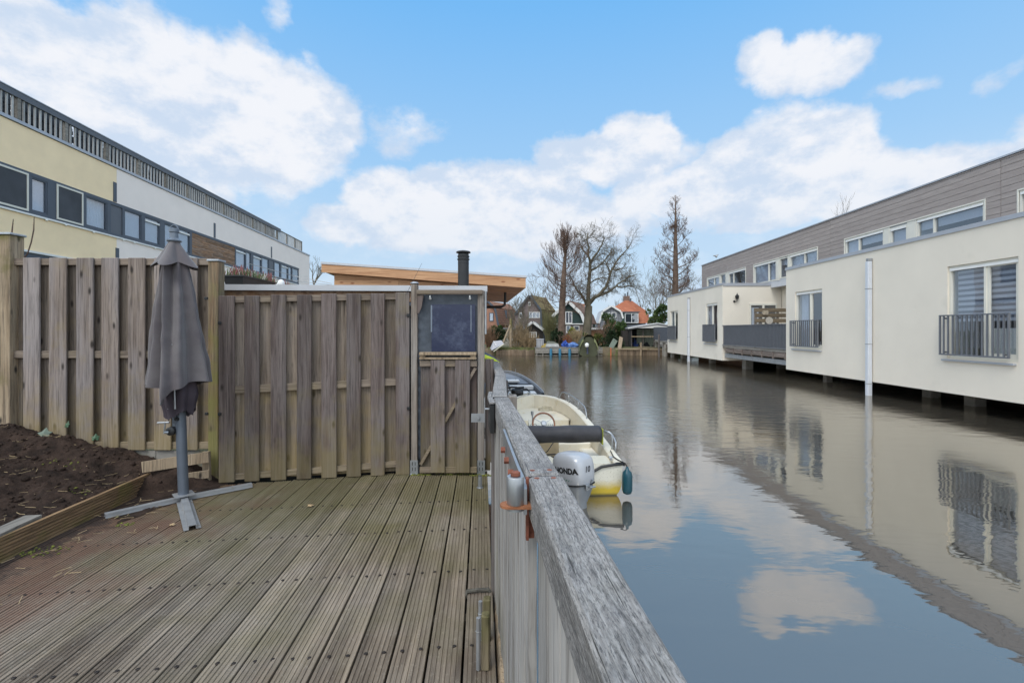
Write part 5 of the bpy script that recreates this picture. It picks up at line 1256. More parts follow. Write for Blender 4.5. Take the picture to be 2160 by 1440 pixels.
# ------------------------------------------------------------------ building on the left
LBM=Matrix.Translation(Vector((-14.68,0,0)))@Matrix.Rotation(math.atan(.083),4,'Z')
lb_=thing('terraced_apartment_block','long block with yellow and white render, slate window band and roof railing','building',(-20,26,-.2))
Yl=lambda px:14680/(997-px)*1.0034
Yl0,Yl1=9.5,Yl(652.7)
Zs0,Zs1=5.27,6.60      # window band
yy_y=Yl(246)
def band(y0,y1,mat,nm):
    mb=MB(LBM)
    mb.box(-.3,0,y0,y1,-.2,3.62); mb.box(-.3,0,y0,y1,3.90+1.2-1.2,Zs0-.10) if False else mb.box(-.3,0,y0,y1,4.0,Zs0-.12)
    mb.box(-.3,0,y0,y1,3.62,4.0) if False else None
    mb.box(-.3,0,y0,y1,Zs1+.0,8.02); return mb.build(nm,mat,lb_)
band(Yl0,yy_y,M['yellow'],'wall'); band(yy_y+.004,Yl1,M['white_render'],'wall')
mb=MB(LBM); mb.box(-.31,-.005,Yl(40) if False else Yl0,Yl1-.01,3.621,3.999); mb.build('lower_window_band',M['anth'],lb_)
mb=MB(LBM); mb.box(-.02,.05,Yl0,yy_y,3.93,3.999); mb.build('sill',M['frame_white'],lb_)
mb=MB(LBM); mb.box(-9,-.301,Yl1-.2,Yl1-.0,-.2,8.0); mb.box(-9,-8.7,Yl0,Yl1,-.2,8.0); mb.box(-9,-.301,Yl0,Yl0+.2,-.2,8); mb.build('end_wall',M['white_render'],lb_)
mb=MB(LBM); mb.box(-9,-.31,Yl0,Yl1-.01,8.025,8.06); mb.build('roof',M['roofing'],lb_)
mb=MB(LBM); mb.box(-.35,.05,Yl0,Yl1+.04,8.04,8.14); mb.build('roof_edge',M['alu'],lb_)
mb=MB(LBM); mb.bbox(-.05,.06,Yl0,Yl1-.02,Zs0-.115,Zs0-.055,.004); mb.build('sill',M['frame_white'],lb_)
mb=MB(LBM); mb.box(-.32,-.30,Yl0,Yl1,Zs0-.12,Zs1); mb.build('room',M['interior'],lb_)
s=1/3.0644
wins=[(-120,175,'screen'),(200,305,'curt'),(365,530,'screen'),(553,692,'curtain2'),(715,790,'panel'),(803,915,'blind'),(933,1032,'shade'),(1062,1140,'blind'),(1148,1226,'shade'),(1240,1518,'wood'),(1524,1586,'shade'),(1590,1622,'blind'),(1636,1688,'shade'),(1693,1738,'blind'),(1741,1770,'panel'),(1774,1812,'blind'),(1818,1860,'shade'),(1864,1886,'blind'),(1890,1931,'dark')]
# wall/frame grid of the band
ends=[]
mb=MB(LBM)
mb.box(-.12,.015,Yl0,Yl(1932*s),Zs1-.13,Zs1-.002); mb.box(-.12,.015,Yl0,Yl(1932*s),Zs0-.05,Zs0+.06)
prev=None
for a,b,k in wins:
    y0,y1=Yl(a*s),Yl(b*s)
    if prev is not None and y0-prev>.01: mb.box(-.12,.0125,prev,y0,Zs0+.0605,Zs1-.1305)
    prev=y1
mb.build('window_band_frame',M['anth'],lb_)
mb=MB(LBM); mb.box(-.3,0,Yl(1932*s)+.003,Yl1,Zs0-.12,Zs1-.001); mb.build('wall',M['white_render'],lb_)
for a,b,k in wins:
    y0,y1=Yl(a*s),Yl(b*s); z0,z1=Zs0+.062,Zs1-.132
    if k=='panel': mb=MB(LBM); mb.bbox(-.06,-.02,y0,y1,z0,z1,.003); mb.build('slate_panel',M['anth_panel'],lb_); continue
    if k=='wood':
        mb=MB(LBM); n_=9
        for j in range(n_): 
            yj=R.uniform(.3,.7); ym=y0+(y1-y0)*yj
            for q0_,q1_ in ((y0,ym-.004),(ym+.004,y1)): mb.rnd(); mb.box(-.06,.0,q0_,q1_,z0+(z1-z0)*j/n_,z0+(z1-z0)*(j+1)/n_-.008)
        mb.build('timber_panel',M['cedar'],lb_); continue
    mb=MB(LBM); f_=.05
    mb.box(-.06,-.0,y0,y0+f_,z0,z1); mb.box(-.06,-.0,y1-f_,y1,z0,z1); mb.box(-.061,-.001,y0+f_,y1-f_,z1-f_,z1-.001); mb.box(-.061,-.001,y0+f_,y1-f_,z0+.001,z0+f_)
    wn=mb.build('window',M['anth'],lb_)
    if k in('screen',):
        mb=MB(LBM); g_=.06
        mb.box(.016,.04,y0-.02,y1+.02,z1-.01,z1+.05); mb.box(.016,.04,y0-.02,y1+.02,z0-.05,z0+.01); mb.box(.016,.04,y0-.02,y0+.04,z0+.0101,z1-.0101); mb.box(.016,.04,y1-.04,y1+.02,z0+.0101,z1-.0101); mb.build('screen_frame',M['frame_cream'],wn)
        mb=MB(LBM); mb.box(.02,.024,y0+.04,y1-.04,z0+.01,z1-.01); mb.build('insect_screen',M['screen_dark'],wn)
        continue
    mb=MB(LBM); mb.box(-.05,-.042,y0+f_*.5,y1-f_*.5,z0+f_*.5,z1-f_*.5); mb.build('pane',M['glass'],wn)
    m_={'curt':M['curtain'],'blind':M['blind_light'],'shade':M['blind_light'],'curtain2':M['curtain'],'dark':M['blind']}[k]
    mb=MB(LBM)
    if k=='curtain2':
        rg=[]
        for j in range(41): yj=y0+(y1-y0)*j/40; rg.append([(-.14+.02*math.sin(j*1.3),yj,z0),(-.14+.02*math.sin(j*1.3),yj,z1)])
        mb.loft(rg,cap=False,closed=False)
    else: mb.box(-.075,-.07,y0+.01,y1-.01,z0+.01,z1-.01)
    mb.build('curtain',m_,wn)
    if k=='shade': mb=MB(LBM); mb.bbox(-.02,.035,y0+.04,y1-.04,z1-.22,z1-.14,.004); mb.build('screen_cassette',M['frame_white'],wn)
mb=MB(LBM)
for (px,z0,z1) in ((242,6.62,7.42),(452.5,6.62,7.45),(572.5,6.64,7.45),(247,4.0,4.75)):
    y=Yl(px); mb.box(.0,.02,y-.09,y+.09,z0,z1)
mb.build('joint_strip',M['anth'],lb_)
for px in (95,136,195,258,281,325): 
    y=Yl(px); mb=MB(LBM); mb.lathe((.05,y,Zs0-.16),[(.025,0),(.045,.02),(.03,.05)],10); mb.build('sill_light',M['frame_white'],lb_)
# roof railing: slate top beam, pale balusters, dark screens behind
mb=MB(LBM); yE=Yl(592); mb.box(-.09,.02,Yl0,yE,8.86,9.06); mb.build('railing_top_beam',M['anth_panel'],lb_)
mb=MB(LBM); mb.box(-.2,.04,Yl0,yE+.0,9.061,9.09); mb.build('railing_cap',M['alu'],lb_)
posts=[41,141,226,294,352,402,446,482,513,541,566,588]
yprev=None
pys=[Yl0+.3]+[Yl(p_) for p_ in (-75,41,141,226,294,352,398,438,474,506,535,561,586)]+[Yl(606),Yl(623),Yl(637)]
for i,y in enumerate(pys): 
    mb=MB(LBM); mb.rnd(); mb.box(-.10,-.0,y-.06,y+.06,8.141,8.859 if y<yE else 8.98); mb.build('railing_post',M['old_grey'],lb_)
for a,b in zip(pys,pys[1:]):
    mb=MB(LBM); mb.box(-.06,-.04,a+.062,b-.062,8.142,8.15)
    n_=8 if b<yE+.2 else 8
    for j in range(1,n_+1): y=a+(b-a)*j/(n_+1); mb.rnd(); mb.box(-.07,-.03,y-.028,y+.028,8.141,8.859 if y<yE else 8.95)
    mb.build('baluster_panel',M['baluster'],lb_)
mb=MB(LBM); mb.box(-.08,-.01,yE,Yl(638),8.951,9.0); mb.box(-.08,-.01,Yl0,Yl(638),8.18,8.21) if False else None; mb.build('railing_top_beam',M['old_grey'],lb_)
mb=MB(LBM); y=Yl0
while y<Yl(560):
    mb.rnd(); L_=R.uniform(1.5,4)
    for k in range(6): mb.box(-.5-.02*k,-.48-.02*k,y,y+L_-.1,8.14+k*.16,8.14+k*.16+.13+R.uniform(-.04,.02))
    mb.box(-.62,-.6,y,y+L_-.1,8.1,9.15)
    y+=L_
mb.build('terrace_screens',M['terrace_dark'],lb_)

# ------------------------------------------------------------------ far bank
GZ=-.12
def bank(px0,px1,Y,ztop,mat,name='bank'):
    mb=MB(); x0=P(px0,0,Y).x; x1=P(px1,0,Y).x; n=30; rg=[]
    for i in range(n+1):
        x=x0+(x1-x0)*i/n; j=noise.noise(Vector((x*.8,1,2)))
        rg.append([(x,Y-.15+j*.1,WZ-.5),(x,Y-.05+j*.1,ztop+.12*noise.noise(Vector((x*1.4,5,2)))),(x,Y+.5,ztop+.1+.1*noise.noise(Vector((x,8,2)))),(x,Y+4,ztop+.1)])
    mb.loft(rg,cap=False,closed=False); return mb.build(name,mat,kind='structure',smooth=True)
bank(700,1130,36.6,-.12,M['bank']); bank(1260,1460,36.4,-.05,M['bank'])
def camp(px0,px1,py0,py1,Y,d=.04,n=None,label='',gap=.02):   # row of upright bank boards
    mb=MB(); a=P(px0,py0,Y); b=P(px1,py1,Y); n=n or int((b.x-a.x)/.22)
    for k in range(n): x=a.x+(b.x-a.x)*k/n; mb.rnd(); mb.bbox(x+gap/2,x+(b.x-a.x)/n-gap/2,Y,Y+d,WZ-.3,a.z+R.uniform(-.03,.03),.005)
    return tag(mb.build('revetment',wood('revetment boards',(.12,.08,.05),(.26,.2,.14),2,.3,knots=False)),label,'bank boards')
camp(1046,1128,738,738,36.35,label='low brown board revetment on the far bank, left of the grey jetty')
camp(1303,1412,737,737,36.2,label='low brown board revetment in front of the open boathouse')
mb=MB(); mb.rnd(); mb.beam(P(1299,736,36.15),P(1412,737,36.15),.12,.07); tag(mb.build('cap_beam',M['post_old']),'tan timber cap along the bank in front of the open boathouse','beam')
def mpost(px,pt,pb,Y,w_,mat,lab,tilt=0,g=None):
    a=P(px,pb,Y); b=P(px+tilt,pt,Y); mb=MB(); mb.rnd(); mb.tube([(a.x,a.y,a.z-.3),b],[w_/2,w_/2*.9],8)
    return tag(mb.build('mooring_post',mat),lab,'post',g)
mpost(1390,705,745,33.5,.13,M['rail_dark'],'thin dark mooring post at the left of the grey pile, before the boathouse')
mpost(1404,726,752,34.5,.26,M['concrete'],'thick grey mooring post beside the corner of the cream building')
mpost(1352,722,745,36.0,.14,M['post_old'],'short tan mooring post in front of the open boathouse')
mpost(1077,672,742,37.2,.2,M['post_old'],'tall pale upright post on the far bank, right of the white dinghy')
mpost(1288.5,733,748,35.9,.1,plain('orange red paint',(.45,.12,.05),.7),'short orange red stake under the leaning green board')
# grey jetty with blue posts
jt=thing('jetty','long grey plank jetty with blue posts on the far bank','jetty',P(1200,748,36.2))
a=P(1129,733,35.6); b=P(1271,733,35.6)
mb=MB(); x=a.x
for k in range(4):
    mb.rnd(); mb.bbox(a.x,b.x,35.6+k*.0,35.64,a.z-.11*(k+1)+.01,a.z-.11*k,.004)
mb.rnd(); 
mb.box(a.x,b.x,35.641,37.6,a.z-.1,a.z); mb.build('deck_board',M['old_grey'],jt)
mb=MB(); mb.rnd(); mb.bbox(a.x,b.x,35.7,35.8,a.z-.7,a.z-.55,.005); mb.build('lower_rail',M['old_grey'],jt)
for px in (1162,1181,1201.7): mb=MB(); c=P(px,0,35.5); mb.lathe((c.x,35.5,0),[(.10,WZ-.5),(.10,P(0,736,35.5).z),(.05,P(0,735,35.5).z)],10); mb.build('post',plain('blue paint',(.03,.16,.27),.5,0,.2,5),jt)
for px in (1132,1145,1221,1240,1262): mb=MB(); c=P(px,0,35.7); mb.lathe((c.x,35.72,0),[(.07,WZ-.5),(.07,a.z-.111)],8); mb.build('post',M['old_grey'],jt)
def bx_(px0,px1,py0,py1,Y,d,mat,name,lab,cat,bev=.02,rot=0):
    A=P(px0,py1,Y); B=P(px1,py0,Y); mb=MB(); mb.rnd(); mb.bbox(A.x,B.x,Y,Y+d,A.z,B.z,bev); return mb,A,B
mb,A,B=bx_(1132,1147,716,733,35.9,.5,None,'','',''); 
gb=thing('storage_box','tall grey storage box standing on the left end of the jetty','box',((A.x+B.x)/2,36,A.z)); mb.build('body',plain('grey box paint',(.32,.32,.33),.6,0,.06,2),gb)
mb=MB(); mb.bbox(A.x-.03,B.x+.03,35.87,36.43,B.z+.001,B.z+.05,.01); mb.build('lid',M['alu'],gb)
for k in range(3): mb=MB(); q=A.x+(B.x-A.x)*(k+.5)/3; mb.box(q-.01,q+.01,35.885,35.899,A.z+.05,B.z-.04); mb.build('seam',M['anth'],gb)
ck=thing('wooden_crate','yellow brown crate leaning on the grey box on the jetty','crate',P(1147,733,36))
for k in range(4): mb=MB(); mb.rnd(); mb.beam(P(1142+k*2.6,733,35.85+k*.01),P(1146+k*2.6,724.5,35.95+k*.01),.10,.03,(0,1,0)); mb.build('slat',plain('yellow wood',(.34,.25,.07),.8,0,.2,5),ck)
fb_=thing('flat_skiff','grey flat skiff under a mossy cover on the jetty','boat',P(1165,733,36.1))
mb=MB(); A=P(1150,731,35.9); B=P(1180,724,35.9); mb.loft([[(A.x,y_,A.z),(A.x+.1,y_,A.z+.22),(B.x-.1,y_,A.z+.22),(B.x,y_,A.z)] for y_ in (35.8,36.6)]); mb.build('hull',plain('pale boat hull',(.42,.43,.42),.6,0,.15,3),fb_)
mb=MB(); mb.loft([[(A.x+.1,y_,A.z+.221),(A.x+.2,y_,A.z+.40),(B.x-.4,y_,A.z+.38),(B.x-.1,y_,A.z+.221)] for y_ in (35.85,36.5)]); mb.build('cover',plain('mossy grey cover',(.16,.17,.14),.8,0,.3,3),fb_)
def crumple(px0,px1,py0,py1,Y,mat,name,lab,cat,seed,dep=.6,amp=.5):
    A=P(px0,py1,Y); B=P(px1,py0,Y); c=Vector(((A.x+B.x)/2,Y+dep/2,A.z)); mb=MB(); n=36; m_=18; rg=[]
    for j in range(m_):
        f_=j/(m_-1)*math.pi/2; r=[]
        for i in range(n):
            t_=2*math.pi*i/n; q=Vector((math.cos(t_)*math.cos(f_),math.sin(t_)*math.cos(f_),math.sin(f_)))
            s_=1+amp*noise.fractal(q*2.2+Vector((seed,0,0)),1,2,4)
            r.append((c.x+q.x*(B.x-A.x)/2*s_,c.y+q.y*dep/2*s_,c.z+q.z*(B.z-A.z)*max(.2,s_)))
        rg.append(r)
    mb.loft(rg); return tag(mb.build(name,mat,smooth=False),lab,cat)
blue=plain('blue tarpaulin',(.02,.07,.33),.5,0,.3,3); 
crumple(1186,1199,720,731,36,blue,'blue_tarp','dark blue crumpled tarp heap on the jetty beside the tree trunk','tarp',1)
crumple(1197,1222,724,732,36,plain('light blue tarpaulin',(.10,.2,.45),.5,0,.4,4),'blue_tarp','lighter blue flat tarp heap on the jetty next to the green covered boat','tarp',5)
cv=thing('covered_boat','small boat under an olive green cover with a white outboard, before the jetty','boat',P(1241,740,34.6))
oc=plain('olive boat cover',(.20,.22,.10),.7,0,.15,1.5); oc2=plain('dark olive hull cover',(.06,.065,.035),.8,0,.2,2)
mb=MB(); n=22; rg=[]
for j in range(12):
    k=j/11; Yv=34.6+2.2*k; r=[]
    for i in range(n+1):
        u=-1+2*i/n; cx_=P(1242,0,Yv).x; hw=.68*(1-.25*k)
        z=P(0,704,34.6).z-.05+.02*math.sin(i*2.1) - 1.05*abs(u)**2.6 - .18*k
        if abs(u)>.45: z+=.06*math.sin(k*9+i)
        r.append((cx_+u*hw*1.03,Yv,z))
    rg.append(r)
mb.loft(rg,cap=False,closed=False)
for r in (rg[0],): 
    c_=[Vector(p) for p in r]; 
    for i in range(n): 
        if abs(-1+2*(i+.5)/n)>.5: mb.poly([c_[i],c_[i+1],(c_[i+1].x,c_[i+1].y+.03,c_[i+1].z-.22),(c_[i].x,c_[i].y+.03,c_[i].z-.22)])
mb.build('cover',oc,cv,smooth=True)
mb=MB(); a0=P(1223,720,34.75); a1=P(1261,720,34.75); zb_=WZ-.1; zt_=P(0,712,34.7).z
mb.loft([[(a0.x,Yv,zb_+.25),(a0.x+.3,Yv,zb_),(a1.x-.3,Yv,zb_),(a1.x,Yv,zb_+.25),(a1.x-.1,Yv,zt_-.4),(a1.x-.45,Yv,zt_+.05),(a0.x+.45,Yv,zt_+.05),(a0.x+.1,Yv,zt_-.4)] for Yv in (34.75,36.6)]); mb.build('hull',oc2,cv)
c_=P(1238,728,34.45); mb=MB(); mb.lathe(c_,[(.05,-.14),(.13,-.1),(.15,0),(.14,.1),(.06,.17)],14); o1=mb.build('engine',M['frame_white'],cv,smooth=True); mb=MB(); mb.tube([c_+Vector((.02,0,-.12)),c_+Vector((.05,0,-.45)),c_+Vector((.05,0,-.62))],[.06,.05,.07],8); mb.build('engine_leg',plain('blue black paint',(.03,.035,.08),.4),cv)
# leaning boards and dinghy
mb=MB(); q=[P(1284,731,36.5),P(1293,736,36.5),P(1303,719,36.9),P(1294,713,36.9)]; mb.prism(q,(0,.05,0)); tag(recalc(mb.build('leaning_board',plain('grey green board',(.16,.19,.15),.8,0,.1,3))),'grey green board leaning at an angle on the far bank','board')
mb=MB(); q=[P(1303,734,36.4),P(1310.5,735,36.4),P(1314,712,36.7),P(1307,709,36.7)]; mb.prism(q,(0,.06,0)); tag(recalc(mb.build('leaning_board',wood('pale board',(.3,.22,.15),(.48,.38,.27),2,.1))),'pale tan upright board on the bank beside the dark boathouse','board')
dg_=thing('dinghy','small white grey dinghy propped on its side on the far left bank','boat',P(1048,740,36))
# hull as a lofted half shape lying tilted
g0,g1=P(1037,739,35.95),P(1063,725,35.95); k0,k1=P(1040.5,719.5,36.3),P(1057,717.5,36.3); bw=P(1034,734,36.25); h0,h1=P(1038,731,37),P(1061,721,37)
mb=MB(); g0,g1,k0,k1,bw,h0,h1=[mb.vert(p) for p in (g0,g1,k0,k1,bw,h0,h1)]
for f_ in ((g0,g1,k1,k0),(g0,k0,bw),(bw,k0,h0),(k0,k1,h1,h0),(g1,h1,k1),(g0,bw,h0),(g0,h0,h1,g1)): mb.face(f_)
recalc(mb.build('hull',plain('grey white hull',(.36,.36,.39),.5,0,.08,2),dg_))
mb=MB(); mb.beam(P(1041,719,36.2),P(1047,729,36.02),.03,.03); mb.build('keel',whitep if False else M['frame_white'],dg_)
mb=MB(); mb.beam(P(1041,741,35.9),P(1063,725,35.9),.06,.16,(0,1,0)); mb.build('transom_board',plain('cream board',(.62,.6,.48),.6),dg_)
mb=MB(); mb.rnd(); mb.tube([P(1061,723,36.3),P(1076.5,685,36.5)],.07,8); tag(mb.build('pole',M['post_old']),'pale pole leaning up to the right above the white dinghy','pole')

# ------------------------------------------------------------------ houses on the far bank
brick_b=plain('brown brick',(.20,.13,.10),.95,0,.12,3); brick_p=plain('purple brown brick',(.20,.16,.15),.95,0,.12,3)
brick_o=plain('orange brick',(.36,.19,.13),.95,0,.1,3)
def shingles(name,c1,c2,sx=3.2,sz=3.4,rough=.85):
    m,t,bs,_=newmat(name); tc=t.n('ShaderNodeTexCoord').outputs['Object']
    br=t.n('ShaderNodeTexBrick',i={'Scale':1.0}); sp=t.n('ShaderNodeSeparateXYZ',i={0:tc})
    v=t.n('ShaderNodeCombineXYZ',i={0:t.math('ADD',sp.outputs[0],sp.outputs[1]),1:sp.outputs[2]}).outputs[0]
    t.set(br.inputs['Vector'],v); t.set(br.inputs['Color1'],c1); t.set(br.inputs['Color2'],c2); t.set(br.inputs['Mortar'],[x*.45 for x in c1]); br.inputs['Brick Width'].default_value=.3; br.inputs['Row Height'].default_value=.26; br.inputs['Mortar Size'].default_value=.022; br.offset=0
    n=t.noise(tc,1.3,5); c=t.mix(t.mr(n,.45,.7,0,.6),br.outputs[0],[x*.6 for x in c2]); t.set(bs.inputs['Base Color'],c); bs.inputs['Roughness'].default_value=rough
    return m
tile_r=shingles('orange roof tiles',(.38,.12,.06),(.52,.19,.10)); tile_b=shingles('brown roof tiles',(.17,.09,.06),(.25,.14,.09)); tile_m=shingles('mossy roof tiles',(.19,.14,.05),(.26,.19,.07)); tile_ro=shingles('rust roof tiles',(.26,.12,.07),(.34,.17,.1))
shing_g=shingles('grey slate hanging',(.24,.25,.28),(.30,.31,.34)); green_w=plain('dark green boarding',(.02,.045,.042),.7,0,.12,4); dark_w=plain('dark stained boarding',(.035,.03,.028),.9,0,.2,4)
whitep=M['frame_white']
def hwin(par,px0,px1,py0,py1,Y,lights=1,fr=whitep,pane=None,curt=True,bars=0):
    A=P(px0,py1,Y); B=P(px1,py0,Y); w_=.07; mb=MB(); y0=Y-.05
    mb.box(A.x,B.x,y0,Y+.0-.002,B.z-w_,B.z); mb.box(A.x,B.x,y0,Y-.002,A.z,A.z+w_)
    for k in range(lights+1): c=A.x+(B.x-A.x-w_)*k/lights; mb.box(c,c+w_,y0+.001,Y-.003,A.z+w_+.001,B.z-w_-.001)
    for k in range(bars): c=A.z+(B.z-A.z)*(k+1)/(bars+1); mb.box(A.x+w_,B.x-w_,y0+.004,Y-.006,c-.02,c+.02)
    wn=mb.build('window',fr,par)
    mb=MB(); mb.box(A.x+w_*.5,B.x-w_*.5,Y-.022,Y-.016,A.z+w_*.5,B.z-w_*.5); mb.build('pane',M['glass'],wn)
    mb=MB(); mb.box(A.x+w_*.5,B.x-w_*.5,Y-.012,Y-.006,A.z+w_*.5,B.z-w_*.5); mb.build('curtain',pane or M['interior'],wn); return wn
def house(label,Y,wall_pts,ext,wallm,roof_lines,roofm,base=GZ,trim=None,name='house',lowpy=None,trimw=.16):
    """wall_pts: front outline (px,py) from lower left, up over the gable, to lower right; ext: vector to the back; roof_lines: indexes of outline edges carrying roof"""
    pts=[P(a,b,Y) for a,b in wall_pts]
    c=(pts[0]+pts[-1])/2; h=thing(name,label,'house',(c.x,Y,base))
    E=Vector(ext)
    fullp=[Vector((pts[0].x,Y,base))]+pts+[Vector((pts[-1].x,Y,base))]
    mb=MB(); mb.prism(fullp,E); recalc(mb.build('wall',wallm,h))
    mb=MB()
    for i in roof_lines:
        a,b=pts[i],pts[i+1]; d_=(b-a).normalized(); n_=Vector((-d_.z,0,d_.x)); 
        if n_.z<0: n_=-n_
        o0=a-d_*.0+n_*.012; o1=b+d_*.0+n_*.012; f_=Vector((0,-.22,0)); E2=E*1.02+Vector((0,.3,0))
        mb.prism([o0+f_,o1+f_,o1+n_*.14+f_,o0+n_*.14+f_],E2)
    recalc(mb.build('roof',roofm,h))
    if trim:
        mb=MB()
        for i in roof_lines:
            a,b=pts[i],pts[i+1]; d_=(b-a).normalized(); n_=Vector((-d_.z,0,d_.x)); 
            if n_.z<0: n_=-n_
            f_=Vector((0,-.27,0)); mb.prism([a+f_-n_*trimw,b+f_-n_*trimw,b+f_+n_*.17,a+f_+n_*.17],(0,.045,0))
        recalc(mb.build('barge_board',trim,h))
    return h
# brick house, far left, mostly behind the larch roof
h1=house('orange brick house with curved rust and mossy tiled roof, left of the gabled houses',52,[(1005,668),(1020,641),(1029,637),(1043,651),(1050,686)],(2.2,6,0),brick_o,[1,2,3],tile_ro,trim=M['anth'],trimw=.05)
hwin(h1,1032,1041,659.5,677.5,52,1,M['anth'],M['curtain'])
mb=MB(); c_=P(1063,662,55); mb.bbox(c_.x-.35,c_.x+.35,54.3,56,c_.z-.5,c_.z+.4); mb.build('dormer',M['anth'],h1)
# brown gabled house
h2=house('tall brown brick house with steep mossy brown tiled roof behind the bare shrubs',50,[(1084,700),(1087,664),(1117,624),(1139,654),(1141,700)],(1.9,4.2,0),brick_p,[1,2,3],tile_m,trim=M['anth'],trimw=.03)
hwin(h2,1114.5,1118.8,636.5,645,50,1,whitep,M['interior']); hwin(h2,1095,1102,659,671,50); hwin(h2,1115,1139,658,670.5,50,3,whitep,M['blind_light'])
# black shed in front of it
h2b=house('small black garden shed with white edged pointed roof and barred window',43,[(1101,722),(1102,696),(1123,680.5),(1145,697),(1146,722)],(.4,3,0),dark_w,[1,2],M['roofing'],trim=whitep,name='garden_shed',trimw=.05); h2b['category']='shed'
hwin(h2b,1116,1132,700,712,43,3,whitep,M['blind'],bars=1)
# dark green house with white barge boards
h3=house('dark green boarded house with white barge boards and brown tiled roof between the tree trunks',48,[(1163,684),(1165,668),(1198,636),(1225,662),(1233,683)],(2.0,5,0),green_w,[1,2,3],tile_b,trim=whitep,trimw=.13)
mb=MB(); A=P(1171,684,47.8); B=P(1250,684,47.8); mb.box(A.x,B.x,47.75,48.9,GZ,A.z); mb.build('lower_wall',brick_p,h3)
mb=MB(); mb.box(A.x-.1,B.x-.6,47.6,47.749,A.z-.01,A.z+.09); mb.build('string_board',whitep,h3)
hwin(h3,1192.5,1207,657,682,48,2,whitep,M['blind']); hwin(h3,1174,1183,686,698,47.75); hwin(h3,1194,1203,686,702,47.75,1,whitep,M['blind_light']); hwin(h3,1210,1222,687,697.5,47.75,1,whitep,M['blind'])
mb=MB(); c_=P(1228,642,53); mb.bbox(c_.x-.25,c_.x+.25,52.6,53.2,c_.z-.6,c_.z+.05); mb.build('chimney',brick_o,h3)
# grey house with round gable
h4=house('grey slate hung house with a white edged curved gable, left of the orange roof',54,[(1264,682),(1271.5,657.5),(1289,646.5),(1308,658),(1312,672)],(.5,5,0),shing_g,[0,1,2,3],M['zinc'],trim=whitep,trimw=.03)
hwin(h4,1279,1287,659,672.5,54,1,whitep,M['curtain']); hwin(h4,1290,1300,658.5,670,54,1,whitep,M['blind'])
# orange roofed house
h5=thing('house','house with a broad bright orange tiled roof, chimney pots and wide dormer window','house',P(1330,700,58))
def R5(px,py): 
    k=(py-632)/50; return P(px,py,61-2.5*k)
mb=MB(); q=[R5(1296,683),R5(1296,647),R5(1316,635),R5(1323,631.5),R5(1330,634.5),R5(1359,655),R5(1364,664),R5(1366,681)]
mb.prism(q,(.3,.25,0)); mb.prism([q[3]+Vector((0,.26,0)),q[7]+Vector((0,.26,0)),q[0]+Vector((0,.26,0))],(.3,6,-.3)); recalc(mb.build('roof',tile_r,h5))
mb=MB(); A=P(1297,681,58.6); B=P(1364,700,58.6); mb.box(A.x,B.x-.1,58.7,64,GZ,A.z); mb.build('wall',dark_w,h5)
mb=MB(); A=P(1312,682,58.0); B=P(1347,659,58.0); mb.box(A.x,B.x,58,60.3,A.z,B.z); dm_=mb.build('dormer',plain('green dormer cheek',(.03,.06,.055),.8),h5)
mb=MB(); mb.box(A.x-.15,B.x+.15,57.85,60.5,B.z+.001,B.z+.1); mb.build('dormer_roof',M['anth'],dm_)
hwin(h5,1318,1346.5,660.5,681,58,2,whitep,M['screen_dark'])
mb=MB(); c_=R5(1322,630); mb.bbox(c_.x-.35,c_.x+.35,c_.y-.2,c_.y+.5,c_.z-.3,c_.z+.35); ch=mb.build('chimney',brick_b,h5)
for dx_ in (-.18,.15): mb=MB(); mb.lathe((c_.x+dx_,c_.y+.15,c_.z+.351),[(.1,0),(.08,.3 if dx_<0 else .5),(.12,.32 if dx_<0 else .52)],8); mb.build('chimney_pot',M['anth'],ch)
mb=MB(); c_=R5(1329.5,636); mb.tube([c_,c_+Vector((.05,0,.45))],.08,6); mb.build('flue',M['anth'],h5)
mb=MB(); A=P(1316,682,57.0); B=P(1347,687,57.0)
for k in range(14): x=A.x+(B.x-A.x)*k/13; mb.box(x-.02,x+.02,57,57.04,B.z-.35,A.z-.2)
mb.box(A.x,B.x,56.99,57.05,A.z-.2,A.z-.15); mb.box(A.x,B.x,57.05,58.6,B.z-.5,B.z-.36); mb.build('balcony_railing',M['railing'],h5)
# low extension walls between houses
ex=thing('garden_annexe','low white roofed annexe behind the conifer shrub, left of the orange house','shed',P(1260,700,47))
mb=MB(); A=P(1247,695,46.5); B=P(1272,692,46.5); mb.box(A.x,B.x,46.5,49,GZ,A.z); mb.build('wall',plain('rusty orange wall',(.3,.15,.08),.9,0,.2,3),ex); mb=MB(); mb.box(A.x-.2,B.x+.3,46.2,49.2,A.z+.001,A.z+.18); mb.build('roof',whitep,ex)
ga=thing('garden_annexe','long low pale annexe wall behind the hedge on the far left bank','shed',P(1080,700,47))
mb=MB(); A=P(1052,694,46.5); B=P(1106,694,46.5); mb.box(A.x,B.x,46.5,49,GZ,A.z); mb.build('wall',plain('pale annexe wall',(.3,.28,.24),.9,0,.2,3),ga); mb=MB(); mb.box(A.x-.2,B.x+.3,46.3,49.2,A.z+.001,A.z+.12); mb.build('roof',M['roofing'],ga)
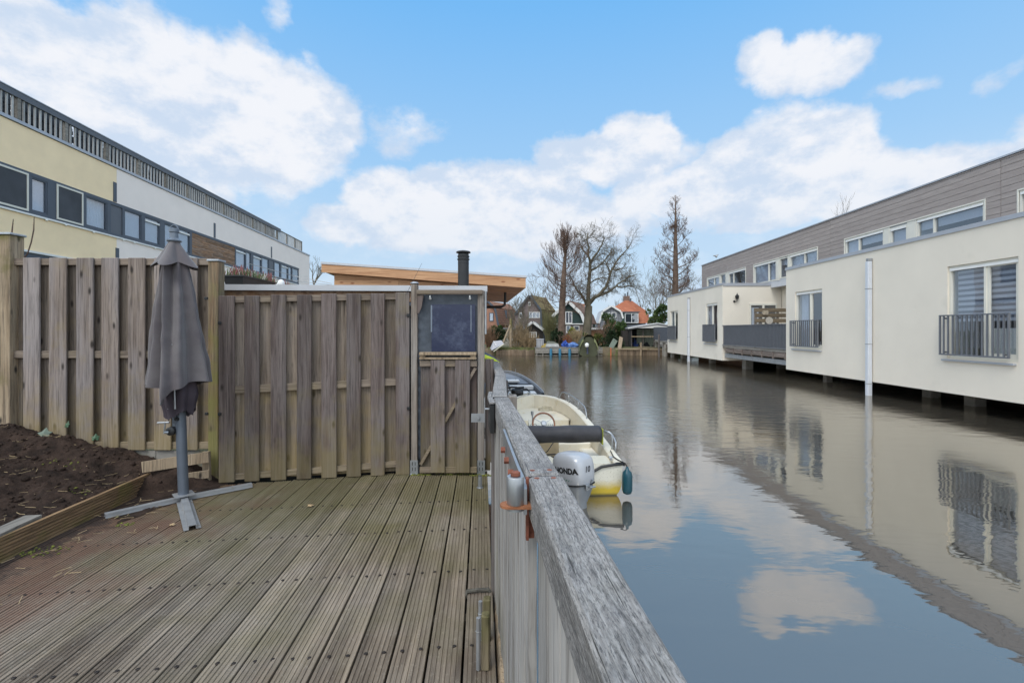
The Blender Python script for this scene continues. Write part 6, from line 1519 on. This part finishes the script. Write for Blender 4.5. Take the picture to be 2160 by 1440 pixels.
# boathouse
bh=thing('open_boathouse','open fronted dark boathouse with shallow white edged roof beside the cream building','boathouse',P(1370,735,38))
YB=37.6; q=lambda px,py,Y=YB: P(px,py,Y)
mb=MB(); mb.prism([q(1325,692),q(1387,681.5),q(1424,688),q(1424,691),q(1387,685),q(1325,695)],(.4,6,0)); recalc(mb.build('roof',M['roofing'],bh))
mb=MB(); mb.prism([x+Vector((0,-.04,0)) for x in (q(1324,691),q(1387,680.5),q(1425,687),q(1425,688.5),q(1387,682.3),q(1324,692.6))],(0,.035,0)); recalc(mb.build('roof_edge',whitep,bh))
mb=MB(); mb.prism([q(1345,691.8),q(1386,685.4),q(1422,691),q(1422,693),q(1386,692)],(0,.08,0)); A=q(1384,738); B=q(1390,688); mb.box(A.x,B.x,YB+.09,YB+.25,A.z,B.z-.1); A=q(1390,736); B=q(1422,719); mb.box(A.x,B.x,YB+.1,YB+.2,A.z,B.z); C_=q(1384,692); D_=q(1422,688); recalc(mb.build('front_wall',plain('off white boards',(.6,.58,.54),.8,0,.06,2),bh))
mb=MB(); A=q(1390.3,720); B=q(1422,692.5); mb.rnd(); mb.box(A.x,B.x,YB+.1,YB+.14,A.z+.0,B.z); mb.build('dark_panel',plain('slate boards',(.09,.1,.12),.8,0,.1,5),bh)
mb=MB(); A=q(1328,738); B=q(1384,694); mb.box(A.x,A.x+.12,YB+.1,YB+5,A.z,B.z); mb.box(A.x+.12,q(1424,0).x,YB+5.5,YB+5.6,A.z,B.z+.2); mb.box(A.x,B.x+2,YB+.3,YB+5.5,A.z-.3,A.z+.05); mb.build('inner_wall',M['dark_wall'],bh)
for px,w_ in ((1332,.22),(1358.5,.05),(1383.5,.16)): A=q(px,738); B=q(px,693); mb=MB(); mb.rnd(); mb.box(A.x-w_/2,A.x+w_/2,YB+.26,YB+.40,A.z,B.z-.1); mb.build('post',M['rail_dark'],bh)
mb=MB(); A=q(1333,711); B=q(1383,709.5); mb.bbox(A.x,B.x,YB+.18,YB+.25,A.z,B.z+.03,.01); mb.build('rail',M['post_old'],bh)
for px0,px1,pt,pb in ((1343,1358,694,728),(1359,1381,694,726)):
    mb=MB(); A=q(px0,pb,YB+1); B=q(px1,pt,YB+1); rg=[]
    for k in range(25): x=A.x+(B.x-A.x)*k/24; rg.append([(x,YB+1+.06*math.sin(k*1.5),A.z+.2*math.sin(k*.3)),(x,YB+1+.03*math.sin(k*1.5),B.z)])
    mb.loft(rg,cap=False,closed=False); mb.build('curtain',plain('faded green curtain',(.2,.22,.18),.9,0,.15,3),bh)
crumple(1337,1348,720,735,38.6,plain('blue cover',(.03,.06,.2),.6,0,.5,3),'bicycle_cover','rumpled dark blue cover inside the open boathouse','cover',9,amp=.7)
crumple(1350,1381,724,735,38.9,M['black'],'boat_cover','long black covered shape lying inside the open boathouse','cover',12,amp=.4)
mb=MB(); A=P(1313,735,38); mb.box(A.x,P(1328,0,38).x,38,40,A.z-.1,P(0,697,38).z); tag(mb.build('wood_store',dark_w),'dark upright board store at the left of the open boathouse','shed')

# ------------------------------------------------------------------ trees
def tube_n(r): return 8 if r>.12 else 6 if r>.05 else 4 if r>.02 else 3
class Tree:
    def __init__(s,seed): s.r=random.Random(seed); s.tr=MB(); s.cr=MB()
    def mb_for(s,r): return s.tr if r>.035 else s.cr
    def limb(s,pts,r0,r1):
        n=len(pts); s.tr.tube(pts,[r0+(r1-r0)*k/(n-1) for k in range(n)],tube_n(r0),cap=False)
    def grow(s,p,d,L,r,lvl,kids=4,up=.25,spread=.8,curl=.25,ratio=.6,minr=.010):
        rr=s.r; n=4; pts=[p]; q=p.copy(); dd=d.normalized()
        for k in range(n):
            dd=(dd+Vector((rr.gauss(0,curl),rr.gauss(0,curl),rr.gauss(0,curl)+up*.35))).normalized(); q=q+dd*L/n; pts.append(q.copy())
        r1=max(minr*.6,r*.45); s.mb_for(r).tube(pts,[r+(r1-r)*k/n for k in range(n+1)],tube_n(r),cap=False)
        if lvl<=0: return
        for k in range(kids):
            t_=rr.uniform(.25,1.0) if k else 1.0; i=min(n-1,int(t_*n)); base=pts[i].lerp(pts[i+1],t_*n-i) if t_<1 else pts[-1]
            ax_=(pts[min(n,i+1)]-pts[i]).normalized(); o=Vector((rr.gauss(0,1),rr.gauss(0,1),rr.gauss(0,1))); o=(o-ax_*o.dot(ax_)).normalized()
            nd=(ax_+o*spread*rr.uniform(.5,1.1)+Vector((0,0,up*.5))).normalized()
            s.grow(base,nd,L*ratio*rr.uniform(.75,1.2),max(minr,r1*.95 if k==0 else r1*.75),lvl-1,kids,up,spread,curl,ratio,minr)
    def done(s,name,label,base,bark,twig,group='bare winter trees'):
        t_=thing(name,label,'tree',base,0,group); s.tr.build('trunk',bark,t_,smooth=True)
        if s.cr.v: s.cr.build('crown',twig,t_)
        return t_
def lerpt(pts,t_):
    i=min(len(pts)-2,int(t_*(len(pts)-1))); return pts[i].lerp(pts[i+1],t_*(len(pts)-1)-i)
# tree 1: straight trunk, bushy top of upright shoots
T=Tree(11); Y=39.5
tr=[P(1184,760,Y),P(1184,720,Y),P(1186,640,Y),P(1189,580,Y),P(1192,545,Y),P(1193,520,Y),P(1193,500,Y)]
T.tr.tube(tr,[.40,.33,.27,.20,.13,.07,.03],12)
for k in range(62):
    t_=k/61; py=655-150*t_; px=1187+6*t_; p=P(px,py,Y); a_=T.r.uniform(0,6.28)
    hw=(.9+1.1*math.sin(min(1,(t_*1.15+.12))*math.pi*.85))*(1 if t_<.75 else 1.0-.8*(t_-.75)/.25*.5)
    d_=Vector((math.cos(a_),math.sin(a_),-.12+.5*t_)); T.grow(p,d_,hw*1.12,.028,2,kids=7,up=.30+.8*t_,spread=.75,curl=.2,ratio=.42,minr=.008)
for k in range(60):
    a_=T.r.uniform(0,6.28); p=P(1193,T.r.uniform(505,545),Y); T.grow(p,Vector((math.cos(a_)*.55,math.sin(a_)*.55,1)),T.r.uniform(.5,1.0),.02,2,kids=4,up=.6,spread=.6,curl=.12,ratio=.5,minr=.008)
for k in range(260):
    t_=T.r.random(); a_=T.r.uniform(0,6.28); z_=P(0,640-130*t_,Y).z; rr_=(1.75-1.2*max(0,t_-.45)/.55*.9)*math.sqrt(T.r.uniform(.15,1))*(.8+.35*math.sin(min(1,t_*1.6)*math.pi/2))
    p=Vector((P(1188,0,Y).x+math.cos(a_)*rr_,Y+math.sin(a_)*rr_,z_)); T.grow(p,Vector((math.cos(a_)*.5,math.sin(a_)*.5,.75)),T.r.uniform(.4,.8),.009,1,kids=5,up=.5,spread=.6,curl=.16,ratio=.6,minr=.006)
T.done('bare_tree','bare tree with a straight trunk and dense rounded brush of upright twigs',(tr[0].x,Y,GZ),M['bark'],M['twig'])
# tree 2: forked wide tree
T=Tree(23); Y=40.5
def pl(l,j=0): return [P(a,b,Y+c) for a,b,c in l]
limbs=[([(1238,745,0),(1238,715,0),(1240,680,0),(1241,660,0),(1242,645,0)],.42,.30),
([(1242,648,0),(1241,625,0),(1242,600,.1),(1244,575,.1),(1245,555,.2),(1241,540,.3),(1242,522,.4),(1238,505,.5),(1240,490,.6)],.20,.035),
([(1245,555,.2),(1252,543,-.3),(1262,530,-.7),(1270,515,-1),(1276,500,-1.2)],.12,.035),
([(1247,570,0),(1258,565,.5),(1270,556,1),(1280,543,1.3),(1290,532,1.5)],.11,.035),
([(1243,640,0),(1254,627,-.4),(1266,620,-.7),(1278,606,-1),(1284,590,-1.2),(1289,572,-1.4),(1300,552,-1.6),(1314,535,-1.8),(1326,520,-2)],.18,.03),
([(1262,624,-.5),(1280,617,.2),(1294,608,.7),(1304,598,1.2),(1318,590,1.6),(1332,582,1.9)],.13,.03),
([(1284,590,-1.2),(1287,574,-.8),(1280,560,-.6),(1276,550,-.4)],.10,.035),
([(1241,642,0),(1230,628,.5),(1220,616,.9),(1212,603,1.3),(1208,592,1.6),(1200,578,2)],.13,.03),
([(1240,650,0),(1233,635,-.5),(1228,622,-.9),(1222,612,-1.2)],.10,.035),
([(1243,600,.1),(1252,592,-.6),(1262,588,-1.2),(1272,584,-1.6)],.07,.03),
([(1242,540,.3),(1232,530,.6),(1226,520,.8),(1222,508,1.0)],.08,.03),
([(1290,568,-1.4),(1300,570,-1.8),(1312,566,-2.2)],.07,.03),
([(1300,603,1),(1312,606,1.2),(1325,602,1.5),(1338,606,1.8)],.07,.03)]
for l,r0,r1 in limbs:
    q=pl(l); 
    # soften the kinks
    for _ in range(1):
        n2=[q[0]]
        for i in range(len(q)-1): n2+= [q[i].lerp(q[i+1],.5)+Vector((T.r.uniform(-.04,.04),T.r.uniform(-.05,.05),T.r.uniform(-.04,.04))),q[i+1]]
        q=n2
    T.limb(q,r0,r1)
    if r0<.3:
        L_=sum((q[i+1]-q[i]).length for i in range(len(q)-1)); nn=int(L_*5.5)+3
        for k in range(nn):
            t_=T.r.uniform(.22,1); p=lerpt(q,t_); r_=r0+(r1-r0)*t_
            o=Vector((T.r.gauss(0,1),T.r.gauss(0,1),T.r.gauss(.15,.7))).normalized()
            T.grow(p,o+(q[-1]-q[0]).normalized()*.55,T.r.uniform(.6,1.25),min(.024,r_*.5),2,kids=5,up=.05,spread=.9,curl=.28,ratio=.58,minr=.008)
T.done('bare_tree','spreading bare tree forking into wide gnarled limbs, right of the straight one',(P(1238,0,Y).x,Y,GZ),M['bark_grey'],M['twig_grey'])
# tree 3: tall cone shaped
T=Tree(31); Y=46
tr=[P(1423,735,Y),P(1424,640,Y),P(1425,580,Y),P(1425,520,Y),P(1425,470,Y),P(1425,430,Y),P(1425,412,Y)]
T.tr.tube(tr,[.40,.33,.26,.18,.11,.05,.02],12)
for k in range(40):
    t_=(k+.5)/40; py=640-222*t_; p=P(1425,py,Y); a_=k*2.4+T.r.uniform(-.3,.3)
    L_=(2.75*(1-t_)**.7+.25)*T.r.uniform(.6,1.12)
    r_=.022+.05*(1-t_); n=5; q=[p]; dd=Vector((math.cos(a_),math.sin(a_),.05 if t_<.5 else .5))
    for j in range(n): dd=(dd+Vector((T.r.gauss(0,.1),T.r.gauss(0,.1),.16+.12*t_))).normalized(); q.append(q[-1]+dd*L_/n)
    T.limb(q,r_,.012)
    for j in range(int(5+L_*7)):
        s_=T.r.uniform(.42,1); pp=lerpt(q,s_); o=Vector((T.r.gauss(0,1),T.r.gauss(0,1),T.r.gauss(.4,.5))).normalized()
        T.grow(pp,o+dd*.3,T.r.uniform(.35,.75)*(.5+.7*(1-t_)),.012,1 if t_>.7 else 2,kids=4,up=.3,spread=.8,curl=.2,ratio=.5,minr=.007)
t3=T.done('bare_tree','tallest bare tree, narrow and cone shaped, behind the cream building',(tr[0].x,Y,GZ),M['bark'],M['twig'])
# nest
p=P(1421.5,478,Y-.2); mb=MB()
for k in range(90): o=Vector((R.gauss(0,.12),R.gauss(0,.12),R.gauss(0,.09))); q_=Vector((R.gauss(0,.16),R.gauss(0,.16),R.gauss(0,.05))); mb.tube([p+o-q_,p+o+q_],.012,3)
tag(mb.build('bird_nest',M['twig']),'dark round bird nest in the upper part of the tallest bare tree','nest')
def small_tree(seed,px,pb,pt,Y,label,wd=1.0,nst=1,twig='twig_grey',lv=3,r=.1,kids=4,up=.2,bark='bark_grey',grp='bare winter trees'):
    T=Tree(seed); b=P(px,pb,Y); H_=(pb-pt)/F*Y
    for k in range(nst):
        a_=T.r.uniform(0,6.28); d_=Vector((math.cos(a_)*.35*wd*(nst>1),math.sin(a_)*.3*(nst>1),1))
        T.grow(b,d_,H_*.55*T.r.uniform(.8,1.1),r,lv,kids=kids,up=up,spread=.65*wd,curl=.12,ratio=.62,minr=.010)
    return T.done('bare_tree',label,(b.x,Y,GZ),M[bark],M[twig],grp)
small_tree(41,1106,730,610,42,'thin bare tree rising before the brown gabled house',.9,2,lv=4,r=.10)
small_tree(42,1086,725,622,44,'thin leaning bare tree right under the end of the larch roof',.9,1,lv=4,r=.08)
small_tree(43,1374,700,585,62,'faint bare tree behind the evergreen left of the tallest tree',1.2,3,lv=4,r=.10)
small_tree(44,1392,690,590,58,'faint bare tree just above the evergreens by the cream building',1.0,2,lv=4,r=.09)
small_tree(45,1440,700,590,70,'faint bare tree behind the roof of the cream building, right of the tallest tree',1.2,3,lv=4,r=.12)
small_tree(46,1745,640,470,68,'distant bare treetop showing above the taupe roof of the right building',.5,1,lv=4,r=.12)
small_tree(47,1300,700,632,64,'faint bare tree behind the orange roofed house and the grey house',1.0,2,lv=4,r=.08)
small_tree(48,1155,700,640,62,'faint bare tree between the brown house and the dark green house',1.0,3,lv=3,r=.08)
small_tree(49,662,600,545,60,'distant bare tree at the far end of the left building',1.0,3,lv=3,r=.1)
# pollard willows and thicket
def shrub(px0,px1,pt,pb,Y,n,label,mat,name='bare_shrub',lean=.35,r=.018,lv=2):
    rr=random.Random(int(px0*7)); T=Tree(int(px0)); A=P(px0,pb,Y); B=P(px1,pt,Y); 
    for k in range(n):
        x=rr.uniform(A.x,B.x)*.6+(A.x+B.x)/2*.4; H_=(B.z-A.z)*rr.uniform(.5,1)
        T.grow(Vector((x,Y+rr.uniform(-.4,.4),A.z)),Vector((((x-(A.x+B.x)/2)/(B.x-A.x+.01))*1.6*lean+rr.gauss(0,.12),rr.gauss(0,.15),1)),H_*.62,r,lv,kids=4,up=.2,spread=.45,curl=.1,ratio=.55,minr=.009)
    t_=thing(name,label,'shrub',((A.x+B.x)/2,Y,A.z)); 
    for m_ in (T.tr,T.cr):
        if m_.v: m_.build('stems',mat,t_)
    return t_
shrub(1145,1176,648,722,41,60,'large greenish bare willow shrub left of the straight tree trunk',plain('willow stems',(.17,.16,.07),.9,0,.2,3))
shrub(1078,1104,680,735,38.5,45,'tangle of dry pale stems behind the far left bank',M['reed'],'dry_shrub',.8)
shrub(1104,1130,700,742,37.2,60,'dense dry brown thicket at the left end of the jetty',M['reed'],'dry_shrub',1.2)
shrub(1088,1112,655,735,40,30,'tall thin bare shrub in front of the black shed',M['twig_grey'],lean=.3)
shrub(1024,1040,690,740,38,70,'dry brown hedge strip at the far left of the far bank',plain('brown dry leaves',(.2,.12,.07),.95,0,.3,3),'dry_shrub',.2)
shrub(1206,1226,692,728,38.5,50,'straw coloured dry bush right of the yellow green bush',plain('dry straw bush',(.33,.25,.14),.95,0,.3,3),'dry_shrub',.7)
shrub(1190,1208,705,728,38.2,30,'reddish brown bare bush beside the straight tree trunk',plain('russet stems',(.25,.1,.05),.95,0,.3,3),'dry_shrub',.9)
def foliage(px0,px1,pt,pb,Y,label,mat,n=2600,leaf_=.09,seed=1,name='evergreen_bush',cat='bush',blobs=9,dep=1.0,shape='round'):
    rr=random.Random(seed); A=P(px0,pb,Y); B=P(px1,pt,Y); cx=(A.x+B.x)/2; hw=(B.x-A.x)/2; H_=B.z-A.z
    bl=[]
    for k in range(blobs):
        hh=rr.uniform(.12,.85); wv=hw*(1-.75*hh if shape=='cone' else math.sqrt(max(.1,1-(hh*1.05-.35)**2*1.3)))
        bl.append((Vector((cx+rr.uniform(-.75,.75)*wv,Y+rr.uniform(-.6,.6)*dep,A.z+hh*H_)),rr.uniform(.2,.42)*min(hw*1.1,H_)))
    mb=MB(); N=0
    for k in range(n):
        c,r=rr.choice(bl); v=Vector((rr.gauss(0,1),rr.gauss(0,1),rr.gauss(0,1))).normalized(); p=c+v*r*rr.uniform(.55,1.12)
        if p.z<A.z-.1: p.z=A.z+rr.uniform(0,.2)
        s_=leaf_*rr.uniform(.6,1.5); t1=(v+Vector((rr.gauss(0,.6),rr.gauss(0,.6),rr.gauss(0,.6)+.4))).normalized(); t2=t1.orthogonal().normalized(); t2=(Matrix.Rotation(rr.uniform(0,6.28),3,t1)@t2)
        if N%14==0: mb.rnd()
        N+=1
        mb.poly([p,p+t1*s_*.6+t2*s_*.35,p+t1*s_*1.5,p+t1*s_*.6-t2*s_*.35])
    t_=thing(name,label,cat,(cx,Y,A.z)); mb.build('crown',mat,t_)
    mb=MB(); 
    for c,r in bl: mb.tube([(cx+(c.x-cx)*.3,Y,A.z-.1),(c.x*.6+cx*.4,c.y,(A.z+c.z)/2),c],[.05,.03,.01],5)
    mb.build('trunk',M['bark'],t_); return t_
foliage(1036,1067,690,735,38.6,'clipped dark green hedge behind the white dinghy',M['foliage_dark'],2600,seed=3,name='hedge',cat='hedge',blobs=14)
foliage(1036,1062,686,712,38.9,'lighter green top growth on the hedge behind the white dinghy',M['foliage'],1200,seed=4,name='hedge',cat='hedge')
foliage(1162,1186,690,730,39.2,'very dark green bush left of the straight tree trunk',M['foliage_dark'],1500,seed=5)
foliage(1195,1214,692,712,40.2,'small bright yellow green bush between the two tree trunks',M['foliage_yellow'],900,seed=6)
foliage(1268,1322,655,735,39.5,'big mid green conifer shrub in front of the grey house',M['foliage'],5200,.10,7,blobs=20)
foliage(1262,1312,692,744,37.8,'dark green ivy mass hanging over the bank below the conifer shrub',M['foliage_dark'],4200,.09,8,blobs=18)
foliage(1250,1272,695,725,38.6,'green and yellow leafed bush right of the olive covered boat',plain('variegated leaves',(.12,.13,.03),.8,0,.5,4),1400,.08,9)
foliage(1364,1390,650,700,52,'light green evergreen left of the darker one, behind the boathouse',plain('light green leaves',(.10,.14,.04),.8,0,.35,1),1500,.12,10)
foliage(1378,1412,640,700,51,'dark pointed evergreen beside the corner of the cream building',M['foliage'],3200,.12,11,blobs=16,shape='cone')
foliage(1225,1240,698,720,39.6,'small green bush directly behind the olive boat cover',M['foliage'],500,.08,12,blobs=5)
shrub(1268,1290,678,725,38.4,40,'brown withered branches on the left of the conifer shrub',plain('withered brown',(.2,.12,.08),.95,0,.3,3),'dry_shrub',1.0)
# bank grass tufts
mb=MB()
for k in range(2600):
    px=R.uniform(1030,1130) if R.random()<.6 else R.uniform(1262,1410); Y=R.uniform(36.5,37.6); b=P(px,0,Y); z=-.1
    mb.rnd(); h_=R.uniform(.05,.22); mb.poly([(b.x-.015,Y,z),(b.x+.015,Y,z),(b.x+R.uniform(-.08,.08),Y+R.uniform(-.08,.08),z+h_)])
mb.build('bank_grass',plain('bank grass',(.11,.12,.04),.9,0,.5,2),kind='stuff')
# far row of trees behind the houses
mb=MB()
for k in range(5): pass
# small gulls ornament on the far taupe roof corner
p=P(1511,548,29.6); mb=MB(); mb.lathe((p.x,p.y,5.89),[(.02,0),(.07,.06),(.05,.14),(.01,.2)],8); mb.tube([(p.x,p.y,5.98),(p.x-.15,p.y,6.03),(p.x-.22,p.y,6.0)],[.05,.04,.01],6); mb.tube([(p.x+.02,p.y,6.0),(p.x+.12,p.y,6.1)],[.04,.03],6)
tag(mb.build('gull',M['galv_dull'],smooth=True),'small grey gull standing on the far edge of the taupe roof','bird')
